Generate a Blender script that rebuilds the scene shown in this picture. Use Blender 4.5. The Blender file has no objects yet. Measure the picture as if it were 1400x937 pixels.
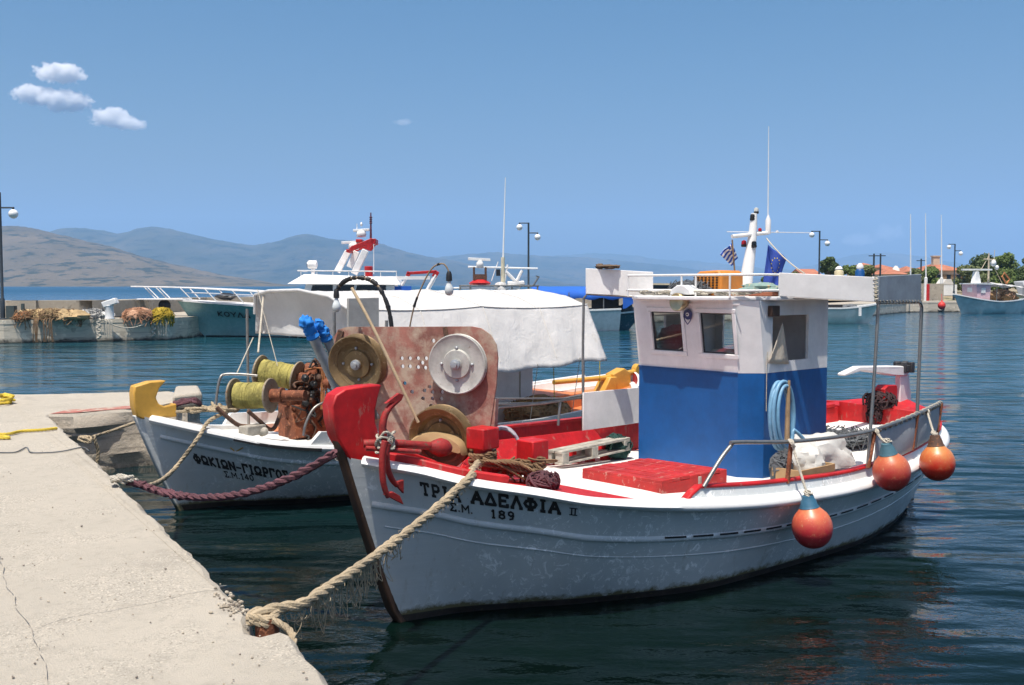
import bpy, math, random
from mathutils import Vector, Matrix, noise
random.seed(11)
R = math.radians
PI = math.pi
scn = bpy.context.scene
COL = scn.collection

# ------------------------------------------------------------------ camera geometry (metres, z = 0 is the water)
FPX = 1400.0
PITCH = math.atan(78.5 / FPX)
CP, SP = math.cos(PITCH), math.sin(PITCH)
EYE = 2.5


def ray(u, v):
    a = (u - 700) / FPX
    b = (468.5 - v) / FPX
    return Vector((a, CP + b * SP, b * CP - SP))


def atz(u, v, z):
    d = ray(u, v)
    t = (z - EYE) / d.z
    return Vector((d.x * t, d.y * t, z))


def aty(u, v, y):
    d = ray(u, v)
    t = y / d.y
    return Vector((d.x * t, y, EYE + d.z * t))


class Frame:
    """local frame of a boat: x aft, y to its far side, z up"""

    def __init__(s, o, deg):
        s.o = Vector(o)
        s.a = R(deg)
        s.M = Matrix.Translation(s.o) @ Matrix.Rotation(s.a, 4, 'Z')
        s.I = s.M.inverted()

    def pick(s, u, v, ax, val):
        o = s.I @ Vector((0, 0, EYE))
        d = (s.I.to_3x3()) @ ray(u, v)
        t = (val - o[ax]) / d[ax]
        return o + d * t

    def plane(s, u, v, p, n):
        o = s.I @ Vector((0, 0, EYE))
        d = (s.I.to_3x3()) @ ray(u, v)
        t = (Vector(p) - o).dot(n) / d.dot(n)
        return o + d * t

    def proj(s, p):
        w = s.M @ Vector(p)
        z = w.z - EYE
        D = w.y * CP - z * SP
        U = w.y * SP + z * CP
        return (700 + FPX * w.x / D, 468.5 - FPX * U / D)


def pchip(tab):
    xs = [t[0] for t in tab]
    ys = [t[1] for t in tab]
    n = len(xs)
    d = [(ys[i + 1] - ys[i]) / (xs[i + 1] - xs[i]) for i in range(n - 1)]
    m = [d[0]] + [0 if d[i - 1] * d[i] <= 0 else 2 * d[i - 1] * d[i] / (d[i - 1] + d[i]) for i in range(1, n - 1)] + [d[-1]]

    def f(x):
        if x <= xs[0]:
            return ys[0]
        if x >= xs[-1]:
            return ys[-1]
        i = 0
        while x > xs[i + 1]:
            i += 1
        h = xs[i + 1] - xs[i]
        t = (x - xs[i]) / h
        return ((2 * t ** 3 - 3 * t * t + 1) * ys[i] + (t ** 3 - 2 * t * t + t) * h * m[i]
                + (-2 * t ** 3 + 3 * t * t) * ys[i + 1] + (t ** 3 - t * t) * h * m[i + 1])
    return f


# ------------------------------------------------------------------ mesh builder
class MB:
    def __init__(s):
        s.v = []
        s.f = []
        s.m = []

    def add(s, vs, fs, mi=0):
        b = len(s.v)
        s.v += [tuple(p) for p in vs]
        s.f += [tuple(i + b for i in q) for q in fs]
        s.m += [mi] * len(fs)
        return s

    def obox(s, c, ax, ay, az, mi=0):
        c, ax, ay, az = Vector(c), Vector(ax), Vector(ay), Vector(az)
        P = [c + ax * i + ay * j + az * k for k in (-1, 1) for j in (-1, 1) for i in (-1, 1)]
        return s.add(P, [(0, 2, 3, 1), (4, 5, 7, 6), (0, 1, 5, 4), (2, 6, 7, 3), (0, 4, 6, 2), (1, 3, 7, 5)], mi)

    def box(s, c, size, rz=0, mi=0):
        ca, sa = math.cos(rz), math.sin(rz)
        x, y, z = size[0] / 2, size[1] / 2, size[2] / 2
        return s.obox(c, (ca * x, sa * x, 0), (-sa * y, ca * y, 0), (0, 0, z), mi)

    def bar(s, p0, p1, w, h, up=(0, 0, 1), mi=0):
        p0, p1 = Vector(p0), Vector(p1)
        d = p1 - p0
        L = d.length
        d.normalize()
        sd = d.cross(Vector(up))
        if sd.length < 1e-5:
            sd = d.cross(Vector((1, 0, 0)))
        sd.normalize()
        u = sd.cross(d)
        return s.obox((p0 + p1) / 2, d * L / 2, sd * w / 2, u * h / 2, mi)

    def tube(s, path, r, n=8, caps=True, closed=False, mi=0):
        P = [Vector(p) for p in path]
        N = len(P)
        rs = r if isinstance(r, (list, tuple)) else [r] * N
        T = []
        for i in range(N):
            if closed:
                t = P[(i + 1) % N] - P[i - 1]
            else:
                t = P[min(i + 1, N - 1)] - P[max(i - 1, 0)]
            if t.length < 1e-9:
                t = Vector((0, 0, 1))
            T.append(t.normalized())
        ref = Vector((0, 0, 1)) if abs(T[0].z) < .9 else Vector((1, 0, 0))
        nrm = (ref - T[0] * ref.dot(T[0])).normalized()
        rings = []
        for i in range(N):
            nrm = nrm - T[i] * nrm.dot(T[i])
            if nrm.length < 1e-6:
                nrm = T[i].orthogonal()
            nrm.normalize()
            b = T[i].cross(nrm)
            rings += [P[i] + (nrm * math.cos(2 * PI * k / n) + b * math.sin(2 * PI * k / n)) * rs[i] for k in range(n)]
        fs = []
        M = N if closed else N - 1
        for i in range(M):
            for k in range(n):
                a = i * n + k
                b2 = i * n + (k + 1) % n
                c = ((i + 1) % N) * n + (k + 1) % n
                d = ((i + 1) % N) * n + k
                fs.append((a, b2, c, d))
        if caps and not closed:
            fs.append(tuple(range(n - 1, -1, -1)))
            fs.append(tuple((N - 1) * n + k for k in range(n)))
        return s.add(rings, fs, mi)

    def lathe(s, o, axis, prof, n=24, mi=0, closed=False):
        """prof: (radius, height along axis); radius 0 ends close"""
        o, ax = Vector(o), Vector(axis).normalized()
        e1 = ax.orthogonal().normalized()
        e2 = ax.cross(e1)
        vs, fs = [], []
        for (r, h) in prof:
            r = max(r, 1e-4)
            vs += [o + ax * h + (e1 * math.cos(2 * PI * k / n) + e2 * math.sin(2 * PI * k / n)) * r for k in range(n)]
        for i in range(len(prof) - 1):
            for k in range(n):
                fs.append((i * n + k, i * n + (k + 1) % n, (i + 1) * n + (k + 1) % n, (i + 1) * n + k))
        fs.append(tuple(range(n - 1, -1, -1)))
        fs.append(tuple((len(prof) - 1) * n + k for k in range(n)))
        return s.add(vs, fs, mi)

    def prism(s, poly, off, mi=0):
        P = [Vector(p) for p in poly]
        o = Vector(off)
        n = len(P)
        fs = [tuple(range(n - 1, -1, -1)), tuple(range(n, 2 * n))]
        fs += [(i, (i + 1) % n, n + (i + 1) % n, n + i) for i in range(n)]
        return s.add(P + [p + o for p in P], fs, mi)

    def grid(s, rows, mi=0, closed=False, mfun=None):
        n = len(rows[0])
        vs = [p for r in rows for p in r]
        fs = []
        for i in range(len(rows) - 1):
            for k in range(n if closed else n - 1):
                fs.append((i * n + k, i * n + (k + 1) % n, (i + 1) * n + (k + 1) % n, (i + 1) * n + k))
        b = len(s.m)
        s.add(vs, fs, mi)
        if mfun:
            j = 0
            for i in range(len(rows) - 1):
                for k in range(n if closed else n - 1):
                    s.m[b + j] = mfun(i, k)
                    j += 1
        return s

    def sweep(s, path, prof, up=(0, 0, 1), mi=0):
        """prof: closed 2-D outline (side, up) carried along path"""
        P = [Vector(p) for p in path]
        N = len(P)
        rows = []
        for i in range(N):
            t = (P[min(i + 1, N - 1)] - P[max(i - 1, 0)]).normalized()
            sd = t.cross(Vector(up)).normalized()
            u = sd.cross(t)
            rows.append([P[i] + sd * a + u * b for a, b in prof])
        s.grid(rows, mi, closed=True)
        n = len(prof)
        base = len(s.v) - N * n
        s.f.append(tuple(base + k for k in range(n)))
        s.m.append(mi)
        s.f.append(tuple(base + (N - 1) * n + k for k in range(n - 1, -1, -1)))
        s.m.append(mi)
        return s

    def blob(s, c, rad, seed=0, amp=.25, fr=1.6, nu=20, nv=14, flat=None, mi=0):
        c = Vector(c)
        rows = []
        for i in range(nv + 1):
            th = PI * i / nv
            row = []
            for k in range(nu):
                ph = 2 * PI * k / nu
                d = Vector((math.sin(th) * math.cos(ph), math.sin(th) * math.sin(ph), math.cos(th)))
                q = 1 + amp * noise.noise(d * fr + Vector((seed * 7.3, seed * 3.1, seed))) + amp * .5 * noise.noise(d * fr * 2.7 + Vector((seed, 5, 9)))
                p = Vector((d.x * rad[0], d.y * rad[1], d.z * rad[2])) * q
                if flat is not None and p.z < flat:
                    p.z = flat
                row.append(c + p)
            rows.append(row)
        return s.grid(rows, mi, closed=True)

    def build(s, name, mats, parent=None, smooth=35, bevel=0, seg=2, recalc=True):
        me = bpy.data.meshes.new(name)
        me.from_pydata(s.v, [], s.f)
        if not isinstance(mats, (list, tuple)):
            mats = [mats]
        for m in mats:
            me.materials.append(m)
        if len(mats) > 1:
            me.polygons.foreach_set('material_index', s.m)
        if recalc:
            import bmesh
            bm = bmesh.new()
            bm.from_mesh(me)
            bmesh.ops.recalc_face_normals(bm, faces=bm.faces)
            bm.to_mesh(me)
            bm.free()
        if smooth:
            me.polygons.foreach_set('use_smooth', [True] * len(me.polygons))
            me.set_sharp_from_angle(angle=R(smooth))
        me.update()
        o = bpy.data.objects.new(name, me)
        COL.objects.link(o)
        if parent is not None:
            o.parent = parent
        if bevel:
            b = o.modifiers.new('bevel', 'BEVEL')
            b.width = bevel
            b.segments = seg
            b.limit_method = 'ANGLE'
            b.angle_limit = R(40)
        return o


def holed_plate(name, outline, holes, thick, to3, nrm, mat, parent):
    """flat plate with true holes: 2-D outline and holes, to3 maps 2-D to 3-D"""
    cu = bpy.data.curves.new(name, 'CURVE')
    cu.dimensions = '2D'
    cu.fill_mode = 'BOTH'
    cu.extrude = thick / 2
    for pts in [outline] + holes:
        sp = cu.splines.new('POLY')
        sp.points.add(len(pts) - 1)
        for i, p in enumerate(pts):
            sp.points[i].co = (p[0], p[1], 0, 1)
        sp.use_cyclic_u = True
    tmp = bpy.data.objects.new(name + '_curve', cu)
    COL.objects.link(tmp)
    dg = bpy.context.evaluated_depsgraph_get()
    me = bpy.data.meshes.new_from_object(tmp.evaluated_get(dg))
    bpy.data.objects.remove(tmp)
    bpy.data.curves.remove(cu)
    for v in me.vertices:
        p = to3(v.co.x, v.co.y) + nrm * v.co.z
        v.co = p
    me.materials.clear()
    me.materials.append(mat)
    me.name = name
    o = bpy.data.objects.new(name, me)
    COL.objects.link(o)
    o.parent = parent
    return o


def tag(o, label=None, cat=None, group=None, kind=None):
    if label:
        o['label'] = label
    if cat:
        o['category'] = cat
    if group:
        o['group'] = group
    if kind:
        o['kind'] = kind
    return o


def empty(name, loc, rz=0, label=None, cat=None, group=None):
    o = bpy.data.objects.new(name, None)
    o.empty_display_size = .2
    COL.objects.link(o)
    o.location = loc
    o.rotation_euler = (0, 0, rz)
    return tag(o, label, cat, group)


def copy_tree(o, parent=None):
    c = o.copy()
    COL.objects.link(c)
    c.parent = parent
    for ch in list(o.children):
        copy_tree(ch, c)
    return c


def in_world(mb, fr):
    """move a builder from a boat's frame to world coordinates"""
    mb.v = [tuple(fr.M @ Vector(p)) for p in mb.v]
    return mb


def smooth_path(P, n=8):
    P = [Vector(p) for p in P]
    out = []
    for i in range(len(P) - 1):
        p0, p1, p2, p3 = P[max(i - 1, 0)], P[i], P[i + 1], P[min(i + 2, len(P) - 1)]
        for k in range(n):
            t = k / n
            out.append(.5 * ((2 * p1) + (p2 - p0) * t + (2 * p0 - 5 * p1 + 4 * p2 - p3) * t * t + (3 * p1 - p0 - 3 * p2 + p3) * t ** 3))
    out.append(P[-1])
    return out


def resample(P, step):
    P = [Vector(p) for p in P]
    out = [P[0]]
    acc = 0
    for i in range(len(P) - 1):
        a, b = P[i], P[i + 1]
        L = (b - a).length
        if L < 1e-9:
            continue
        d = step - acc
        while d <= L:
            out.append(a + (b - a) * d / L)
            d += step
        acc = L - (d - step)
    if (out[-1] - P[-1]).length > step * .3:
        out.append(P[-1])
    return out


def sag(p0, p1, drop, n=24):
    p0, p1 = Vector(p0), Vector(p1)
    return [p0.lerp(p1, i / n) - Vector((0, 0, drop * 4 * (i / n) * (1 - i / n))) for i in range(n + 1)]


def rope(mb, path, r, strands=3, pitch=None, jitter=0, step=None, n=6, mi=0):
    """laid rope: helical strands round the path"""
    step = step or r * .7
    P = resample(path, step)
    N = len(P)
    pitch = pitch or r * 7
    up = Vector((0, 0, 1))
    frames = []
    nr = None
    for i in range(N):
        t = (P[min(i + 1, N - 1)] - P[max(i - 1, 0)])
        t = t.normalized() if t.length > 1e-9 else Vector((1, 0, 0))
        if nr is None:
            nr = t.orthogonal().normalized()
        nr = (nr - t * nr.dot(t))
        nr = nr.normalized() if nr.length > 1e-6 else t.orthogonal().normalized()
        frames.append((nr.copy(), t.cross(nr)))
    for sidx in range(strands):
        pts, rr = [], []
        for i in range(N):
            a = 2 * PI * (i * step / pitch + sidx / strands)
            j = 1 + jitter * noise.noise(Vector((i * step / r * .35, sidx * 9.1, 3)))
            pts.append(P[i] + (frames[i][0] * math.cos(a) + frames[i][1] * math.sin(a)) * r * .44 * j)
            rr.append(r * .64 * j)
        mb.tube(pts, rr, n=n, mi=mi)
    return mb


# ------------------------------------------------------------------ materials
def nodes(name):
    m = bpy.data.materials.new(name)
    m.use_nodes = True
    nt = m.node_tree
    return m, nt, nt.nodes['Principled BSDF']


def nd(nt, typ, **kw):
    n = nt.nodes.new(typ)
    for k, v in kw.items():
        if k in n.inputs:
            n.inputs[k].default_value = v
        else:
            setattr(n, k, v)
    return n


def c4(c):
    return (c[0], c[1], c[2], 1)


def mixc(nt, fac, a, b, blend='MIX'):
    m = nt.nodes.new('ShaderNodeMix')
    m.data_type = 'RGBA'
    m.blend_type = blend
    for idx, val in ((0, fac), (6, a), (7, b)):
        if hasattr(val, 'is_linked') or hasattr(val, 'links'):
            nt.links.new(val, m.inputs[idx])
        elif idx == 0:
            m.inputs[0].default_value = val
        else:
            m.inputs[idx].default_value = c4(val)
    return m.outputs[2]


def ramp(nt, src, lo, hi):
    r = nt.nodes.new('ShaderNodeMapRange')
    r.inputs['From Min'].default_value = lo
    r.inputs['From Max'].default_value = hi
    r.clamp = True
    nt.links.new(src, r.inputs['Value'])
    return r.outputs['Result']


def ntex(nt, scale, detail=6, rough=.6, stretch=None, coord='Object', dist=0):
    tc = nt.nodes.new('ShaderNodeTexCoord')
    src = tc.outputs[coord]
    if stretch:
        mp = nt.nodes.new('ShaderNodeMapping')
        mp.inputs['Scale'].default_value = stretch
        nt.links.new(src, mp.inputs['Vector'])
        src = mp.outputs['Vector']
    n = nt.nodes.new('ShaderNodeTexNoise')
    n.inputs['Scale'].default_value = scale
    n.inputs['Detail'].default_value = detail
    n.inputs['Roughness'].default_value = rough
    n.inputs['Distortion'].default_value = dist
    nt.links.new(src, n.inputs['Vector'])
    return n.outputs['Fac']


def bump(nt, bs, h, strength=.3, dist=.01):
    b = nt.nodes.new('ShaderNodeBump')
    b.inputs['Strength'].default_value = strength
    b.inputs['Distance'].default_value = dist
    nt.links.new(h, b.inputs['Height'])
    nt.links.new(b.outputs['Normal'], bs.inputs['Normal'])


def paint(name, col, rough=.4, worn=None, worn_at=.62, dirt=(.25, .2, .15), dirt_amt=.35, scale=6, bmp=.25, var=.12, metallic=0, grain=None, soft=.04):
    """painted or bare surface: tone drift, grime, and chips of another colour where worn is given"""
    m, nt, bs = nodes(name)
    n1 = ntex(nt, scale, 6, .65)
    n2 = ntex(nt, scale * 5.3, 5, .7, stretch=grain)
    dk = tuple(c * (1 - var * 1.6) for c in col)
    lt = tuple(min(1, c * (1 + var * .7)) for c in col)
    c = mixc(nt, ramp(nt, n1, .35, .65), dk, lt)
    n3 = ntex(nt, scale * .6, 8, .75, stretch=(1, 1, .35))
    dm = nt.nodes.new('ShaderNodeMath')
    dm.operation = 'MULTIPLY'
    nt.links.new(ramp(nt, n3, .52, .78), dm.inputs[0])
    dm.inputs[1].default_value = dirt_amt
    c = mixc(nt, dm.outputs[0], c, tuple(col[i] * .35 + dirt[i] * .4 for i in range(3)))
    if worn:
        n4 = ntex(nt, scale * 2.6, 9, .72, stretch=grain)
        c = mixc(nt, ramp(nt, n4, worn_at, worn_at + soft), c, worn)
    nt.links.new(c, bs.inputs['Base Color'])
    bs.inputs['Roughness'].default_value = rough
    bs.inputs['Metallic'].default_value = metallic
    rr = nt.nodes.new('ShaderNodeMapRange')
    rr.inputs['To Min'].default_value = max(0.05, rough - .1)
    rr.inputs['To Max'].default_value = min(1, rough + .2)
    nt.links.new(n2, rr.inputs['Value'])
    nt.links.new(rr.outputs['Result'], bs.inputs['Roughness'])
    if bmp:
        bump(nt, bs, n2, bmp, .006)
    return m


def crinkled(name, col, trans):
    """tarpaulin: sharp creases and soft dents"""
    m, nt, bs = nodes(name)
    n1 = ntex(nt, 2.2, 6, .65)
    c = mixc(nt, ramp(nt, n1, .35, .7), tuple(x * .86 for x in col), col)
    st = ntex(nt, 3, 7, .7, stretch=(1.2, 1.2, .3))
    c = mixc(nt, ramp(nt, st, .62, .8), c, (.5, .45, .38))
    nt.links.new(c, bs.inputs['Base Color'])
    bs.inputs['Roughness'].default_value = .6
    a = ntex(nt, 5, 3, .5, dist=1.5)
    r1 = nd(nt, 'ShaderNodeMath', operation='SUBTRACT')
    nt.links.new(a, r1.inputs[0])
    r1.inputs[1].default_value = .5
    r2 = nd(nt, 'ShaderNodeMath', operation='ABSOLUTE')
    nt.links.new(r1.outputs[0], r2.inputs[0])
    b = ntex(nt, 13, 4, .6, dist=.8)
    r3 = nd(nt, 'ShaderNodeMath', operation='MULTIPLY_ADD')
    nt.links.new(b, r3.inputs[0])
    r3.inputs[1].default_value = .35
    nt.links.new(r2.outputs[0], r3.inputs[2])
    bump(nt, bs, r3.outputs[0], .5, .022)
    tr = nt.nodes.new('ShaderNodeBsdfTranslucent')
    nt.links.new(c, tr.inputs['Color'])
    mx = nt.nodes.new('ShaderNodeMixShader')
    mx.inputs[0].default_value = trans
    nt.links.new(bs.outputs[0], mx.inputs[1])
    nt.links.new(tr.outputs[0], mx.inputs[2])
    nt.links.new(mx.outputs[0], nt.nodes['Material Output'].inputs['Surface'])
    return m


def cloth(name, col, scale=30, trans=0, bmp=.4, var=.12):
    m, nt, bs = nodes(name)
    n1 = ntex(nt, scale * .12, 6, .6)
    n2 = ntex(nt, scale, 4, .6)
    c = mixc(nt, ramp(nt, n1, .35, .7), tuple(x * (1 - var) for x in col), tuple(min(1, x * (1 + var * .5)) for x in col))
    nt.links.new(c, bs.inputs['Base Color'])
    bs.inputs['Roughness'].default_value = .85
    bump(nt, bs, n2, bmp, .01)
    if trans:
        tr = nt.nodes.new('ShaderNodeBsdfTranslucent')
        nt.links.new(c, tr.inputs['Color'])
        mx = nt.nodes.new('ShaderNodeMixShader')
        mx.inputs[0].default_value = trans
        out = nt.nodes['Material Output']
        nt.links.new(bs.outputs[0], mx.inputs[1])
        nt.links.new(tr.outputs[0], mx.inputs[2])
        nt.links.new(mx.outputs[0], out.inputs['Surface'])
    return m


M = {}
M['hull'] = None
M['trim'] = paint('trim_paint', (.76, .76, .74), .33, scale=5, dirt_amt=.22, bmp=.12, var=.05)
M['white'] = paint('white_paint', (.78, .76, .74), .42, worn=(.5, .44, .36), worn_at=.7, scale=4, dirt_amt=.35, bmp=.3, var=.07, grain=(1, 1, .3))
M['deckwhite'] = paint('deck_paint', (.78, .77, .73), .5, worn=(.5, .45, .38), worn_at=.7, scale=5, dirt_amt=.3, bmp=.25, var=.06)
M['red'] = paint('red_paint', (.47, .007, .009), .48, worn=(.36, .09, .07), worn_at=.59, scale=6, dirt=(.1, .01, .01), dirt_amt=.5, bmp=.55, var=.2, grain=(1, 1, .3))
M['anchorred'] = paint('anchor_paint', (.3, .014, .012), .6, worn=(.14, .05, .03), worn_at=.56, scale=9, dirt=(.08, .03, .02), dirt_amt=.5, bmp=.8, var=.3)
M['hatchred'] = paint('hatch_paint', (.42, .016, .014), .55, worn=(.48, .19, .15), worn_at=.585, scale=5, grain=(.25, 2.2, 1), dirt=(.1, .02, .01), bmp=.5, var=.2)
M['blue'] = paint('blue_paint', (.003, .078, .265), .42, worn=(.35, .42, .5), worn_at=.71, scale=7, dirt=(.02, .08, .16), dirt_amt=.25, bmp=.35, var=.09, grain=(1, 1, .25))
M['yellow'] = paint('yellow_paint', (.58, .32, .05), .45, worn=(.4, .22, .06), worn_at=.66, scale=6, var=.1)
M['orange'] = paint('orange_paint', (.62, .2, .07), .5, scale=6, var=.12)
M['brown'] = paint('stem_wood', (.055, .028, .016), .5, worn=(.14, .08, .05), worn_at=.62, scale=7, grain=(3, 3, .4), var=.2)
M['bottom'] = paint('bottom_paint', (.03, .022, .018), .6, worn=(.07, .06, .03), worn_at=.6, scale=7, var=.25)
M['black'] = paint('black_paint', (.012, .012, .013), .45, scale=9, dirt_amt=.1, bmp=.1)
M['letter'] = paint('letter_paint', (.01, .01, .012), .5, worn=(.3, .32, .33), worn_at=.7, scale=14, bmp=.05)
M['steel'] = paint('steel_tube', (.3, .29, .27), .38, worn=(.2, .09, .04), worn_at=.66, scale=12, metallic=.75, dirt_amt=.3)
M['galv'] = paint('galvanised', (.38, .4, .42), .5, scale=10, metallic=.5, dirt_amt=.4)
M['rust'] = paint('rusty_iron', (.2, .06, .025), .8, worn=(.34, .13, .06), worn_at=.55, scale=9, bmp=.7, var=.3)
M['brownrust'] = paint('brown_iron', (.1, .05, .03), .7, worn=(.3, .1, .03), worn_at=.58, scale=12, bmp=.7, var=.3)
M['plate'] = paint('flaking_plate', (.36, .15, .115), .85, worn=(.43, .33, .25), worn_at=.43, scale=2.2, dirt=(.2, .1, .08), bmp=.6, var=.28, soft=.2)
M['drum'] = paint('drum_bronze', (.21, .14, .065), .5, worn=(.3, .22, .12), worn_at=.58, scale=7, metallic=.35, bmp=.3, var=.2)
M['drumgrey'] = paint('drum_grey', (.5, .49, .45), .5, worn=(.3, .27, .22), worn_at=.62, scale=8, metallic=.15, bmp=.3, var=.15)
M['rubber'] = paint('rubber', (.03, .032, .036), .6, scale=10, bmp=.3)
M['wood'] = paint('raw_wood', (.3, .2, .11), .75, worn=(.18, .11, .06), worn_at=.58, scale=6, grain=(.3, 3, 3), bmp=.5, var=.25)
M['greywood'] = paint('grey_wood', (.4, .37, .31), .85, worn=(.2, .17, .13), worn_at=.6, scale=7, grain=(.4, 3, 3), bmp=.6, var=.25)
M['board'] = paint('white_board', (.78, .77, .75), .6, worn=(.42, .38, .32), worn_at=.7, scale=4, dirt_amt=.35, var=.07)
M['greyboard'] = paint('grey_board', (.26, .3, .34), .7, scale=5, var=.12)
M['cement'] = paint('cement_board', (.4, .39, .36), .85, scale=6, dirt_amt=.4, bmp=.5, var=.1)
M['canvas'] = crinkled('white_canvas', (.8, .79, .77), .3)
M['greycanvas'] = cloth('grey_canvas', (.36, .38, .4), 60, bmp=.3)
M['bluecanvas'] = cloth('blue_canvas', (.012, .11, .5), 20, bmp=.4)
M['sack'] = crinkled('white_sack', (.66, .65, .61), .1)
M['tan'] = cloth('tan_cloth', (.38, .25, .12), 14, bmp=.6, var=.2)
M['rope'] = cloth('old_rope', (.4, .32, .21), 70, bmp=1, var=.28)
M['ropepale'] = cloth('pale_rope', (.5, .46, .38), 70, bmp=1, var=.2)
M['ropepurple'] = cloth('purple_rope', (.12, .045, .055), 60, bmp=1, var=.35)
M['ropeyellow'] = cloth('yellow_rope', (.62, .46, .05), 60, bmp=1, var=.2)
M['ropebrown'] = cloth('brown_rope', (.2, .12, .06), 60, bmp=1, var=.3)
M['netyellow'] = cloth('yellow_line', (.4, .35, .1), 50, bmp=1, var=.55)
M['netbrown'] = cloth('brown_net', (.36, .22, .1), 30, bmp=1, var=.45)
M['netorange'] = cloth('orange_net', (.55, .22, .08), 24, bmp=1, var=.35)
M['netpink'] = cloth('pink_net', (.5, .29, .18), 24, bmp=1, var=.3)
M['nettan'] = cloth('tan_net', (.48, .34, .17), 16, bmp=1, var=.4)
M['netgrey'] = cloth('grey_net', (.12, .13, .14), 40, bmp=1, var=.5)
M['netgreen'] = cloth('green_net', (.015, .06, .05), 40, bmp=1, var=.5)
M['hose'] = paint('blue_hose', (.16, .34, .5), .4, scale=8, var=.15)
M['bluebag'] = cloth('blue_bag', (.015, .2, .62), 10, bmp=.8)
M['globe'] = paint('lamp_globe', (.8, .8, .78), .25, scale=3, dirt_amt=.05, bmp=0, var=.02)
M['pole'] = paint('pole_paint', (.02, .03, .04), .45, scale=6, dirt_amt=.1)
M['yachtgreen'] = paint('yacht_hull', (.24, .42, .42), .22, scale=1.0, worn=(.55, .62, .6), worn_at=.68, dirt_amt=.15, bmp=.03, var=.06)
M['tile'] = paint('roof_tile', (.4, .15, .085), .8, worn=(.28, .11, .07), worn_at=.58, scale=.8, bmp=.3, var=.2)
M['plaster'] = paint('plaster', (.6, .48, .36), .85, scale=.6, dirt_amt=.25)
M['plasterwhite'] = paint('plaster_white', (.72, .68, .62), .85, scale=.6, dirt_amt=.2)
M['pink'] = paint('pink_paint', (.72, .48, .52), .5, scale=3, var=.08)
M['darkglass'] = paint('dark_window', (.01, .014, .018), .08, scale=3, dirt_amt=0, bmp=0)
M['dark'] = paint('dark_gap', (.02, .02, .022), .8, scale=6)


def hull_paint():
    m, nt, bs = nodes('hull_paint')
    n1 = ntex(nt, 1.6, 6, .65)
    c = mixc(nt, ramp(nt, n1, .35, .65), (.53, .56, .555), (.63, .645, .63))
    # rust and weed stains running down
    st = ntex(nt, 5, 7, .7, stretch=(1.3, 1.3, .16))
    c = mixc(nt, ramp(nt, st, .6, .8), c, (.36, .32, .25))
    # chip-like white flecks in clusters: sunlight off the water painted into the colour
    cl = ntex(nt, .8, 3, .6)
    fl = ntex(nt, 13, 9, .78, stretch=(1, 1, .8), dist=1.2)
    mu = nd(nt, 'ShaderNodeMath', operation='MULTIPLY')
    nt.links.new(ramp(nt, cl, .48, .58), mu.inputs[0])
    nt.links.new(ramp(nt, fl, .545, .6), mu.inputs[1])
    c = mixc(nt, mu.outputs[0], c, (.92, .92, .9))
    fl2 = ntex(nt, 22, 6, .75, stretch=(2.2, 2.2, .5))
    mu2 = nd(nt, 'ShaderNodeMath', operation='MULTIPLY')
    nt.links.new(ramp(nt, cl, .56, .44), mu2.inputs[0])
    nt.links.new(ramp(nt, fl2, .63, .7), mu2.inputs[1])
    c = mixc(nt, mu2.outputs[0], c, (.25, .25, .24))
    # weed and scum above the waterline
    tc = nt.nodes.new('ShaderNodeTexCoord')
    sx = nt.nodes.new('ShaderNodeSeparateXYZ')
    nt.links.new(tc.outputs['Object'], sx.inputs[0])
    wl_ = nd(nt, 'ShaderNodeMath', operation='MULTIPLY_ADD')
    nt.links.new(ntex(nt, 6, 8, .75), wl_.inputs[0])
    wl_.inputs[1].default_value = -.22
    nt.links.new(sx.outputs[2], wl_.inputs[2])
    c = mixc(nt, ramp(nt, wl_.outputs[0], .0, -.045), c, (.17, .15, .08))
    nt.links.new(c, bs.inputs['Base Color'])
    bs.inputs['Roughness'].default_value = .22
    pl = ntex(nt, 2.2, 5, .6, stretch=(.18, .18, 5))
    bump(nt, bs, pl, .35, .012)
    return m


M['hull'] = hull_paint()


def glass(name):
    m, nt, bs = nodes(name)
    nt.nodes.remove(bs)
    g = nt.nodes.new('ShaderNodeBsdfGlossy')
    g.inputs['Roughness'].default_value = .02
    t = nt.nodes.new('ShaderNodeBsdfTransparent')
    t.inputs['Color'].default_value = (.86, .9, .88, 1)
    fz = nt.nodes.new('ShaderNodeFresnel')
    fz.inputs['IOR'].default_value = 1.5
    mx = nt.nodes.new('ShaderNodeMixShader')
    nt.links.new(fz.outputs[0], mx.inputs[0])
    nt.links.new(t.outputs[0], mx.inputs[1])
    nt.links.new(g.outputs[0], mx.inputs[2])
    nt.links.new(mx.outputs[0], nt.nodes['Material Output'].inputs['Surface'])
    return m


M['glass'] = glass('clear_glass')


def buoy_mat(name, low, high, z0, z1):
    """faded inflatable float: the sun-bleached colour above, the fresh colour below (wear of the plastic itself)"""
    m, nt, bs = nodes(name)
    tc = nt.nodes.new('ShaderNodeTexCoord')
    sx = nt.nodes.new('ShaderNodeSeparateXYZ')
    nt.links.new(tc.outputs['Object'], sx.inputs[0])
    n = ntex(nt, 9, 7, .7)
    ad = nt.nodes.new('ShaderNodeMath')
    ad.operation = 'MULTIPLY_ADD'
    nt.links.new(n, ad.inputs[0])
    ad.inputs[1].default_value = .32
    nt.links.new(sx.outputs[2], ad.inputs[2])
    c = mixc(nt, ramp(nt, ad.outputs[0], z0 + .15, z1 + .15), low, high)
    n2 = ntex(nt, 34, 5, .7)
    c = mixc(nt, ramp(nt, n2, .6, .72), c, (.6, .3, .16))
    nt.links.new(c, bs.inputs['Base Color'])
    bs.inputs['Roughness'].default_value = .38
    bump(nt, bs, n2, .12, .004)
    return m

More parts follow.
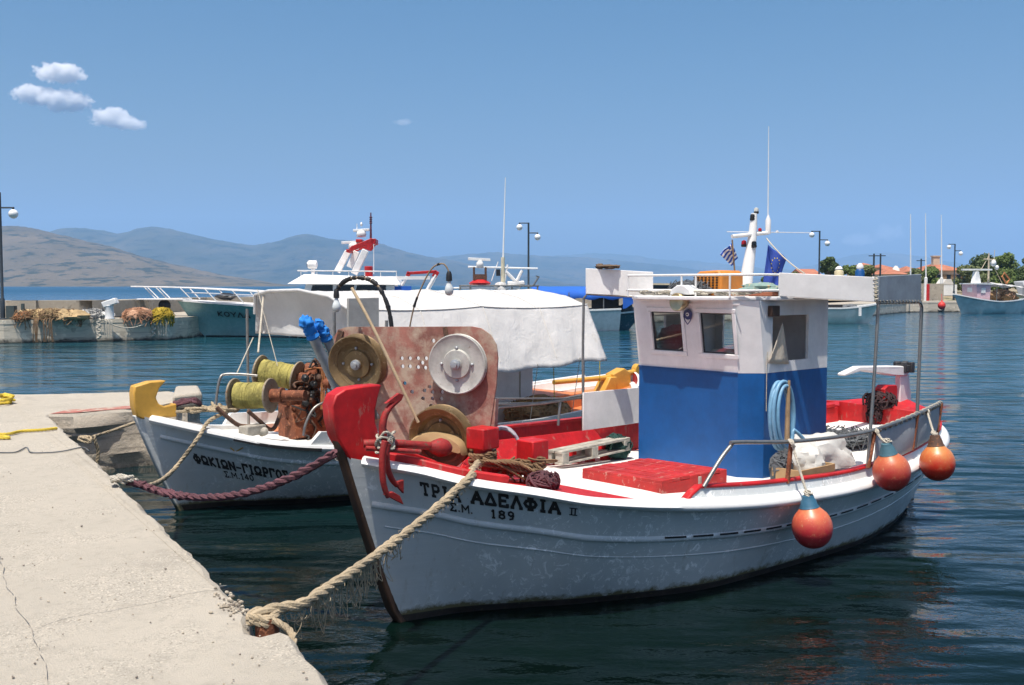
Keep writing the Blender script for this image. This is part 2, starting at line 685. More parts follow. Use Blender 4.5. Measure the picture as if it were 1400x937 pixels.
# ------------------------------------------------------------------ camera, light, sky
cam = bpy.data.cameras.new('camera')
cam.sensor_width = 36
cam.lens = 36
cam.clip_start = .1
cam.clip_end = 80000
co = bpy.data.objects.new('camera', cam)
COL.objects.link(co)
co.location = (0, 0, EYE)
co.rotation_euler = (PI / 2 - PITCH, 0, 0)
scn.camera = co

SUN_EL = R(71)
SUN_DIR = Vector((-.36, -.933, 0)).normalized() * math.cos(SUN_EL) + Vector((0, 0, math.sin(SUN_EL)))
sl = bpy.data.lights.new('sun', 'SUN')
sl.energy = 4.3
sl.angle = R(.5)
sl.color = (1, .95, .87)
so = bpy.data.objects.new('sun', sl)
COL.objects.link(so)
so.location = (0, -20, 60)
so.rotation_euler = SUN_DIR.to_track_quat('Z', 'Y').to_euler()

w = bpy.data.worlds.new('World')
scn.world = w
w.use_nodes = True
nt = w.node_tree
sky = nt.nodes.new('ShaderNodeTexSky')
sky.sky_type = 'NISHITA'
sky.sun_disc = False
sky.sun_elevation = SUN_EL
sky.sun_rotation = math.atan2(SUN_DIR.x, SUN_DIR.y)
sky.altitude = 0
sky.air_density = 1.0
sky.dust_density = 5.0
sky.ozone_density = 1.4
bg = nt.nodes['Background']
hs = nt.nodes.new('ShaderNodeHueSaturation')
hs.inputs['Hue'].default_value = .491
hs.inputs['Saturation'].default_value = 1.56
hs.inputs['Value'].default_value = 1.12
nt.links.new(sky.outputs[0], hs.inputs['Color'])
nt.links.new(hs.outputs[0], bg.inputs['Color'])
bg.inputs['Strength'].default_value = .07

vs = scn.view_settings
vs.view_transform = 'Standard'
vs.look = 'None'
vs.exposure = 0.55
vs.gamma = 1
vs.use_curve_mapping = False
scn.cycles.max_bounces = 8
scn.cycles.transparent_max_bounces = 12
scn.cycles.volume_bounces = 8
scn.cycles.caustics_reflective = False
scn.cycles.caustics_refractive = False
scn.cycles.use_denoising = True
scn.cycles.sample_clamp_indirect = 6


# ------------------------------------------------------------------ water
def water_mat():
    m, nt, bs = nodes('sea_water')
    n0 = ntex(nt, .35, 4, .6)
    c = mixc(nt, ramp(nt, n0, .3, .7), (.0012, .0052, .0042), (.0022, .0085, .0068))
    # the bottom falls away from the harbour: green and dark inshore, bluer over deep water
    tc = nt.nodes.new('ShaderNodeTexCoord')
    sx = nt.nodes.new('ShaderNodeSeparateXYZ')
    nt.links.new(tc.outputs['Object'], sx.inputs[0])
    c = mixc(nt, ramp(nt, sx.outputs[1], 9, 30), c, (.006, .05, .068))
    c = mixc(nt, ramp(nt, sx.outputs[1], 60, 110), c, (.007, .06, .125))
    nt.links.new(c, bs.inputs['Base Color'])
    # open water: ripples too small to see one by one act as roughness
    rg = nt.nodes.new('ShaderNodeMapRange')
    rg.inputs['From Min'].default_value = 25
    rg.inputs['From Max'].default_value = 420
    rg.inputs['To Min'].default_value = .045
    rg.inputs['To Max'].default_value = .42
    nt.links.new(sx.outputs[1], rg.inputs['Value'])
    nt.links.new(rg.outputs['Result'], bs.inputs['Roughness'])
    bs.inputs['IOR'].default_value = 1.333
    a = ntex(nt, 1.35, 2, .5, stretch=(.36, 1.0, 1), dist=.2)
    b = ntex(nt, .55, 3, .5, stretch=(.5, 1.1, 1), dist=.3)
    d = ntex(nt, 8.0, 3, .6, stretch=(.6, 1, 1))
    s1 = nd(nt, 'ShaderNodeMath', operation='MULTIPLY_ADD')
    nt.links.new(b, s1.inputs[0])
    s1.inputs[1].default_value = 2.2
    nt.links.new(a, s1.inputs[2])
    s2 = nd(nt, 'ShaderNodeMath', operation='MULTIPLY_ADD')
    nt.links.new(d, s2.inputs[0])
    s2.inputs[1].default_value = .1
    nt.links.new(s1.outputs[0], s2.inputs[2])
    bump(nt, bs, s2.outputs[0], 1.0, .115)
    return m


g = MB()
S = 11800
g.add([(-S, -S, 0), (S, -S, 0), (S, S, 0), (-S, S, 0)], [(0, 1, 2, 3)])
tag(g.build('water', water_mat(), smooth=0), kind='structure')


# ------------------------------------------------------------------ quay
def concrete(name, col, scale, gravel=.5, stain=True, wet=None):
    m, nt, bs = nodes(name)
    n1 = ntex(nt, .55, 6, .6)
    n2 = ntex(nt, 9, 8, .75)
    n3 = ntex(nt, scale, 4, .7)
    c = mixc(nt, ramp(nt, n1, .32, .7), tuple(x * .84 for x in col), col)
    c = mixc(nt, ramp(nt, n2, .5, .75), c, tuple(x * (.85 if wet else .72) for x in col))
    sn = ntex(nt, .9, 7, .7, dist=.6)
    sm = nd(nt, 'ShaderNodeMath', operation='MULTIPLY')
    nt.links.new(ramp(nt, sn, .55, .68), sm.inputs[0])
    sm.inputs[1].default_value = .12 if wet else .4
    c = mixc(nt, sm.outputs[0], c, tuple(x * .55 for x in col))
    vo = nt.nodes.new('ShaderNodeTexVoronoi')
    vo.inputs['Scale'].default_value = scale * .9
    tc = nt.nodes.new('ShaderNodeTexCoord')
    nt.links.new(tc.outputs['Object'], vo.inputs['Vector'])
    sp = nt.nodes.new('ShaderNodeSeparateColor')
    nt.links.new(vo.outputs['Color'], sp.inputs[0])
    n4 = ntex(nt, 1.7, 5, .6)
    gm = nd(nt, 'ShaderNodeMath', operation='MULTIPLY')
    nt.links.new(ramp(nt, sp.outputs[0], .8, .9), gm.inputs[0])
    nt.links.new(ramp(nt, n4, .42, .62), gm.inputs[1])
    c = mixc(nt, gm.outputs[0], c, tuple(x * .62 for x in col))
    gm2 = nd(nt, 'ShaderNodeMath', operation='MULTIPLY')
    nt.links.new(ramp(nt, sp.outputs[1], .8, .88), gm2.inputs[0])
    nt.links.new(ramp(nt, n4, .42, .62), gm2.inputs[1])
    c = mixc(nt, gm2.outputs[0], c, tuple(min(.8, x * 1.22) for x in col))
    if wet:
        sx = nt.nodes.new('ShaderNodeSeparateXYZ')
        nt.links.new(tc.outputs['Object'], sx.inputs[0])
        nw = nd(nt, 'ShaderNodeMath', operation='MULTIPLY_ADD')
        nt.links.new(ntex(nt, 2.2, 5, .7), nw.inputs[0])
        nw.inputs[1].default_value = -.5
        nt.links.new(sx.outputs[2], nw.inputs[2])
        c = mixc(nt, ramp(nt, nw.outputs[0], wet[0], wet[1]), (.05, .045, .035), c)
        lay = ntex(nt, 2.4, 5, .6, stretch=(.25, .25, 5))
        c = mixc(nt, ramp(nt, lay, .58, .64), c, tuple(x * .6 for x in col))
    nt.links.new(c, bs.inputs['Base Color'])
    bs.inputs['Roughness'].default_value = .9
    ad = nd(nt, 'ShaderNodeMath', operation='ADD')
    nt.links.new(n2, ad.inputs[0])
    nt.links.new(n3, ad.inputs[1])
    bump(nt, bs, ad.outputs[0], gravel, .012)
    return m


M['quaytop'] = concrete('quay_concrete', (.47, .425, .35), 120, .9)
M['quayside'] = concrete('quay_side', (.46, .4, .32), 30, .9, wet=(-.34, -.18))
M['farquay'] = concrete('breakwater_concrete', (.4, .355, .285), 8, .6)
M['farside'] = concrete('breakwater_side', (.66, .58, .46), 6, .8, wet=(-.22, -.06))

QZ = .8
edge_px = [(470, 950), (458, 936), (437, 908), (414, 885), (402, 868), (392, 861), (377, 860), (360, 866), (346, 862), (340, 848), (343, 838), (330, 822), (311, 805), (276, 769), (240, 733), (209, 703), (178, 673), (145, 641), (111, 609), (88, 587), (67, 567)]
arm_px = [(100, 566), (150, 562), (185, 559), (232, 557), (256, 560), (277, 555), (273, 547), (262, 545), (246, 537), (231, 534.5), (180, 536), (100, 538), (0, 539.5)]


def jag(P, amp, step, seed):
    out = []
    for i in range(len(P) - 1):
        a, b = P[i], P[i + 1]
        n = max(1, int((b - a).length / step))
        d = (b - a).normalized()
        pr = Vector((-d.y, d.x, 0))
        for k in range(n):
            p = a.lerp(b, k / n)
            q = amp * (noise.noise(p * 2.3 + Vector((seed, 0, 0))) + .8 * noise.noise(p * 9 + Vector((0, seed, 0))))
            out.append(p + pr * q)
    out.append(P[-1])
    return out


E1 = jag([atz(u, v, QZ) for u, v in edge_px], .022, .05, 3)
E2 = jag([atz(u, v, QZ) for u, v in [(67, 567)] + arm_px], .03, .15, 5)[1:]
outer = [Vector((.6, -6, QZ)), Vector((-.2, 3.2, QZ))] + E1 + E2 + [Vector((-26, 16, QZ)), Vector((-26, -6, QZ))]
q = MB()
n = len(outer)


def inset(P, d):
    out = []
    for i in range(len(P)):
        a, b, c = P[i - 1], P[i], P[(i + 1) % len(P)]
        t = (c - a)
        t.z = 0
        t.normalize()
        out.append(b + Vector((-t.y, t.x, 0)) * d)
    return out


rim = [p + Vector((0, 0, -.035 - .02 * noise.noise(p * 3))) for p in outer]
top = inset(outer, .035)
top = [p + Vector((0, 0, .012 * noise.noise(p * 4) - .004)) for p in top]
rows = [top, rim]
for z in (.66, .62, .52, .49, .38, .35, .24, .2, .08, .03, -.5):
    zz = round(z * 8) * 3.1
    rows.append([Vector((p.x, p.y, z + .03 * noise.noise(p * 1.3 + Vector((0, 0, zz))))) + Vector((noise.noise(p * 1.7 + Vector((0, 0, zz))), noise.noise(p * 1.7 + Vector((7, 0, zz))) - (.2 if z in (.62, .49, .35, .2) else 0), 0)) * .075 for p in rim])
q.grid(rows, 0, closed=True, mfun=lambda i, k: 0 if i == 0 else 1)
q.add(top, [tuple(range(n))], 0)
qo = q.build('quay', [M['quaytop'], M['quayside']], smooth=30)
tag(qo, kind='structure')

# red painted line along the arm's near edge, joints and worn patches
p = MB()
A = [atz(u, v, QZ + .006) for u, v in [(66, 566.5), (100, 565), (150, 561), (186, 558.5)]]
Bk = [atz(u, v, QZ + .006) for u, v in [(70, 573), (100, 571.5), (150, 567), (186, 564)]]
A2 = [a + Vector((.05, .5, 0)) for a in A]
p.grid([A2, [a + Vector((0, .04, 0)) for a in A]])
tag(p.build('painted_edge', paint('faded_red', (.36, .13, .1), .85, worn=(.42, .36, .28), worn_at=.5, scale=3, soft=.1), smooth=0), kind='structure')

# joints and cracks in the slab
jm = MB()
for line in ([(-2, 760), (6, 790), (30, 845), (44, 862), (58, 905), (70, 945)], [(46, 860), (90, 846), (150, 833), (215, 822), (262, 810), (312, 803)]):
    L_ = resample(smooth_path([atz(u, v, QZ) for u, v in line], 10), .05)
    for i in range(len(L_) - 1):
        a, b = L_[i], L_[i + 1]
        d = (b - a).normalized()
        sd = Vector((-d.y, d.x, 0))
        wd = .0015 + .0035 * abs(noise.noise(a * 6))
        o1, o2 = sd * .02 * noise.noise(a * 5), sd * .02 * noise.noise(b * 5)
        jm.add([a + o1 - sd * wd, b + o2 - sd * wd, b + o2 + sd * wd, a + o1 + sd * wd], [(0, 1, 2, 3)])
jm.v = [(x, y, QZ + .013) for x, y, z in jm.v]
tag(jm.build('slab_joint', paint('joint_dirt', (.38, .34, .275), .95, scale=9), smooth=0), kind='structure')

# a scatter of stones and crumbs on the quay
c = MB()
rs = random.Random(4)
for i in range(260):
    u = rs.uniform(-60, 440)
    v = rs.uniform(575, 990)
    P = atz(u, v, QZ)
    if P.y < 4.0:
        continue
    # inside test: left of the edge line
    a, b = atz(458, 936, QZ), atz(67, 567, QZ)
    d = (b - a)
    side = d.x * (P.y - a.y) - d.y * (P.x - a.x)
    if side < .06 * d.length:
        continue
    near_edge = side / d.length
    r = rs.uniform(.003, .008) * (1.5 if rs.random() < .06 else 1)
    c.blob(P + Vector((0, 0, r * .3)), (r, r * rs.uniform(.6, 1), r * .6), seed=i, amp=.5, nu=6, nv=4, mi=rs.randrange(3))
for i in range(120):                       # the broken corner where the rope chafes
    P = atz(322 + rs.gauss(0, 13), 822 + rs.gauss(0, 12), QZ)
    r = rs.uniform(.005, .014)
    a, b = atz(458, 936, QZ), atz(67, 567, QZ)
    d = (b - a)
    side = (d.x * (P.y - a.y) - d.y * (P.x - a.x)) / d.length
    if side < .03:
        continue
    c.blob(P + Vector((0, 0, r * .2)), (r, r * .8, r * .7), seed=i, amp=.6, nu=6, nv=4, mi=rs.randrange(3))
tag(c.build('gravel', [paint('stone_a', (.36, .31, .24), .9, scale=20), paint('stone_b', (.2, .17, .14), .9, scale=20), paint('stone_c', (.44, .39, .31), .9, scale=20)], smooth=20), 'loose gravel and crumbs scattered over the near concrete quay', 'gravel', kind='stuff')

# ------------------------------------------------------------------ breakwater, far quay, land
BW = [Vector((-75, 40.5, 0)), Vector((-21.8, 43.9, 0)), Vector((-15.7, 46.7, 0)), Vector((-15.3, 48.4, 0)), Vector((-14.6, 58, 0)), Vector((-6, 62, 0)), Vector((1, 64.5, 0)), Vector((9, 68, 0)), Vector((19, 73, 0)), Vector((29, 83, 0)), Vector((36, 93.5, 0)), Vector((46, 95.5, 0)), Vector((75, 96.5, 0)), Vector((130, 97, 0))]
bwz = [1, 1, 1, 1, 1, 1, 1, 1, 1, 1, 1.0, 1.0]


def offs(P, d):
    out = []
    for i in range(len(P)):
        t = (P[min(i + 1, len(P) - 1)] - P[max(i - 1, 0)]).normalized()
        out.append(P[i] + Vector((-t.y, t.x, 0)) * d)
    return out


def strip(P, a, b, z0, z1, lip=0):
    m = MB()
    F = offs(P, a)
    Bk = offs(P, b)
    up = lambda L, z: [p + Vector((0, 0, z)) for p in L]
    rows = list(zip(up(F, z0), up(F, z1), up(Bk, z1), up(Bk, z0)))
    m.grid([list(r) for r in rows], 0, mfun=lambda i, k: 1 if k in (0, 2) else 0)
    m.add(rows[0], [(0, 1, 2, 3)], 1)
    m.add(rows[-1], [(0, 1, 2, 3)], 1)
    return m


BWd = []
for i in range(len(BW) - 1):
    for k in range(14):
        pp = BW[i].lerp(BW[i + 1], k / 14)
        BWd.append(pp + Vector((0, .12 * noise.noise(pp * .7), 0)))
BWd.append(BW[-1])
tag(strip(BWd, .015, 4.2, -.6, .82).build('breakwater', [M['farquay'], M['farside']], smooth=0), kind='structure')
tag(strip(BWd, 0, 4.0, .82, 1.0).build('breakwater_coping', [M['farquay'], M['farside']], smooth=0), kind='structure')
pw = strip(BWd[:14 * 9], 4.0, 4.7, -.6, 1.78)
tag(pw.build('parapet_wall', [M['farquay'], M['farquay']], smooth=0), 'low pale concrete parapet wall along the back of the breakwater', 'wall')

land = MB()
rows = []
for i in range(0, 41):
    x = 24 + i * 9
    row = []
    for k in range(12):
        y = 99.5 + k * k * 3.2
        z = 1.0 + (.0 if k == 0 else .35 * k ** .8 + .3 * noise.noise(Vector((x * .05, y * .05, 0))))
        row.append((x + (0 if i else k * 1.5), y, z if k < 11 else -1))
    rows.append(row)
land.grid(rows)
tag(land.build('shore', paint('dry_earth', (.3, .24, .15), .95, worn=(.09, .1, .04), worn_at=.5, scale=.08, var=.2)), kind='structure')


# ------------------------------------------------------------------ hills
def hill_mat(name, a, b, c, sc):
    m, nt, bs = nodes(name)
    n1 = ntex(nt, sc, 8, .62, stretch=(1, .5, 2.0))
    n2 = ntex(nt, sc * 3.5, 8, .7, stretch=(1, .5, 2.6))
    col = mixc(nt, ramp(nt, n1, .36, .64), a, b)
    col = mixc(nt, ramp(nt, n2, .52, .58), col, c)
    nt.links.new(col, bs.inputs['Base Color'])
    bs.inputs['Roughness'].default_value = 1
    bs.inputs['Specular IOR Level'].default_value = 0
    bump(nt, bs, n2, 1, 12)
    return m


def hill(name, prof, dist, depth, mat, seed, rough=.2, nx=190, ny=44):
    f = pchip(prof)
    u0, u1 = prof[0][0], prof[-1][0]
    m = MB()
    rows = []
    for i in range(nx + 1):
        u = u0 + (u1 - u0) * i / nx
        h = max(0, (390 - f(u)) + min(1, (390 - f(u)) / 20) * (1.1 * noise.noise(Vector((u * .05, seed, 0))) + .9 * noise.noise(Vector((u * .17, seed, 4))))) / FPX * dist
        row = []
        for k in range(ny + 1):
            t = k / ny
            sh = math.sin(min(t / .62, 1) * PI / 2) ** 1.15 if t < .62 else math.cos((t - .62) / .38 * PI / 2)
            y = dist + (t - .62) * depth
            x = (u - 700) / FPX * y
            nz = noise.fractal(Vector((x / depth * 7, y / depth * 5, seed)), 1.0, 2.0, 6)
            e = sh * (1 - sh) * 4
            z = h * sh * y / dist * (1 if sh > .98 else 1) + nz * rough * h * (e * .9 + .12)
            ymod = y + depth * .1 * nz * (1 - t)
            row.append((x, ymod, z - 1.0 if 0 < k < ny else -6))
        rows.append(row)
    m.grid(rows)
    return tag(m.build(name, mat, smooth=60), kind='structure')


M['hilltan'] = hill_mat('dry_hillside', (.17, .135, .085), (.11, .095, .06), (.04, .048, .03), .006)
M['hilldark'] = hill_mat('wooded_mountain', (.02, .036, .026), (.085, .08, .055), (.014, .026, .018), .0026)
hill('hill', [(-420, 300), (-200, 296), (-60, 300), (0, 307), (40, 309), (80, 319), (125, 331), (160, 339), (200, 351), (250, 363), (300, 374), (350, 382), (395, 388), (420, 391)], 2600, 1500, M['hilltan'], 2.2)
hill('mountain', [(-200, 330), (0, 330), (60, 320), (85, 313), (106, 311), (130, 314), (160, 319), (185, 314), (212, 309.5), (240, 313), (270, 321), (300, 328), (345, 334), (370, 332), (400, 323), (420, 319.5), (450, 326), (490, 329), (520, 332), (545, 340), (580, 349), (610, 354), (650, 362), (700, 372), (760, 382), (800, 390)], 5200, 2600, M['hilldark'], 5.1)
hill('mountain_ridge', [(480, 388), (540, 372), (600, 351), (640, 347), (680, 345), (715, 348), (750, 350), (800, 352), (850, 356), (900, 361), (960, 369), (1020, 378), (1090, 388)], 6800, 2800, M['hilldark'], 8.4)
hill('distant_mountain', [(650, 372), (720, 356), (780, 348), (830, 346), (865, 349), (900, 354), (960, 357), (1010, 363), (1080, 368), (1110, 362), (1150, 352), (1180, 347), (1215, 346), (1250, 349), (1290, 356), (1340, 365), (1420, 380), (1500, 390)], 9000, 2600, M['hilldark'], 11.7, rough=.06)
# low near shore at the foot of the middle mountain
hill('foothill', [(330, 391), (370, 386), (420, 381), (480, 378), (540, 381), (600, 384), (680, 386), (760, 388), (830, 391)], 4400, 1200, M['hilltan'], 3.3)

# ------------------------------------------------------------------ haze and clouds
hz = MB()
hz.box((0, 0, 398), (24000, 24000, 804))
ho = hz.build('haze', [], smooth=0)
hm = bpy.data.materials.new('haze_air')
hm.use_nodes = True
nt = hm.node_tree
nt.nodes.remove(nt.nodes['Principled BSDF'])
pv = nt.nodes.new('ShaderNodeVolumePrincipled')
pv.inputs['Color'].default_value = (.4, .66, 1, 1)
pv.inputs['Density'].default_value = .00016
pv.inputs['Anisotropy'].default_value = 0
nt.links.new(pv.outputs[0], nt.nodes['Material Output'].inputs['Volume'])
ho.data.materials.append(hm)
tag(ho, 'thin blue summer haze over the bay', 'haze', kind='stuff')


def cloud(puffs, dist, dens, label):
    """puffs: (u, v, ru, rv) in photo pixels at a true distance"""
    k = dist / FPX
    m = MB()
    us = [p[0] for p in puffs]
    vs_ = [p[1] for p in puffs]
    c0 = aty(sum(us) / len(us), sum(vs_) / len(vs_), dist)
    x0 = min(p[0] - p[2] for p in puffs)
    x1 = max(p[0] + p[2] for p in puffs)
    y0 = min(p[1] - p[3] for p in puffs)
    y1 = max(p[1] + p[3] for p in puffs)
    a, b = aty(x0 - 6, y1 + 6, dist), aty(x1 + 6, y0 - 6, dist)
    dep = max(p[2] for p in puffs) * k * 1.1
    m.box((a + b) / 2, (b.x - a.x, dep * 2, b.z - a.z))
    o = m.build('cloud', [], smooth=0)
    mt = bpy.data.materials.new('cloud_vapour')
    mt.use_nodes = True
    nt = mt.node_tree
    nt.nodes.remove(nt.nodes['Principled BSDF'])
    pv = nt.nodes.new('ShaderNodeVolumePrincipled')
    pv.inputs['Color'].default_value = (1, .995, .985, 1)
    pv.inputs['Anisotropy'].default_value = 0
    geo = nt.nodes.new('ShaderNodeNewGeometry')
    nz = nt.nodes.new('ShaderNodeTexNoise')
    nz.inputs['Scale'].default_value = 1 / (k * 11)
    nz.inputs['Detail'].default_value = 6
    nz.inputs['Roughness'].default_value = .62
    nt.links.new(geo.outputs['Position'], nz.inputs['Vector'])
    best = None
    for (u, v, ru, rv) in puffs:
        pc = aty(u, v, dist)
        sb = nd(nt, 'ShaderNodeVectorMath', operation='SUBTRACT')
        nt.links.new(geo.outputs['Position'], sb.inputs[0])
        sb.inputs[1].default_value = pc
        dv = nd(nt, 'ShaderNodeVectorMath', operation='DIVIDE')
        nt.links.new(sb.outputs[0], dv.inputs[0])
        dv.inputs[1].default_value = (ru * k, ru * k, rv * k)
        ln = nd(nt, 'ShaderNodeVectorMath', operation='LENGTH')
        nt.links.new(dv.outputs[0], ln.inputs[0])
        if best is None:
            best = ln.outputs['Value']
        else:
            mn = nd(nt, 'ShaderNodeMath', operation='SMOOTH_MIN')
            nt.links.new(best, mn.inputs[0])
            nt.links.new(ln.outputs['Value'], mn.inputs[1])
            mn.inputs[2].default_value = .25
            best = mn.outputs[0]
    ad = nd(nt, 'ShaderNodeMath', operation='MULTIPLY_ADD')
    nt.links.new(nz.outputs['Fac'], ad.inputs[0])
    ad.inputs[1].default_value = 1.9
    nt.links.new(best, ad.inputs[2])
    r_ = nt.nodes.new('ShaderNodeMapRange')
    nt.links.new(ad.outputs[0], r_.inputs['Value'])
    r_.inputs['From Min'].default_value = 1.78
    r_.inputs['From Max'].default_value = 1.6
    r_.inputs['To Min'].default_value = 0
    r_.inputs['To Max'].default_value = dens
    nt.links.new(r_.outputs['Result'], pv.inputs['Density'])
    nt.links.new(pv.outputs[0], nt.nodes['Material Output'].inputs['Volume'])
    o.data.materials.append(mt)
    tag(o, label, 'cloud', kind='stuff')


cloud([(82, 100, 35, 14)], 14000, .03, 'small white cumulus puff, topmost of the group at upper left')
cloud([(48, 130, 31, 15), (88, 138, 38, 16)], 14000, .03, 'largest white cumulus of the group at upper left')
cloud([(152, 161, 30, 15), (176, 170, 26, 9)], 14000, .02, 'ragged white cumulus, lowest of the group at upper left')
cloud([(552, 167, 18, 5)], 14000, .002, 'faint tiny wisp of cloud above the white canopy')
cloud([(1175, 328, 28, 11), (1215, 318, 26, 14)], 16000, .0012, 'faint pinkish cloud bank above the red roofs')

# ------------------------------------------------------------------ painted lettering (stroke outlines in a unit box)
GL = {
    'T': [[(0, 1), (1, 1)], [(.5, 1), (.5, 0)], [(.3, 0), (.7, 0)], [(0, 1), (0, .8)], [(1, 1), (1, .8)]],
    'R': [[(.2, 0), (.2, 1)], [(.2, 1), (.75, 1), (.95, .85), (.95, .62), (.75, .45), (.2, .45)], [(0, 0), (.42, 0)]],
    'I': [[(.5, 0), (.5, 1)], [(.2, 1), (.8, 1)], [(.2, 0), (.8, 0)]],
    'A': [[(0, 0), (.5, 1), (1, 0)], [(.22, .36), (.78, .36)], [(.86, 0), (1.08, 0)], [(-.08, 0), (.14, 0)]],
    'D': [[(0, .03), (.5, 1), (1, .03), (0, .03)]],
    'E': [[(.1, 0), (.1, 1)], [(.1, 1), (.9, 1)], [(.1, .5), (.7, .5)], [(.1, 0), (.9, 0)], [(.9, 1), (.9, .82)], [(.9, 0), (.9, .18)]],
    'L': [[(0, 0), (.5, 1), (1, 0)], [(.86, 0), (1.08, 0)], [(-.08, 0), (.14, 0)]],
    'F': [[(.5, 0), (.5, 1)], [(.3, 1), (.7, 1)], [(.3, 0), (.7, 0)], [(.5, .8), (.15, .74), (0, .5), (.15, .26), (.5, .2), (.85, .26), (1, .5), (.85, .74), (.5, .8)]],
    'W': [[(0, .04), (.36, .04), (.34, .2), (.08, .42), (.06, .72), (.25, .96), (.75, .96), (.94, .72), (.92, .42), (.66, .2), (.64, .04), (1, .04)]],
    'K': [[(.12, 0), (.12, 1)], [(.95, 1), (.14, .48), (.95, 0)]],
    'N': [[(.05, 0), (.05, 1), (.95, 0), (.95, 1)]],
    'G': [[(.15, 0), (.15, 1), (.95, 1), (.95, .8)]],
    'O': [[(.5, 0), (.15, .15), (.02, .5), (.15, .85), (.5, 1), (.85, .85), (.98, .5), (.85, .15), (.5, 0)]],
    'S': [[(.95, .82), (.95, 1), (.05, 1), (.55, .5), (.05, 0), (.95, 0), (.95, .18)]],
    'M': [[(.05, 0), (.05, 1), (.5, .4), (.95, 1), (.95, 0)]],
    'Y': [[(0, 1), (.5, .45), (1, 1)], [(.5, .45), (.5, 0)]],
    '.': [[(.35, .06), (.6, .06)]],
    '-': [[(.1, .45), (.9, .45)]],
    '1': [[(.2, .8), (.5, 1), (.5, 0)], [(.25, 0), (.75, 0)]],
    '8': [[(.5, .54), (.15, .66), (.12, .86), (.5, 1), (.88, .86), (.85, .66), (.5, .54), (.1, .38), (.06, .14), (.5, 0), (.94, .14), (.9, .38), (.5, .54)]],
    '9': [[(.9, .6), (.5, .42), (.12, .6), (.14, .86), (.5, 1), (.88, .86), (.9, .5), (.75, .1), (.3, 0)]],
    '4': [[(.7, 0), (.7, 1), (.05, .3), (.95, .3)]],
    '0': [[(.5, 0), (.12, .2), (.06, .5), (.12, .8), (.5, 1), (.88, .8), (.94, .5), (.88, .2), (.5, 0)]],
    'U': [[(.3, 0), (.3, 1)], [(.7, 0), (.7, 1)], [(.08, 1), (.92, 1)], [(.08, 0), (.92, 0)]],
    ' ': [],
}
GW = {'.': .42, 'I': .55, '-': .7, ' ': .7, '1': .7, 'M': 1.15, 'W': 1.05, 'F': 1.1}


def lettering(mb, text, fn, aspect=.8, th=.2, gap=.28):
    """fn(a, b): a 0..1 along the line of text, b 0..1 up the letters -> point on the surface"""
    ws = [GW.get(ch, .9) * aspect for ch in text]
    tot = sum(ws) + gap * (len(text) - 1)
    x = 0
    for ch, w_ in zip(text, ws):
        for pl in GL[ch]:
            for (a, b) in zip(pl[:-1], pl[1:]):
                A = Vector((x + a[0] * w_, a[1]))
                B = Vector((x + b[0] * w_, b[1]))
                d = B - A
                L = d.length
                if L < 1e-6:
                    continue
                d /= L
                nrm = Vector((-d.y, d.x)) * th / 2
                e = d * th * .3
                A2, B2 = A - e, B + e
                rows = []
                for k in range(4):
                    p = A2.lerp(B2, k / 3)
                    q0, q1 = p + nrm, p - nrm
                    rows.append([fn(q0.x / tot, q0.y), fn(q1.x / tot, q1.y)])
                mb.grid(rows)
        x += w_ + gap


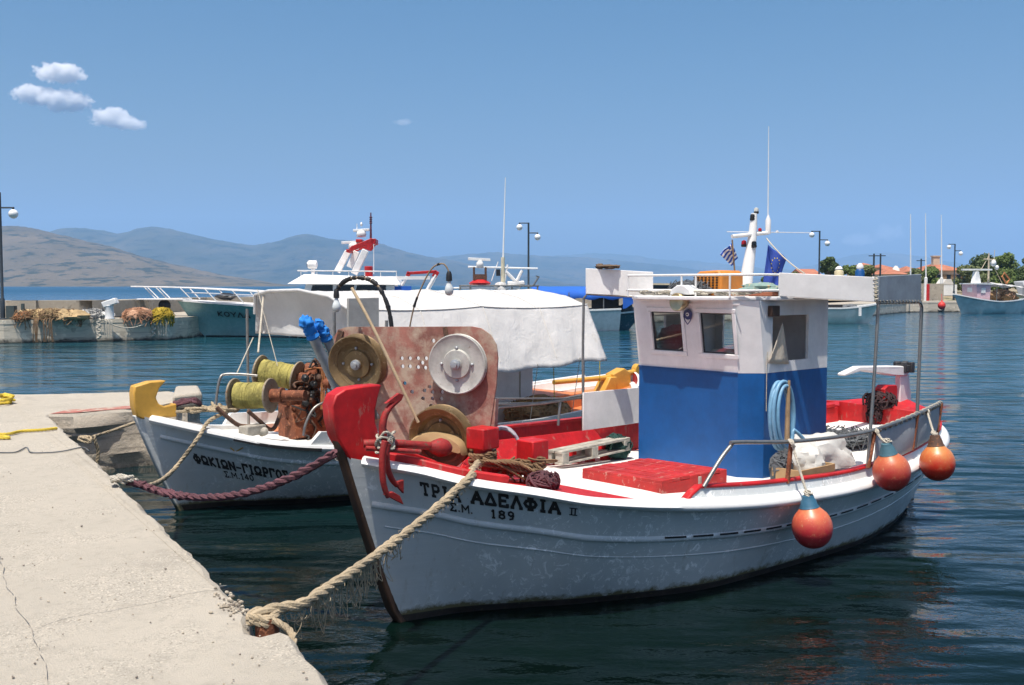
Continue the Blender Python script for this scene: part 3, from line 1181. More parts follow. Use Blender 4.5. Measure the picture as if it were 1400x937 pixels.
# ------------------------------------------------------------------ wooden caique hulls
class Hull:
    def __init__(s, fr, gw, sh, wl, x0, x1, wx1, bw_near=None, bw_far=None):
        s.fr = fr
        s.gw, s.sh, s.wl = pchip(gw), pchip(sh), pchip(wl)
        s.x0, s.x1, s.wx1 = x0, x1, wx1

    def pt(s, p, z, side=-1, off=0):
        xg = s.x0 + (s.x1 - s.x0) * p
        zg, wg = s.sh(xg), s.gw(xg)
        xw = s.wx1 * p
        ww = s.wl(xw)
        qq = z / zg
        if qq >= 0:
            x = xw + (xg - xw) * qq ** .92
            w_ = ww + (wg - ww) * qq ** .85
        else:
            t = min(1, -z / .5)
            x = xw + (s.wx1 * .5 - xw) * .12 * t
            w_ = ww * (1 - .55 * t * t)
        w_ = max(w_, .036)
        return Vector((x, side * (w_ + off), z))

    def find(s, u, v, side=-1):
        best = None
        p, z = .3, .6
        lo_p, hi_p, lo_z, hi_z = 0, 1, -.1, 1.3
        for it in range(7):
            best = None
            for i in range(13):
                for k in range(13):
                    pp = lo_p + (hi_p - lo_p) * i / 12
                    zz = lo_z + (hi_z - lo_z) * k / 12
                    a = s.fr.proj(s.pt(pp, zz, side))
                    e = (a[0] - u) ** 2 + (a[1] - v) ** 2
                    if best is None or e < best[0]:
                        best = (e, pp, zz)
            dp, dz = (hi_p - lo_p) / 6, (hi_z - lo_z) / 6
            lo_p, hi_p = max(0, best[1] - dp), min(1, best[1] + dp)
            lo_z, hi_z = best[2] - dz, best[2] + dz
        return best[1], best[2]

    def sheer_line(s, side, p0=0, p1=1, n=60, dz=0, off=0):
        out = []
        for i in range(n + 1):
            p = p0 + (p1 - p0) * i / n
            xg = s.x0 + (s.x1 - s.x0) * p
            out.append(s.pt(p, s.sh(xg) + dz, side, off) if dz <= 0 else s.pt(p, s.sh(xg), side, off) + Vector((0, 0, dz)))
        return out

    def build(s, parent, mat_hull, mat_bot, z_boot=.05):
        m = MB()
        NP, NZ = 110, 22
        for side in (-1, 1):
            rows = []
            for i in range(NP + 1):
                p = (i / NP)
                p = p * p * (1.6 - .6 * p) if p < .35 else p  # keep the bow fine
                p = i / NP
                zg = s.sh(s.x0 + (s.x1 - s.x0) * p)
                zs = [-.5 + (z_boot + .5) * k / 6 for k in range(7)] + [z_boot + (zg - z_boot) * k / (NZ - 6) for k in range(1, NZ - 5)]
                row = []
                for z in zs:
                    q_ = s.pt(p, z, side)
                    hf = noise.noise(Vector((q_.x * 1.1, q_.z * 2.6, 4.2))) * .006 * min(1, p * 6)
                    q_.y += hf
                    row.append(q_)
                rows.append(row)
            m.grid(rows, 0, mfun=lambda i, k: 1 if k < 6 else 0)
        h = m.build('hull', [mat_hull, mat_bot], parent, smooth=50)
        return h

    def moulding(s, parent, name, mat, dz, prof, sides=(-1, 1), p0=.004, p1=.996, n=70):
        m = MB()
        for sd in sides:
            path = s.sheer_line(sd, p0, p1, n, dz)
            # prof side axis: outward
            pr = [(a * (1 if sd < 0 else -1), b) for a, b in prof]
            m.sweep(path, pr)
        return m.build(name, mat, parent, smooth=50)

    def text(s, mb, txt, ul, ur, hpx, aspect=.8, th=.2, gap=.28, off=.006):
        """letters painted on the near side between two photo points (baseline), hpx tall there"""
        p0, z0 = s.find(*ul)
        p1, z1 = s.find(*ur)
        _, zt0 = s.find(ul[0], ul[1] - hpx)
        _, zt1 = s.find(ur[0], ur[1] - hpx)
        h0, h1 = zt0 - z0, zt1 - z1

        def fn(a, b):
            p = p0 + (p1 - p0) * a
            z = z0 + (z1 - z0) * a + (h0 + (h1 - h0) * a) * b
            return s.pt(p, z, -1, off)
        lettering(mb, txt, fn, aspect, th, gap)


def ellip(a, b, n=10, ca=0, cb=0):
    return [(ca + a * math.cos(2 * PI * k / n), cb + b * math.sin(2 * PI * k / n)) for k in range(n)]


def arc(c, r, a0, a1, e1, e2, n=10):
    c, e1, e2 = Vector(c), Vector(e1), Vector(e2)
    return [c + e1 * r * math.cos(a0 + (a1 - a0) * k / n) + e2 * r * math.sin(a0 + (a1 - a0) * k / n) for k in range(n + 1)]


V = Vector
# ================================================================== the red, white and blue fishing boat
F1 = Frame(atz(540, 850, 0), 41.5)
boat1 = empty('fishing_boat', F1.o, F1.a, 'white wooden fishing boat with blue cabin and tall red stemhead, nearest the camera', 'fishing boat')
H1 = Hull(F1,
          [(-.45, .03), (-.25, .22), (.05, .4), (.22, .55), (.7, .8), (1.1, 1.02), (1.9, 1.19), (3, 1.35), (4, 1.39), (5, 1.33), (5.6, 1.24), (6.5, 1.0), (7.0, .78), (7.4, .48), (7.62, .2), (7.7, .04)],
          [(-.45, 1.29), (0, 1.18), (.25, 1.1), (.7, 1.0), (1.1, .91), (1.9, .81), (3, .73), (4, .7), (5, .72), (6, .77), (7.1, .86), (7.7, .94)],
          [(0, .036), (.45, .14), (.9, .36), (1.37, .62), (2.59, 1.04), (4.35, 1.1), (5.5, .93), (6.5, .6), (7.1, .2), (7.3, .036)],
          -.45, 7.7, 7.3)
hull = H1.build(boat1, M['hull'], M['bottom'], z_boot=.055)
PX = lambda x: (x + .45) / 8.15

# stem post and red stemhead
sp = MB()
prof = [(H1.pt(0, z).x, z) for z in (-.35, -.1, .1, .3, .5, .7, .9, 1.1, 1.29)] + [(-.505, 1.45)]
fr_ = [(x - .014, z) for x, z in prof]
poly = [V((x + .06, -.05, z)) for x, z in prof] + [V((x, -.05, z)) for x, z in reversed(fr_)]
sp.prism(poly, (0, .1, 0))
sp.build('stem_post', M['brown'], boat1, bevel=.012)
sh_ = [(-.525, 1.44), (-.555, 1.56), (-.565, 1.66), (-.53, 1.735), (-.45, 1.775), (-.3, 1.785), (-.15, 1.785), (-.18, 1.7), (-.205, 1.6), (-.205, 1.52), (-.18, 1.44), (-.1, 1.36), (-.01, 1.3), (.0, 1.16), (-.38, 1.22), (-.44, 1.3)]
m = MB()
m.prism([V((x, -.07, z)) for x, z in sh_], (0, .14, 0))
m.build('stemhead', M['red'], boat1, bevel=.012, seg=2)

# rails and mouldings
CAP = [(-.05, .024), (.015, .024), (.06, .01), (.072, -.012), (.055, -.034), (.03, -.042), (-.05, -.03)]
BAND = [(-.03, .04), (.01, .036), (.05, .012), (.078, -.022), (.07, -.05), (.03, -.07), (-.03, -.06)]
m = MB()
for sd in (-1, 1):
    pth = H1.sheer_line(sd, .012, .996, 110)
    rows = []
    for i, q_ in enumerate(pth):
        t_ = (pth[min(i + 1, 110)] - pth[max(i - 1, 0)]).normalized()
        so_ = t_.cross(V((0, 0, 1))).normalized()
        if so_.y * sd < 0:
            so_ = -so_
        f = max(0, min(1, (i / 110 - .2) / .1))
        e_ = 1 - .55 * max(0, min(1, (i / 110 - .86) / .12))
        rows.append([q_ + so_ * (A_[0] * (1 - f) + B_[0] * f) * e_ + V((0, 0, 1)) * (A_[1] * (1 - f) + B_[1] * f) * e_ for A_, B_ in zip(CAP, BAND)])
    m.grid(rows, closed=True)
m.build('gunwale', M['trim'], boat1, smooth=60)
pr2 = [(-.01, -.03), (.014, -.022), (.02, 0), (.014, .02), (-.01, .028)]
m = MB()
for sd in (-1, 1):
    pth = []
    for i in range(81):
        p = .01 + .98 * i / 80
        x = -.45 + 8.15 * p
        pth.append(H1.pt(p, H1.sh(x) - (.335 - .13 * p), sd, 0))
    m.sweep(pth, [(a * (1 if sd < 0 else -1), b) for a, b in pr2])
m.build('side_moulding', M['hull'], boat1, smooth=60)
m = MB()
for sd in (-1, 1):
    pth = []
    for i in range(81):
        p = .015 + .975 * i / 80
        pth.append(H1.pt(p, max(.1, H1.sh(-.45 + 8.15 * p) - (.5 - .16 * p)), sd, 0))
    m.sweep(pth, [(-.004, -.008), (.004, -.006), (.006, 0), (.004, .004), (-.004, .006)])
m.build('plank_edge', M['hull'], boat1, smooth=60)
m = MB()
for i in range(19):
    pa = .265 + i * .0345
    rows = []
    for k in range(5):
        p = pa + .026 * k / 4
        x = -.45 + 8.15 * p
        z = H1.sh(x) - (.335 - .13 * p) + .006
        rows.append([H1.pt(p, z + .014, -1, .0225), H1.pt(p, z - .002, -1, .0248)])
    m.grid(rows)
m.build('scupper_slot', M['letter'], boat1)

m = MB()
H1.text(m, 'TRIA', (577, 675.5), (628, 685.5), 15, aspect=.92, th=.26, gap=.36)
m.build('name_lettering', M['letter'], boat1)
m = MB()
H1.text(m, 'ADELFIA', (645, 687), (764, 702), 15, aspect=.95, th=.28, gap=.34)
m.build('name_lettering', M['letter'], boat1)
m = MB()
H1.text(m, 'U', (777, 703.5), (789, 705), 9, aspect=1.1, th=.16)
m.build('numeral', M['letter'], boat1)
m = MB()
H1.text(m, 'S.M.', (615, 697.5), (646, 702.5), 10, aspect=1.0, th=.22, gap=.24)
m.build('registration_lettering', M['letter'], boat1)
m = MB()
H1.text(m, '189', (671, 707.5), (702, 711), 10.5, aspect=.85, th=.24, gap=.4)
m.build('registration_lettering', M['letter'], boat1)

# deck: red margins, white middle
m = MB()
rows = []
xs = [-.42 + 8.05 * i / 80 for i in range(81)]
win = pchip([(1.45, .0), (1.55, .35), (1.65, .82), (1.85, 1.06), (2.1, 1.13), (3, 1.27), (4, 1.3), (5, 1.25), (6, 1.05), (6.8, .7), (7.4, .2)])
for x in xs:
    wg = max(.03, H1.gw(x) - .03)
    z = H1.sh(x) - .018
    wi = min(win(x), wg * .97) if x > 1.45 else .0
    wi = max(wi, .004)
    row = []
    for yy in (-wg, -(wg + wi) / 2, -wi, -wi * .5, 0, wi * .5, wi, (wg + wi) / 2, wg):
        row.append(V((x, yy, z + .03 * (1 - (yy / wg) ** 2))))
    rows.append(row)
m.grid(rows, 0, mfun=lambda i, k: 1 if 2 <= k <= 5 and xs[i] > 1.42 else 0)
m.build('deck', [M['red'], M['deckwhite']], boat1, smooth=40)


# bulwark: near side and round the stern, and the higher far side
def bulwark(path_p, hfun, side, name):
    m = MB()
    rows = []
    for p in path_p:
        x = -.45 + 8.15 * p
        b = H1.pt(p, H1.sh(x), side, 0)
        h = hfun(x)
        o = b + V((0, -side * .045 * h / .12 if side < 0 else side * .03, h))
        inn = V((0, -side * .045, 0))
        rows.append([b + V((0, 0, -.01)), o, o + inn, b + inn + V((0, 0, -.01))])
    m.grid(rows, 0, closed=True, mfun=lambda i, k: 0 if k == 0 else 1)
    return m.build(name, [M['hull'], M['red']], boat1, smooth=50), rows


hn = pchip([(1.9, .0), (2.12, .115), (3, .12), (4, .115), (5, .11), (6, .1), (7.1, .09), (7.7, .1)])
hfar = pchip([(1.2, .06), (1.45, .3), (2, .33), (3, .36), (4, .38), (5.5, .34), (6.6, .26), (7.2, .16), (7.7, .1)])
pn = [PX(1.9) + (1 - PX(1.9)) * i / 60 for i in range(61)]
pf = [PX(1.2) + (1 - PX(1.2)) * i / 60 for i in range(61)]
_, rn = bulwark(pn, hn, -1, 'bulwark')
_, rf = bulwark(pf, hfar, 1, 'bulwark')
m = MB()
pth = [(r[1] + r[2]) / 2 + V((0, 0, .008)) for r in rn]
m.sweep(pth, [(-.035, -.012), (.035, -.012), (.038, 0), (.03, .014), (-.03, .014), (-.038, 0)])
pth = [(r[1] + r[2]) / 2 + V((0, 0, .008)) for r in rf]
m.sweep(pth, [(-.045, -.012), (.045, -.012), (.045, .014), (-.045, .014)])
m.build('rail_cap', M['red'], boat1, smooth=40, bevel=.004)

# stern: red quarter deck, post, bench
m = MB()
rows = []
for x in (6.95, 7.1, 7.3, 7.5, 7.62):
    w_ = max(.03, H1.gw(x) - .03)
    z = H1.sh(x) + .11
    rows.append([V((x, -w_, z)), V((x, -w_ * .4, z + .05)), V((x, 0, z + .07)), V((x, w_ * .5, z + .07)), V((x, w_, z + .08))])
m.grid(rows)
m.grid([[r - V((0, 0, .3)) for r in rows[0]], rows[0]])
m.build('quarter_deck', M['red'], boat1, smooth=40)
m = MB()
ins = []
for i in range(13):
    p = PX(4.9 + 2.0 * i / 12)
    ins.append(H1.pt(p, H1.sh(-.45 + 8.15 * p), 1, -.2) + V((0, 0, .2)))
m.sweep(ins, [(-.17, -.02), (.17, -.02), (.17, .02), (-.17, .02)])
m.sweep([q_ - V((0, .15, .12)) for q_ in ins], [(-.012, -.11), (.012, -.11), (.012, .1), (-.012, .1)])
m.build('side_bench', M['red'], boat1, bevel=.006)
m = MB()
m.prism([V((6.93, -.5, .8)), V((6.95, .5, .8)), V((6.95, .5, 1.08)), V((6.93, -.5, 1.05))], (.03, 0, 0))
m.build('stern_bulkhead', M['red'], boat1, bevel=.006)
m = MB()
m.prism([V((7.0, -.07, .8)), V((7.28, -.07, .9)), V((7.3, -.07, 1.26)), V((7.28, -.07, 1.3)), V((7.08, -.07, 1.31)), V((7.0, -.07, 1.27))], (0, .14, 0))
m.build('stern_post', M['red'], boat1, bevel=.008)
m = MB()
m.prism([V((7.5, -.035, .1)), V((7.85, -.035, .0)), V((7.85, -.035, .6)), V((7.62, -.035, 1.5)), V((7.42, -.035, 1.5)), V((7.44, -.035, .9))], (0, .07, 0))
rud = m.build('rudder', M['white'], boat1, bevel=.012)
m = MB()
m.tube([V((7.55, 0, 1.44)), V((7.55, 0, 1.53))], .1, n=14)
for k in range(5):
    a = R(20 + k * 62)
    m.box((7.58 + .09 * math.cos(a), .09 * math.sin(a), 1.5), (.07, .07, .13), a)
m.build('rudder_head', M['rubber'], boat1, bevel=.01)
m = MB()
a, b = F1.pick(1152, 513, 1, 0), F1.pick(1236, 503, 1, 0)
m.prism([V((a.x, -.03, a.z - .012)), V((a.x + .35, -.045, a.z + .03)), V((b.x - .3, -.055, b.z - .08)), V((b.x, -.055, b.z - .1)), V((b.x, -.055, b.z + .02)), V((b.x - .35, -.055, b.z + .045)), V((a.x + .3, -.04, a.z + .085)), V((a.x, -.03, a.z + .02))], (0, .1, 0))
m.build('tiller', M['white'], boat1, bevel=.015)

# ------------------------------------------------------------------ cabin
ZR = 2.36
CX0, CX1 = 3.5, 4.73
WN, WF = -.68, .7
ch = .17                      # cut corner


def ring(z, lean):
    x = CX0 - lean
    return [V((x, WF, z)), V((x, WN + ch, z)), V((x + ch, WN, z)), V((CX1, WN, z)), V((CX1, WF, z))]


ZB = 1.685
low = [ring(.66, 0), ring(ZB, 0)]
m = MB()
m.grid(low, closed=True)
cab = m.build('cabin', M['blue'], boat1, smooth=0)
m = MB()


def wall_hole(mb, o, ex, ey, W, Hh, holes, thick):
    """flat wall with rectangular holes; holes (x0, x1, y0, y1); thickness along -normal"""
    nrm = ex.cross(ey).normalized()
    xs_ = sorted({0, W} | {h[0] for h in holes} | {h[1] for h in holes})
    ys_ = sorted({0, Hh} | {h[2] for h in holes} | {h[3] for h in holes})
    P = lambda x, y, d=0: o + ex * x + ey * y - nrm * d
    for i in range(len(xs_) - 1):
        for k in range(len(ys_) - 1):
            cx, cy = (xs_[i] + xs_[i + 1]) / 2, (ys_[k] + ys_[k + 1]) / 2
            if any(h[0] < cx < h[1] and h[2] < cy < h[3] for h in holes):
                continue
            for d in (0, thick):
                mb.add([P(xs_[i], ys_[k], d), P(xs_[i + 1], ys_[k], d), P(xs_[i + 1], ys_[k + 1], d), P(xs_[i], ys_[k + 1], d)], [(0, 1, 2, 3)])
    for (a, b, c, d) in holes:
        L = [(a, c), (b, c), (b, d), (a, d)]
        for j in range(4):
            p, q_ = L[j], L[(j + 1) % 4]
            mb.add([P(*p), P(*q_), P(*q_, thick), P(*p, thick)], [(0, 1, 2, 3)])


LEAN = .1
hh = ZR - ZB
ffo = V((CX0, WF, ZB + .002))
ex = V((0, -1, 0))
ey = V((-LEAN, 0, hh)).normalized()
Wf = WF - (WN + ch)
HH = V((-LEAN, 0, hh)).length


def front_xy(u, v):
    q_ = F1.plane(u, v, ffo, V((-hh, 0, -LEAN)).normalized())
    d = q_ - ffo
    return d.dot(ex), d.dot(ey)


win_px = [((890, 425), (935, 481)), ((957, 429), (1005, 485))]
holes = []
for a, b in win_px:
    x0, y1 = front_xy(*a)
    x1, y0 = front_xy(*b)
    holes.append((x0, x1, y0, y1))
ys0 = sum(h[2] for h in holes) / 2
ys1 = sum(h[3] for h in holes) / 2
holes = [(h[0], h[1], ys0, ys1) for h in holes]
wall_hole(m, ffo, ex, ey, Wf, HH, holes, .03)
# cut corner, near side with a big opening, back, far side
r0, r1 = ring(ZB + .002, 0), ring(ZR, LEAN)
m.add([r0[1], r0[2], r1[2], r1[1]], [(0, 1, 2, 3)])
so0 = V((CX0 + ch, WN, ZB + .002))
side_holes = [(.12, .72, .1, .53)]
wall_hole(m, V((CX0 + ch, WN, ZB + .002)), V((1, 0, 0)), V((0, 0, 1)), CX1 - CX0 - ch, hh - .002, side_holes, .03)
m.add([V((CX0 + ch, WN, ZB + .002)), V((CX0 + ch, WN, ZR)), r1[2]], [(0, 1, 2)])
wall_hole(m, V((CX1, WN, ZB + .002)), V((0, 1, 0)), V((0, 0, 1)), WF - WN, hh - .002, [(.75, 1.25, .0, .5)], .03)
wall_hole(m, V((CX1, WF, ZB + .002)), V((-1, 0, 0)), V((0, 0, 1)), CX1 - CX0, hh - .002, [(.85, 1.1, .2, .5)], .03)
m.add([V((CX0, WF, ZB + .002)), V((CX0, WF, ZR)), r1[0]], [(0, 1, 2)])
up = m.build('wheelhouse', M['white'], boat1, smooth=0, recalc=False)
for (a, b, c, d) in holes:
    m = MB()
    P = lambda x, y, o=.0: ffo + ex * x + ey * y + ex.cross(ey) * o
    e = .045
    for (xa, ya, xb, yb) in [(a - e, c - e / 2, b + e, c - e / 2), (a - e, d + e / 2, b + e, d + e / 2), (a - e / 2, c, a - e / 2, d), (b + e / 2, c, b + e / 2, d)]:
        m.bar(P(xa, ya, .004), P(xb, yb, .004), e * .9, .014, up=ex.cross(ey))
    wf_ = m.build('window', M['white'], up, bevel=.004)
    m = MB()
    m.add([P(a, c, -.016), P(b, c, -.016), P(b, d, -.016), P(a, d, -.016)], [(0, 1, 2, 3)])
    m.build('pane', M['glass'], up)
    m = MB()
    g_ = .012
    for (xa, ya, xb, yb) in [(a, c + g_ / 2, b, c + g_ / 2), (a, d - g_ / 2, b, d - g_ / 2), (a + g_ / 2, c + g_, a + g_ / 2, d - g_), (b - g_ / 2, c + g_, b - g_ / 2, d - g_)]:
        m.bar(P(xa, ya, -.012), P(xb, yb, -.012), g_, .012, up=ex.cross(ey))
    m.build('gasket', M['rubber'], up)
# seams of the cabin panels and a cable down the near corner
m = MB()
m.bar(V((CX0 - .004, WF, ZB)), V((CX0 - .004, WN + ch, ZB)), .012, .012)
m.build('panel_seam', paint('seam_blue', (.006, .06, .2), .6, scale=9), cab)
m = MB()
m.tube([V((CX0 + ch + .02, WN - .012, ZB - .35)), V((CX0 + ch + .018, WN - .012, ZB + .1)), V((CX0 + ch + .03, WN - .012, ZB + .2))], .004, n=5)
m.build('side_cord', M['ropepale'], up)
# thin panel line round both windows
m = MB()
xa, xb = holes[0][0] - .1, holes[1][1] + .1
m.bar(P(xa, ys1 + .085, .002), P(xb, ys1 + .085, .002), .012, .008, up=ex.cross(ey))
pass
m.build('trim_strip', M['white'], up)
# window shelf clutter inside: dark red cushion, folded papers, wheel; interior floor
m = MB()
m.box(((CX0 + CX1) / 2 + .05, .1, ZB - .06), (CX1 - CX0 - .2, .95, .02))
m.build('dashboard', M['wood'], boat1)
m = MB()
m.blob((CX0 + .2, WF - .32, ZB + .2), (.13, .25, .2), 3, flat=-.16)
tag(m.build('cushion', paint('dark_red_cloth', (.3, .03, .03), .85, scale=9), None), 'dark red cushion behind the left front window of the blue cabin', 'cushion')
bpy.context.view_layer.update()
LOOSE1 = [bpy.data.objects['cushion']]
m = MB()
m.box((CX0 + .18, WN + .47, ZB + .06), (.2, .42, .14))
m.blob((CX0 + .18, WN + .45, ZB + .15), (.1, .2, .05), 5, amp=.5)
pc = tag(m.build('folded_cloth', M['sack']), 'pale folded cloths and box on the shelf behind the right front window', 'cloth')
LOOSE1.append(pc)
# open side flap and its shelf: black housing, curtain
m = MB()
m.box((CX0 + ch + .1, WN - .025, ZR - .1), (.13, .05, .1))
m.build('vent_box', M['brown'], up, bevel=.008)
m = MB()
rows = []
ca, cb, cc = F1.pick(1070, 441, 1, WN - .02), F1.pick(1050, 497, 1, WN - .02), F1.pick(1080, 498, 1, WN - .02)
for i in range(9):
    t = i / 8
    A_, B_ = ca.lerp(cb, t), ca.lerp(cc, t)
    row = []
    for k in range(7):
        s_ = k / 6
        q_ = A_.lerp(B_, s_)
        q_ = V((q_.x, WN - .02 - .015 * math.sin(s_ * 9 + t * 3) * t, q_.z))
        row.append(q_)
    rows.append(row)
m.grid(rows)
cu_ = m.build('curtain', cloth('cream_curtain', (.74, .66, .54), 40, bmp=.4, trans=.3), up)
cu_.modifiers.new('thick', 'SOLIDIFY').thickness = .004

# roof slab, horn lamp, evil-eye charm
m = MB()
rl = [V((3.45, WF + .06, ZR)), V((3.24, .5, ZR)), V((3.24, -.42, ZR)), V((3.72, WN - .09, ZR)), V((CX1 + .08, WN - .09, ZR)), V((CX1 + .08, WF + .06, ZR))]
m.prism(rl, (0, 0, .035))
roof = m.build('roof', M['white'], boat1, bevel=.008)
FP = lambda u, v, o: (lambda q_: q_ + V((-1, 0, 0)) * o)(F1.plane(u, v, ffo, V((-hh, 0, -LEAN)).normalized()))
m = MB()
c_ = FP(938, 400, .03)
m.prism([c_ + V((-.06, y_, z_)) for y_, z_ in [(.13, -.02), (.11, .03), (.04, .07), (-.04, .07), (-.11, .03), (-.13, -.02)]], (.15, 0, 0))
lampb = m.build('lamp_bracket', M['trim'], boat1, bevel=.01)
m = MB()
c_ = FP(937, 413, .12)
m.lathe(c_ + V((.13, 0, 0)), (-1, 0, 0), [(.03, 0), (.06, .03), (.085, .09), (.088, .14), (.08, .15), (.0, .13)], 20)
m.build('searchlight', paint('chrome', (.5, .4, .24), .32, scale=8, metallic=.9, dirt_amt=.7), boat1, smooth=60)
m = MB()
c_ = FP(942, 430, .012)
m.lathe(c_, (-1, 0, -.1), [(.05, 0), (.05, .008), (.03, .009), (.03, .008)], 18)
m.lathe(c_ + V((-.009, 0, 0)), (-1, 0, -.1), [(.018, 0), (.018, .006)], 14, mi=1)
m.lathe(c_ + V((-.015, 0, -.001)), (-1, 0, -.1), [(.009, 0), (.009, .004)], 12, mi=2)
ring_ = [c_ + V((-.008, y_ * .05, z_ * .055 - .012)) for y_, z_ in [(-.9, .3), (-.95, -.2), (-.6, -.9), (0, -1.5), (.6, -.9), (.95, -.2), (.9, .3)]]
m.tube(ring_, .005, n=6)
ey_ = m.build('eye_charm', [paint('charm_blue', (.03, .035, .14), .3, scale=8), M['white'], M['black']])
tag(ey_, 'blue and white eye charm hanging below the searchlight on the cabin front', 'charm')
LOOSE1.append(ey_)

# roof rail
m = MB()
ZT = ZR + .035
for z_ in (.055, .2):
    pts = [F1.pick(866, 392, 0, CX0 - LEAN), None]
    m.tube([V((CX0 - LEAN - .04, WF + .03, ZT + z_)), V((CX0 - LEAN - .04, WN + ch, ZT + z_)), V((CX0 - LEAN + ch, WN - .05, ZT + z_)), V((CX0 + .3, WN - .06, ZT + z_))], .011, n=8)
for (x_, y_) in [(CX0 - LEAN - .04, WF + .03), (CX0 - LEAN - .04, .05), (CX0 - LEAN - .04, -.12), (CX0 - LEAN - .04, WN + ch), (CX0 + .3, WN - .06)]:
    m.tube([V((x_, y_, ZT - .01)), V((x_, y_, ZT + .2))], .01, n=8)
m.build('roof_rail', M['trim'], boat1, smooth=50)

# awning frame posts and side boards
m = MB()
m.tube(smooth_path([F1.pick(1186, 640, 1, -1.37), F1.pick(1195, 520, 1, -1.37), F1.pick(1201, 416, 1, -1.37)], 4), .016)
m.build('awning_post', M['steel'], boat1)
m = MB()
m.tube([F1.pick(1252, 612, 1, -1.25), F1.pick(1258, 470, 1, -1.25), F1.pick(1260, 420, 1, -1.25), F1.pick(1258, 414, 1, -1.26), F1.pick(1252, 412, 1, -1.27), F1.pick(1200, 414, 1, -1.37)], .018)
m.build('awning_post', M['steel'], boat1)
m = MB()
m.tube([F1.pick(797, 590, 1, 1.27), F1.pick(797, 470, 1, 1.3), F1.pick(798, 408, 1, 1.3), F1.pick(803, 402, 1, 1.28), F1.pick(893, 407, 1, .72)], .014)
m.build('awning_post', M['steel'], boat1)


def board(name, pl, yth, mat, th=.02):
    m = MB()
    P = [V(p) for p in pl]
    nrm = (P[1] - P[0]).cross(P[3] - P[0]).normalized()
    m.prism(P, nrm * th)
    return m.build(name, mat, boat1, bevel=.004)


board('side_board', [F1.pick(1065, 405, 1, -.75), F1.pick(1195, 413, 1, -1.38), F1.pick(1195, 379, 1, -1.38), F1.pick(1065, 373, 1, -.75)], 0, M['board'])
board('side_board', [F1.pick(1199, 412, 1, -1.37), F1.pick(1257, 411, 1, -1.25), F1.pick(1257, 375, 1, -1.25), F1.pick(1199, 378, 1, -1.37)], 0, M['greyboard'])
board('side_board', [F1.pick(801, 402, 1, 1.29), F1.pick(893, 406, 1, .73), F1.pick(893, 372, 1, .73), F1.pick(801, 367, 1, 1.29)], 0, M['board'])
# cord lacing on the two near boards
m = MB()
a, b = F1.pick(1196, 379, 1, -1.385), F1.pick(1197, 413, 1, -1.385)
pts = []
for i in range(40):
    t = i / 39
    q_ = a.lerp(b, t)
    pts.append(q_ + V((.03 * math.sin(t * 40), .022 * math.cos(t * 40), 0)))
m.tube(pts, .007, n=5)
a, b = F1.pick(1199, 413, 1, -1.375), F1.pick(1258, 412.5, 1, -1.255)
pts = []
for i in range(90):
    t = i / 89
    q_ = a.lerp(b, t)
    pts.append(q_ + V((0, .022 * math.cos(t * 85), .02 * math.sin(t * 85))))
m.tube(pts, .005, n=5)
a, b = F1.pick(1257, 376, 1, -1.255), F1.pick(1258, 412, 1, -1.255)
pts = [a.lerp(b, i / 29) + V((.018 * math.sin(i * 1.5), .018 * math.cos(i * 1.5), 0)) for i in range(30)]
m.tube(pts, .005, n=5)
m.build('lacing', M['ropepale'], boat1)

# mast with crossbar, lamps, aerials
m = MB()
a, b = V((4.28, 0, ZT)), F1.pick(1031, 292, 1, 0)
mp = [a, a.lerp(b, .35) + V((.015, 0, 0)), a.lerp(b, .7) + V((.02, 0, 0)), b]
m.tube(smooth_path(mp, 5), [.075 - .045 * i / 15 for i in range(16)], n=12)
mast = m.build('mast', M['trim'], boat1, smooth=60)
m = MB()
c_ = F1.pick(1025, 320.5, 1, 0)
m.tube([F1.pick(1001, 323.5, 1, .05), F1.pick(1050, 318.5, 1, -.05)], .02, n=10)
m.build('crossbar', M['trim'], mast)


def lamp(u, v, r, mat, name, y=0):
    m = MB()
    c_ = F1.pick(u, v, 1, y)
    m.lathe(c_, (0, 0, 1), [(r * .7, -r * 1.3), (r, -r * 1.1), (r, -r * .4)], 12)
    m.lathe(c_, (0, 0, 1), [(r * .9, -r * .4), (r * .95, .2 * r), (r * .8, r * .9), (.0, r * 1.25)], 12, mi=1)
    return m.build(name, [M['black'], mat], mast, smooth=50)


lens = paint('clear_lens', (.6, .6, .55), .1, scale=9, dirt_amt=0, bmp=0)
redlens = paint('red_lens', (.45, .01, .015), .15, scale=9, dirt_amt=0, bmp=0)
lamp(1034, 288, .026, lens, 'navigation_lamp')
lamp(1029, 297, .028, M['black'], 'navigation_lamp')
lamp(1031, 334, .028, M['darkglass'], 'navigation_lamp', -.05)
lamp(1017, 333, .028, redlens, 'navigation_lamp', .06)
lamp(1039, 315, .02, redlens, 'navigation_lamp', -.02)
m = MB()
m.lathe(F1.pick(1050, 320, 1, -.05), (0, 0, 1), [(.02, 0), (.028, .0), (.028, .14), (.015, .17), (.005, .2)], 12)
base_ = m.build('aerial_base', M['white'], mast)
m = MB()
m.tube([F1.pick(1050, 300, 1, -.05), F1.pick(1051, 173, 1, -.05)], [.0065, .003], n=6)
m.build('whip_aerial', M['globe'], base_)
m = MB()
m.tube([F1.pick(994, 317, 1, .08), F1.pick(1107, 318.5, 1, -.1)], .004, n=6)
m.tube([F1.pick(1062, 317, 1, -.1), F1.pick(1063, 317, 1, -.1)], .014, n=8)
m.build('cross_aerial', M['globe'], base_)
m = MB()
m.tube(sag(F1.pick(1048, 326, 1, -.05), F1.pick(1100, 374, 1, -.75), .03), .007, n=6)
m.build('stay', M['ropepale'], mast)


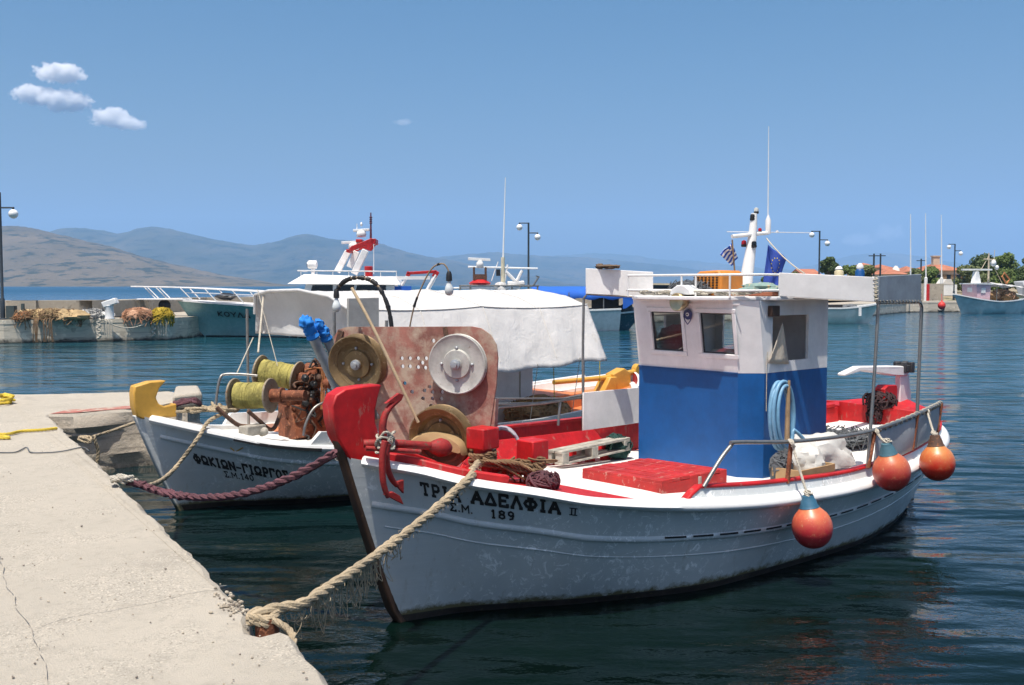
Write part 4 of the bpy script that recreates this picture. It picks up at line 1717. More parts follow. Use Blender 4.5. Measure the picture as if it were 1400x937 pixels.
# ------------------------------------------------------------------ hand rails
m = MB()
zt = 1.17
pts = [V((2.08, -1.2, .86)), V((2.1, -1.2, .92)), V((2.38, -1.22, 1.16)), V((2.44, -1.225, 1.2)), V((2.52, -1.235, 1.205))]
pts = [F1.pick(962, 666, 1, -1.2), F1.pick(985, 628, 1, -1.22), F1.pick(1000, 609, 1, -1.23), F1.pick(1006, 605, 1, -1.24), F1.pick(1080, 604, 1, -1.3), F1.pick(1150, 597, 1, -1.36), F1.pick(1195, 588, 1, -1.38), F1.pick(1240, 572, 1, -1.31), F1.pick(1270, 559, 1, -1.2), F1.pick(1287, 551, 1, -1.02)]
m.tube(smooth_path(pts, 6), .017, n=10)
m.build('hand_rail', M['steel'], boat1, smooth=60)
for (ua, va, ub, vb, y_) in [(1082, 604, 1076, 661, -1.31), (1196, 589, 1187, 640, -1.38), (1254, 567, 1247, 616, -1.27), (1287, 552, 1280, 598, -1.06)]:
    m = MB()
    m.tube([F1.pick(ua, va, 1, y_), F1.pick(ub, vb, 1, y_)], .02, n=10)
    m.build('rail_post', M['rust'], boat1, smooth=60)
m = MB()
m.tube([F1.pick(957, 652, 1, -1.13), F1.pick(957, 668, 1, -1.13)], .014, n=8)
m.build('rail_stub', M['greywood'], boat1)
# laced grey dodger cloth between the after posts
m = MB()
rows = []
tp = smooth_path([F1.pick(1197, 590, 1, -1.37), F1.pick(1240, 574, 1, -1.3), F1.pick(1270, 561, 1, -1.19), F1.pick(1286, 553, 1, -1.03)], 8)
bt = smooth_path([F1.pick(1193, 640, 1, -1.37), F1.pick(1235, 622, 1, -1.31), F1.pick(1262, 607, 1, -1.21), F1.pick(1279, 597, 1, -1.05)], 8)
for i in range(7):
    t = i / 6
    rows.append([a_.lerp(b_, t) + V((0, -.012 * math.sin(t * PI) * (1 + .5 * math.sin(j * .9)), 0)) for j, (a_, b_) in enumerate(zip(tp, bt))])
m.grid(rows)
dg_ = m.build('dodger_cloth', M['greycanvas'], boat1)
dg_.modifiers.new('thick', 'SOLIDIFY').thickness = .005
m = MB()
pts = []
tr = resample(smooth_path(pts or [F1.pick(1197, 589, 1, -1.37), F1.pick(1240, 572.5, 1, -1.3), F1.pick(1270, 559.5, 1, -1.19), F1.pick(1286, 551.5, 1, -1.03)], 8), .012)
hel = [q_ + V((0, .024 * math.cos(i * .62), .024 * math.sin(i * .62))) for i, q_ in enumerate(tr)]
m.tube(hel, .0065, n=5)
m.build('lacing', M['ropepale'], boat1)

# far rail tubes and the white dodger board on the far side
m = MB()
m.tube([F1.pick(676, 553, 1, 1.25), F1.pick(740, 552, 1, 1.27), F1.pick(797, 540, 1, 1.29)], .014, n=8)
m.tube([F1.pick(680, 600, 1, 1.22), F1.pick(677, 562, 1, 1.24), F1.pick(682, 557, 1, 1.25), F1.pick(745, 551, 1, 1.27), F1.pick(797, 543, 1, 1.29)], .016, n=8)
m.tube([F1.pick(766, 549, 1, 1.28), F1.pick(763, 582, 1, 1.27)], .014, n=8)
m.tube([F1.pick(676, 545, 1, 1.22), F1.pick(795, 545, 1, 1.29)], .009, n=8)
m.build('hand_rail', M['steel'], boat1, smooth=60)
board('dodger_board', [F1.pick(796, 589, 1, 1.24), F1.pick(882, 577, 1, 1.3), F1.pick(882, 529, 1, 1.32), F1.pick(796, 537, 1, 1.27)], 0, M['board'], .015)

# red fish board inside the far bulwark, with openings at its foot
m = MB()
top_ = [V((1.55, 1.02, 1.02)), V((3.28, 1.12, 1.0))]
m.prism([V((1.3, .86, .86)), V((3.42, .96, .78)), V((3.26, 1.1, 1.02)), V((1.6, 1.02, 1.06))], (0, .035, -.02))
for i in range(9):
    x_ = 1.38 + i * .235
    m.box((x_ + .05, .89 + .012 * i, .79), (.11, .05, .2))
m.build('fish_board', M['red'], boat1, bevel=.006)

# hatch cover of two planked leaves
HTP = .9
m = MB()
c0, c1, c2, c3 = F1.pick(795, 655, 2, HTP), F1.pick(905, 659, 2, HTP - .01), F1.pick(995, 640, 2, HTP - .01), F1.pick(877, 623, 2, HTP)
c0 = F1.pick(795, 644, 2, HTP)
ux = V((1, 0, 0))
c0, c1, c2, c3 = V((2.02, .22, HTP)), V((2.2, -.62, HTP)), V((3.3, -.66, HTP)), V((3.3, .34, HTP))
c0 = F1.pick(796, 640, 2, HTP)
c1 = F1.pick(905, 657, 2, HTP)
c2 = F1.pick(994, 641, 2, HTP)
c3 = c0 + (c2 - c1)
e1 = (c1 - c0)
e2 = (c2 - c1)
for t0, t1 in ((0, .555), (.573, 1)):
    P0 = c0 + e2 * t0
    P1 = c0 + e2 * t1
    for j in range(4):                     # planks of one leaf
        a_, b_ = j / 4 + .0045, (j + 1) / 4 - .0045
        dz_ = V((0, 0, .004 * ((j * 7) % 3 - 1)))
        m.prism([P0.lerp(P1, a_) + dz_, P0.lerp(P1, a_) + e1 + dz_, P0.lerp(P1, b_) + e1 + dz_, P0.lerp(P1, b_) + dz_], (0, 0, -.03))
    m.prism([P0 + V((0, 0, -.031)), P0 + e1 + V((0, 0, -.031)), P1 + e1 + V((0, 0, -.031)), P1 + V((0, 0, -.031))], (0, 0, -.1))
m.build('hatch_cover', M['hatchred'], boat1, bevel=.004)

# bitts: red posts with heavy square heads
for (u, v, zb) in [(660, 648, .995), (728, 655, .92)]:
    c_ = F1.pick(u, v, 2, zb)
    m = MB()
    hd = .35 if u < 700 else .3
    az = R(8 if u < 700 else 4)
    m.tube([c_ + V((0, 0, -.1)), c_ + V((0, 0, hd - .12))], .075, n=12)
    m.box(c_ + V((0, 0, hd - .06)), (.19, .19, .17), az)
    m.build('bitt', M['red'], boat1, bevel=.012, smooth=40)
m = MB()
m.bar(F1.pick(640, 644, 2, 1.02), F1.pick(720, 645, 2, .96), .1, .05)
m.build('bitt_beam', M['red'], boat1, bevel=.01)
# raised red chock at the bow
m = MB()
for sd in (-1, 1):
    pth = H1.sheer_line(sd, .03, .125, 12, .035, -.11)
    m.sweep(pth, [(-.035, -.06), (.035, -.06), (.035, .05), (-.035, .05)])
m.build('bow_chock', M['red'], boat1, bevel=.01)
m = MB()
m.prism([V((-.12, -.08, 1.36)), V((.25, -.2, 1.2)), V((.3, -.2, 1.0)), V((-.1, -.08, 1.1))], (0, .3, 0))
m.build('breasthook', M['red'], boat1, bevel=.01)

# ------------------------------------------------------------------ net hauler: painted plate with three drums
pn_ = F1.I.to_3x3() @ V((-.33, -.944, 0)).normalized()
pc0 = F1.pick(570, 530, 1, .66)
pe1 = V((0, 0, 1)).cross(pn_).normalized()
if (F1.M.to_3x3() @ pe1).x < 0:
    pe1 = -pe1
pe2 = V((0, 0, 1))


def P2(u, v):
    q_ = F1.plane(u, v, pc0, pn_) - pc0
    return (q_.dot(pe1), q_.dot(pe2))


T3 = lambda x, y: pc0 + pe1 * x + pe2 * y
out_px = [(457, 462), (463, 451), (475, 447), (560, 447), (645, 446.5), (658, 449), (671, 458), (679, 472), (681, 490), (679, 525), (674, 560), (668, 600), (660, 618), (575, 622), (548, 618), (520, 570), (505, 540), (478, 520), (462, 495)]
hol = []
hp = [(550, 490), (561, 490), (572, 490), (583, 490), (578, 496), (551, 501), (561, 501), (572, 502), (582, 503), (590, 505), (554, 524), (564, 536), (588, 529), (581, 534), (592, 536), (602, 526), (605, 536), (592, 545), (604, 545), (579, 545), (590, 555), (593, 466)]
for i, (u, v) in enumerate(hp):
    x, y = P2(u, v)
    r = .018 if i < 10 else .0175
    hol.append([(x + r * math.cos(2 * PI * k / 9), y + r * math.sin(2 * PI * k / 9)) for k in range(9)])
hauler = empty('net_hauler', (0, 0, 0))
hauler.parent = boat1
holed_plate('hauler_plate', [P2(*p) for p in out_px], hol, .022, T3, pn_, M['plate'], hauler)
for (u, v, r, st, mat, tilt, cone) in [(495, 495, .25, .13, M['drum'], -.03, .06), (629, 497, .245, .08, M['drumgrey'], .02, .012), (609, 594, .265, .14, M['drum'], -.02, .07)]:
    x, y = P2(u, v)
    c_ = T3(x, y)
    ax = (pn_ + pe1 * tilt - pe2 * (.16 if cone > .03 else .02)).normalized()
    m = MB()
    # rear flange, groove, front flange, dished face
    m.lathe(c_ - pn_ * .0 + ax * .0, ax, [(.05, 0), (r * .98, .015), (r, .025), (r * .97, .035), (r * .74, .05 if st > .1 else .035), (r * .74, st - .03), (r * .98, st - .012), (r * 1.0, st), (r * .965, st + .003), (r * .9, st - .004), (r * .62, st - cone), (r * .5, st - cone), (r * .46, st - cone + .02), (r * .2, st - cone + .022), (r * .2, st - cone + .03), (.0, st - cone + .032)], 40)
    dr = m.build('drum', mat, hauler, smooth=40)
    m = MB()
    m.lathe(c_ + ax * (st - cone + .02), ax, [(r * .17, 0), (r * .17, .035), (r * .1, .04), (r * .1, .06), (0, .062)], 16)
    m.build('hub', M['galv'], dr, smooth=40)
    e1_ = ax.cross(V((0, 0, 1))).normalized()
    e2_ = e1_.cross(ax)
    for k in range(4):
        m = MB()
        a_ = PI / 2 * k
        q_ = c_ + (e1_ * math.cos(a_) + e2_ * math.sin(a_)) * r * .54 + ax * (st - cone)
        m.lathe(q_, ax, [(.012, -.01), (.012, .014), (.006, .02)], 8)
        m.build('bolt', M['galv'], dr)
m = MB()
for (u, v) in [(609, 451), (608, 458)]:
    pass
m.bar(T3(*P2(609, 447)) + pn_ * .018, T3(*P2(613, 466)) + pn_ * .018, .035, .02, up=pn_)
m.build('hauler_strap', M['brownrust'], hauler, bevel=.004)
m = MB()
m.bar(T3(*P2(468, 452)) + pn_ * .02, T3(*P2(461, 480)) + pn_ * .02, .05, .02, up=pn_)
m.build('hauler_strap', M['brownrust'], hauler, bevel=.004)
m = MB()
q0, q1 = T3(*P2(665, 545)) - pn_ * .04, T3(*P2(660, 640)) - pn_ * .04
m.bar(q0, V((q1.x, q1.y, .95)), .16, .08, up=pn_)
m.build('hauler_foot', M['plate'], hauler, bevel=.006)
m = MB()
q0, q1 = T3(*P2(580, 545)) - pn_ * .05, T3(*P2(580, 640)) - pn_ * .05
m.bar(q0, V((q1.x, q1.y, .95)), .12, .08, up=pn_)
m.build('hauler_foot', M['plate'], hauler, bevel=.006)
# tan cover over the bottom drum
m = MB()
x, y = P2(606, 594)
rows = []
for i in range(15):
    a_ = PI * (i / 14)
    row = []
    for k in range(8):
        t = k / 7
        rr = .24 * (1.05 - .12 * t)
        px = math.cos(a_) * rr
        pz = math.sin(a_) * rr * .72 - .13
        q_ = T3(x + px * 1.12, y + pz) + pn_ * (.05 + .17 * t)
        q_ += V((noise.noise(q_ * 7), noise.noise(q_ * 7 + V((5, 0, 0))), noise.noise(q_ * 6 + V((0, 9, 0))))) * .028
        row.append(q_)
    rows.append(row)
m.grid(rows)
n_ = len(rows)
cap = [r_[-1] for r_ in rows]
cc_ = sum(cap, V((0, 0, 0))) / len(cap)
mid = [q_.lerp(cc_, .5) + pn_ * .02 + V((0, 0, .014 * math.sin(i * 1.7))) for i, q_ in enumerate(cap)]
m.grid([cap, mid, [q_.lerp(cc_, .98) + pn_ * .03 for q_ in cap]])
cv = m.build('drum_cover', M['tan'])
cv.modifiers.new('sub', 'SUBSURF').levels = 1
cv.modifiers['sub'].render_levels = 1
tag(cv, 'tan cloth bundled over the lowest drum of the net hauler', 'cloth cover')
LOOSE1.append(cv)
# thin wooden stick leaning across the plate
m = MB()
st_ = smooth_path([F1.plane(481, 394, pc0 + pn_ * .13, pn_), F1.plane(512, 452, pc0 + pn_ * .2, pn_), F1.plane(572, 578, pc0 + pn_ * .16, pn_)], 4)
m.tube(st_, .013, n=8)
st_ = m.build('stick', paint('pale_stick', (.42, .32, .2), .7, scale=8))
tag(st_, 'thin pale stick leaning diagonally across the red hauler plate', 'stick')
LOOSE1.append(st_)

# lamp arms with bare bulbs behind the plate
for (pts, blb, thick) in [([(538, 450), (532, 425), (520, 396), (508, 384), (494, 380), (480, 381), (468, 387), (461, 397), (459, 406)], (460, 414), .02),
                          ([(556, 446), (566, 420), (580, 385), (590, 368), (598, 362), (606, 361), (611, 366), (614, 374), (614, 380)], (614, 391), .012)]:
    back = pc0 - pn_ * .12
    P_ = [F1.plane(u, v, back, pn_) for u, v in pts]
    P_[0] = P_[0] - V((0, 0, .15))
    m = MB()
    sp_ = smooth_path(P_, 6)
    m.tube(sp_, thick * .55, n=8, mi=0)
    rs = random.Random(3)
    k_ = 0
    while k_ < len(sp_) - 2:                # tape wrapped round the cable
        if thick > .015 or rs.random() < .3:
            m.tube(sp_[k_:k_ + 3], [thick * rs.uniform(.7, 1.15) for _ in sp_[k_:k_ + 3]], n=8, mi=1)
        k_ += rs.choice([2, 2, 3])
    la = m.build('lamp_arm', [paint('cable_tan', (.26, .19, .12), .7, scale=12), M['black']], hauler, smooth=50)
    c_ = F1.plane(blb[0], blb[1], back, pn_)
    m = MB()
    m.lathe(c_ + V((0, 0, .1)), (0, 0, -1), [(.014, -.02), (.022, 0), (.026, .035), (.026, .06), (.016, .062)], 12)
    m.build('socket', M['black'], la, smooth=40)
    m = MB()
    m.lathe(c_ + V((0, 0, .045)), (0, 0, -1), [(.014, 0), (.017, .02), (.03, .05), (.038, .08), (.034, .105), (.02, .122), (.0, .127)], 16)
    m.build('bulb', paint('bulb_glass', (.62, .66, .66), .05, scale=4, dirt_amt=0, bmp=0), la, smooth=70)

# ================================================================== loose things on the near boat
def seat(o, fr):
    """an object modelled in a boat's frame: stand it in the world"""
    o.location = fr.o
    o.rotation_euler = (0, 0, fr.a)
    return o


for o in LOOSE1:
    seat(o, F1)


def loose(m, name, mats, label, cat, fr=F1, group=None, **kw):
    # origin moved to the thing's own foot
    xs = [p[0] for p in m.v]
    ys = [p[1] for p in m.v]
    zs = [p[2] for p in m.v]
    c = V(((min(xs) + max(xs)) / 2, (min(ys) + max(ys)) / 2, min(zs)))
    m.v = [tuple(V(p) - c) for p in m.v]
    o = m.build(name, mats, **kw)
    if fr:
        o.location = fr.M @ c
        o.rotation_euler = (0, 0, fr.a)
    else:
        o.location = c
    tag(o, label, cat, group)
    o['_c'] = 0
    del o['_c']
    return o


# ---- grapnel anchor lashed at the bow
an = empty('anchor', F1.o, F1.a, 'red iron grapnel anchor lashed across the bow with its flukes hanging over the side', 'anchor')
m = MB()
yA = -.3
m.tube([F1.pick(497, 607, 1, -.2), F1.pick(530, 606, 1, -.28), F1.pick(588, 610, 1, -.3), F1.pick(602, 612, 1, -.3)], .03, n=12)
m.tube([F1.pick(500, 613, 1, -.24), F1.pick(575, 618, 1, -.36)], .018, n=10)
m.lathe(F1.pick(602, 612, 1, -.3), F1.pick(602, 612, 1, -.3) - F1.pick(560, 609, 1, -.3), [(.03, -.1), (.05, -.06), (.07, 0), (.06, .05), (.03, .09)], 14)
m.build('shank', M['anchorred'], an, smooth=50)
for (pts, yv, fl) in [([(527, 603), (523, 622), (523, 650), (526, 668), (531, 680)], -.42, [(524, 676), (551, 690), (546, 678), (536, 672)]),
                      ([(530, 607), (528, 620), (530, 640), (536, 656), (543, 664)], -.36, [(539, 661), (551, 675), (551, 656), (544, 658)])]:
    m = MB()
    pth = smooth_path([F1.pick(u, v, 1, yv) for u, v in pts], 6)
    m.tube(pth, [.026 - .008 * i / len(pth) for i in range(len(pth))], n=10)
    fp = [F1.pick(u, v, 1, yv) for u, v in fl]
    m.prism([p + V((.0, -.012, 0)) for p in fp], (.0, .028, 0))
    m.build('fluke', M['anchorred'], an, smooth=50, bevel=.004)
m = MB()
pth = smooth_path([F1.pick(u, v, 1, -.3) for u, v in [(526, 604), (523, 590), (525, 572), (532, 558), (546, 545)]], 6)
m.tube(pth, [.03 - .01 * i / len(pth) for i in range(len(pth))], n=10)
m.prism([F1.pick(u, v, 1, -.32) for u, v in [(528, 552), (549, 548), (552, 540), (546, 538)]], (0, .03, 0))
m.build('fluke', M['anchorred'], an, smooth=50)
m = MB()
rs = random.Random(8)
c_ = F1.pick(527, 598, 1, -.3)
pts = []
for i in range(60):
    a_ = i * .55
    pts.append(c_ + V((.06 * math.cos(a_) + rs.uniform(-.015, .015), .05 * math.sin(a_), -.03 + .05 * math.sin(a_ * 1.3 + 1) + .06 * (i / 60 - .5))))
rope(m, smooth_path(pts, 4), .009, n=5)
loose(m, 'lashing_rope', M['ropepale'], 'knotted pale cord lashing the red anchor at the bow', 'rope')

# ---- rope tangles on the bitts
m = MB()
rs = random.Random(5)
for (u, v, zb) in [(660, 648, .995), (728, 655, .92)]:
    c_ = F1.pick(u, v, 2, zb)
    pts = []
    for i in range(50):
        a_ = i * .5
        pts.append(c_ + V((.1 * math.cos(a_), .1 * math.sin(a_), .08 + .1 * (i / 50) + rs.uniform(-.012, .012))))
    rope(m, smooth_path(pts, 3), .017, n=5)
A_ = F1.pick(660, 630, 1, F1.pick(660, 648, 2, .995).y - .1)
B_ = F1.pick(722, 640, 1, F1.pick(728, 655, 2, .92).y - .1)
for k in range(9):
    mid = A_.lerp(B_, rs.uniform(.3, .8)) + V((rs.uniform(-.08, .08), rs.uniform(-.1, .03), rs.uniform(-.06, .05)))
    mid2 = A_.lerp(B_, rs.uniform(.6, 1)) + V((rs.uniform(-.1, .1), rs.uniform(-.14, .0), rs.uniform(-.1, .03)))
    rope(m, smooth_path([A_ + V((0, 0, rs.uniform(-.04, .04))), mid, mid2, B_ + V((rs.uniform(-.05, .05), -.02, rs.uniform(-.08, .04)))], 6), rs.uniform(.01, .02), n=5, jitter=.3)
for k in range(26):                            # loose bunch
    c_ = F1.pick(703, 640, 2, 1.03)
    p0 = c_ + V((rs.gauss(0, .06), rs.gauss(0, .06), abs(rs.gauss(0, .05))))
    pts = [p0]
    for j in range(4):
        pts.append(pts[-1] + V((rs.gauss(0, .06), rs.gauss(0, .05), rs.gauss(-.015, .03))))
    m.tube(smooth_path(pts, 4), rs.uniform(.006, .012), n=5)
loose(m, 'rope_tangle', M['ropebrown'], 'frayed brown rope wound round the two red bitts', 'rope')
m = MB()
c_ = F1.pick(726, 652, 2, .97) + V((-.02, -.16, -.02))
for k in range(120):
    d = V((rs.gauss(0, 1), rs.gauss(0, .8), rs.gauss(0, .8))).normalized()
    p0 = c_ + V((d.x * .13, d.y * .1, d.z * .07)) * rs.uniform(.5, 1)
    t = d.cross(V((rs.gauss(0, 1), rs.gauss(0, 1), rs.gauss(0, 1)))).normalized() * .06
    m.tube(smooth_path([p0 - t, p0 + d * .02, p0 + t, p0 + t * 1.5 - d * .04], 3), rs.uniform(.006, .011), n=5)
m.blob(c_, (.12, .09, .065), 3)
loose(m, 'rope_bundle', M['ropepurple'], 'dark purple frayed rope bundle under the right-hand red bitt', 'rope')
# striped rolled mat between the bitts
m = MB()
c_ = F1.pick(682, 640, 2, 1.0) + V((.1, .1, 0))
rows = []
for i in range(12):
    a_ = R(150 - i * 14)
    rows.append([c_ + V((.0, 0, 0)) + (V((.75, .66, 0)) * 0 + F1.I.to_3x3() @ V((math.cos(a_) * .15 + .02, 0, 0))) + V((0, 0, .06 + .24 * math.sin(a_))) + (F1.I.to_3x3() @ V((0, w_, 0))) for w_ in (-.05, 0, .05, .1)])
m.grid(rows, 0)


def stripes(name, cols, scale, axis=0):
    m_, nt, bs = nodes(name)
    tc = nt.nodes.new('ShaderNodeTexCoord')
    wv = nt.nodes.new('ShaderNodeTexWave')
    wv.inputs['Scale'].default_value = scale
    wv.inputs['Distortion'].default_value = .6
    wv.bands_direction = 'DIAGONAL'
    nt.links.new(tc.outputs['Object'], wv.inputs['Vector'])
    c = mixc(nt, ramp(nt, wv.outputs['Fac'], .7, .78), cols[0], cols[1])
    n = ntex(nt, 8, 5)
    c = mixc(nt, ramp(nt, n, .5, .8), c, cols[2])
    nt.links.new(c, bs.inputs['Base Color'])
    bs.inputs['Roughness'].default_value = .9
    return m_


rm = loose(m, 'rolled_mat', stripes('striped_mat', [(.42, .43, .45), (.3, .16, .22), (.3, .32, .32)], 9), 'grey mat with purple stripes bent over behind the red bitts', 'mat', recalc=False)
rm.modifiers.new('thick', 'SOLIDIFY').thickness = .02


# ---- inflatable buoys hanging along the near side
def buoy(u, v, r, y, neckdir, up_px, name_l, low, high, tube_end):
    c_ = F1.pick(u, v, 1, y)
    e = empty('buoy', F1.M @ c_, F1.a, name_l, 'buoy', 'inflatable buoys along the near side of the front boat')
    ax = V(neckdir).normalized()
    m = MB()
    prof = []
    for i in range(22):
        t = i / 21
        a_ = PI * t
        rr = r * math.sin(a_) ** .92
        h = -r * 1.06 * math.cos(a_)
        if t > .72:
            k = (t - .72) / .28
            rr = rr * (1 - k) + (.055 * k + r * .35 * (1 - k)) * k
            h += k * r * .28
        prof.append((rr, h))
    prof[-1] = (.05, prof[-1][1])
    prof += [(.045, r * 1.42), (.038, r * 1.6)]
    m.lathe((0, 0, 0), ax, prof, 36)
    b = m.build('float_body', buoy_mat('faded_float', low, high, -r * .2, r * 1.05), e, smooth=60)
    m = MB()
    m.lathe((0, 0, 0), ax, [(r * .5, r * 1.02), (r * .43, r * 1.12), (.062, r * 1.36), (.052, r * 1.45), (.046, r * 1.62), (.03, r * 1.66)], 24)
    m.build('float_neck', paint('neck_blue', (.03, .12, .2), .5, scale=8) if u < 1150 else (paint('neck_teal', (.05, .13, .17), .6, scale=8) if u < 1250 else M['brownrust']), e, smooth=50)
    m = MB()
    top = c_ + ax * r * 1.6
    end = F1.pick(*tube_end)
    rope(m, smooth_path([top, top.lerp(end, .5) + V((0, 0, -.01)), end], 8), .011, n=5)
    pts = []
    for i in range(40):
        a_ = i * .5
        pts.append(end + V((.026 * math.cos(a_), .03 * math.sin(a_ * 1.1), .026 * math.sin(a_))))
    rope(m, smooth_path(pts, 3), .009, n=5)
    for i in range(4):
        q_ = top + V((rs.uniform(-.02, .02), rs.uniform(-.02, .02), .01 + i * .008))
        m.tube(arc(q_, .025, 0, 5.5, (1, 0, 0), (0, 1, .4), 10), .008, n=5)
    m.v = [tuple(V(p) - c_) for p in m.v]
    m.build('lanyard', M['ropepale'], e)
    return e


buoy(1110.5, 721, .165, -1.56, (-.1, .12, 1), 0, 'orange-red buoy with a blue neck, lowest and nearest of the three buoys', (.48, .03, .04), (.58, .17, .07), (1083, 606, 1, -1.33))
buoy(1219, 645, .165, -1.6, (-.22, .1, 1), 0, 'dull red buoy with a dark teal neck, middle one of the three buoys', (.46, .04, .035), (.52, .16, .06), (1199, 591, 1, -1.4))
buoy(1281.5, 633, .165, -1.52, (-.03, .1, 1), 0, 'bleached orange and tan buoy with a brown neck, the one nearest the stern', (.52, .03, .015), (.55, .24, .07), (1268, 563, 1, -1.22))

# ---- blue hose coil and brown stick hung on the cabin side
m = MB()
c_ = F1.pick(1069, 566, 1, -.86)
pts = []
rs = random.Random(21)
for i in range(150):
    a_ = 2 * PI * i / 26 + 1.2
    k_ = i // 26
    rx, rz = .14 + .016 * math.sin(k_ * 2.1), .29 + .018 * math.cos(k_ * 1.7)
    pts.append(c_ + V((rx * math.cos(a_) * 1.05 + .015 * math.sin(k_ * 3), .03 - .014 * k_ + .01 * math.sin(a_), rz * math.sin(a_) + .012 * math.sin(k_ * 5) - .02)))
pts.append(pts[-1] + V((.1, -.05, -.1)))
pts.append(pts[-2] + V((.18, -.05, -.2)))
m.tube(smooth_path(pts, 2), .018, n=8)
loose(m, 'hose_coil', M['hose'], 'coil of pale blue hose hanging on the near side of the blue cabin', 'hose', smooth=60)
m = MB()
m.tube([F1.pick(1079, 520, 1, -.9), F1.pick(1077, 560, 1, -.91), F1.pick(1076, 602, 1, -.95)], [.012, .022, .024], n=8)
loose(m, 'boat_hook', M['wood'], 'brown wooden stick standing inside the blue hose coil', 'stick')

# ---- sack, crate, nets aft of the cabin
m = MB()
a, b = F1.pick(1085, 640, 2, .8), F1.pick(1185, 640, 2, .8)
c_ = (a + b) / 2 + V((.05, .18, .06))
m.blob(c_, (.5, .25, .24), 4, amp=.32, fr=1.3, nu=36, nv=22, flat=-.06)
m.blob(c_ + V((-.28, -.04, -.01)), (.22, .2, .2), 9, amp=.3, nu=28, nv=18, flat=-.05)
loose(m, 'net_sack', M['sack'], 'large crumpled white sack on the deck behind the near handrail', 'sack')
m = MB()
cc = F1.pick(1112, 657, 2, .76) + V((-.0, .1, 0))
for (dx, dy, sx, sy) in [(0, -.14, .56, .014), (0, .14, .56, .014), (-.28, 0, .014, .28), (.28, 0, .014, .28)]:
    m.box(cc + V((dx, dy, .06)), (sx, sy, .13))
m.box(cc + V((0, 0, .0)), (.56, .28, .014))
loose(m, 'wooden_tray', paint('tray_wood', (.42, .27, .13), .75, scale=6, grain=(.3, 3, 3)), 'shallow light brown wooden tray in front of the white sack', 'tray', bevel=.003)


def strands(m, c_, rad, n, seed, th=.004, L=.12, mi=0):
    rs = random.Random(seed)
    for k in range(n):
        d = V((rs.gauss(0, 1), rs.gauss(0, 1), abs(rs.gauss(0, 1)))).normalized()
        p0 = V(c_) + V((d.x * rad[0], d.y * rad[1], d.z * rad[2])) * rs.uniform(.85, 1.05)
        t = d.cross(V((rs.gauss(0, 1), rs.gauss(0, 1), rs.gauss(0, 1)))).normalized() * L
        m.tube([p0 - t * .9 - d * L * .1, p0 + d * rs.uniform(0, .35) * L, p0 + t * .9 - d * L * .15], th, n=4, caps=False, mi=mi)


m = MB()
c_ = F1.pick(1150, 592, 1, -.3)
c_.z = .84
m.blob(c_, (.33, .3, .07), 12, amp=.4, nu=26, nv=16, flat=-.06)
strands(m, c_, (.34, .31, .08), 120, 3, .006, .12)
loose(m, 'net_heap', M['netgrey'], 'dark grey net heap behind the white sack and blue cabin', 'net')
m = MB()
c_ = F1.pick(1068, 640, 1, -.98)
c_.z = .84
m.blob(c_, (.09, .09, .17), 14, amp=.5, nu=18, nv=12, flat=-.12)
strands(m, c_, (.09, .09, .17), 60, 6, .006, .07)
loose(m, 'net_bundle', M['netgrey'], 'small dark tangled net bundle at the near foot of the blue cabin', 'net')
m = MB()
c_ = V((3.45, .95, .82))
m.blob(c_, (.16, .12, .13), 16, amp=.4, nu=22, nv=14, flat=-.1)
strands(m, c_, (.16, .12, .13), 90, 9, .005, .09)
loose(m, 'green_net', M['netgreen'], 'dark green net heaped between the blue cabin and the red bulwark', 'net')

m = MB()
c_ = V((6.97, -.02, 1.12))
strands(m, c_, (.12, .2, .1), 70, 23, .012, .08)
strands(m, c_ + V((-.05, .03, -.18)), (.06, .08, .16), 60, 24, .011, .08)
m.blob(c_ + V((-.02, 0, -.03)), (.08, .16, .06), 5, amp=.4)
loose(m, 'dark_rope', paint('black_rope', (.035, .014, .016), .9, scale=20), 'dark maroon rope wound round the foot of the red stern post', 'rope')

# ---- pallet
m = MB()
a, b = F1.pick(771, 636, 2, .8), F1.pick(855, 617, 2, .8)
d = (b - a).normalized()
sd = V((-d.y, d.x, 0))
L = (b - a).length
for k in (0, .46, 1):
    m.obox(a + d * L * k + V((0, 0, .07)) + sd * .02, d * .05, sd * .045, (0, 0, .045))
    m.obox(a + d * L * k + V((0, 0, .07)) + sd * .14, d * .05, sd * .03, (0, 0, .045))
for k in range(2):
    m.obox(a + d * L * .5 + V((0, 0, .125)) + sd * (.02 + .095 * k), d * (L / 2 + .06), sd * .04, (0, 0, .012))
m.obox(a + d * L * .5 + V((0, 0, .015)) + sd * .02, d * (L / 2 + .06), sd * .045, (0, 0, .01))
m.obox(a + d * L * .5 + V((0, 0, .015)) + sd * .14, d * (L / 2 + .06), sd * .03, (0, 0, .01))
loose(m, 'wooden_pallet', M['greywood'], 'weathered grey wooden pallet lying in front of the red bulwark', 'pallet', bevel=.004)

# ---- on the roof
m = MB()
c_ = V((3.72, .22, ZT + .05))
m.blob(c_, (.2, .24, .07), 3, amp=.5, nu=24, nv=12, flat=-.05)
strands(m, c_, (.2, .24, .08), 80, 12, .005, .1)
loose(m, 'roof_net', M['netgrey'], 'crumpled grey netting on the cabin roof behind the white rail', 'net')
m = MB()
rs = random.Random(31)
for k in range(46):
    c_ = V((rs.uniform(3.42, 3.62), rs.uniform(-.55, .6), ZT + .014))
    pts = [c_]
    for j in range(5):
        pts.append(pts[-1] + V((rs.gauss(0, .035), rs.gauss(0, .09), abs(rs.gauss(0, .012)))))
    pts = [V((p.x, p.y, max(ZT + .01, min(p.z, ZT + .05)))) for p in pts]
    m.tube(smooth_path(pts, 4), rs.uniform(.006, .011), n=5)
loose(m, 'roof_rope', M['ropepale'], 'pale rope strewn along the front edge of the cabin roof', 'rope')
m = MB()
c_ = V((4.0, .2, ZT))
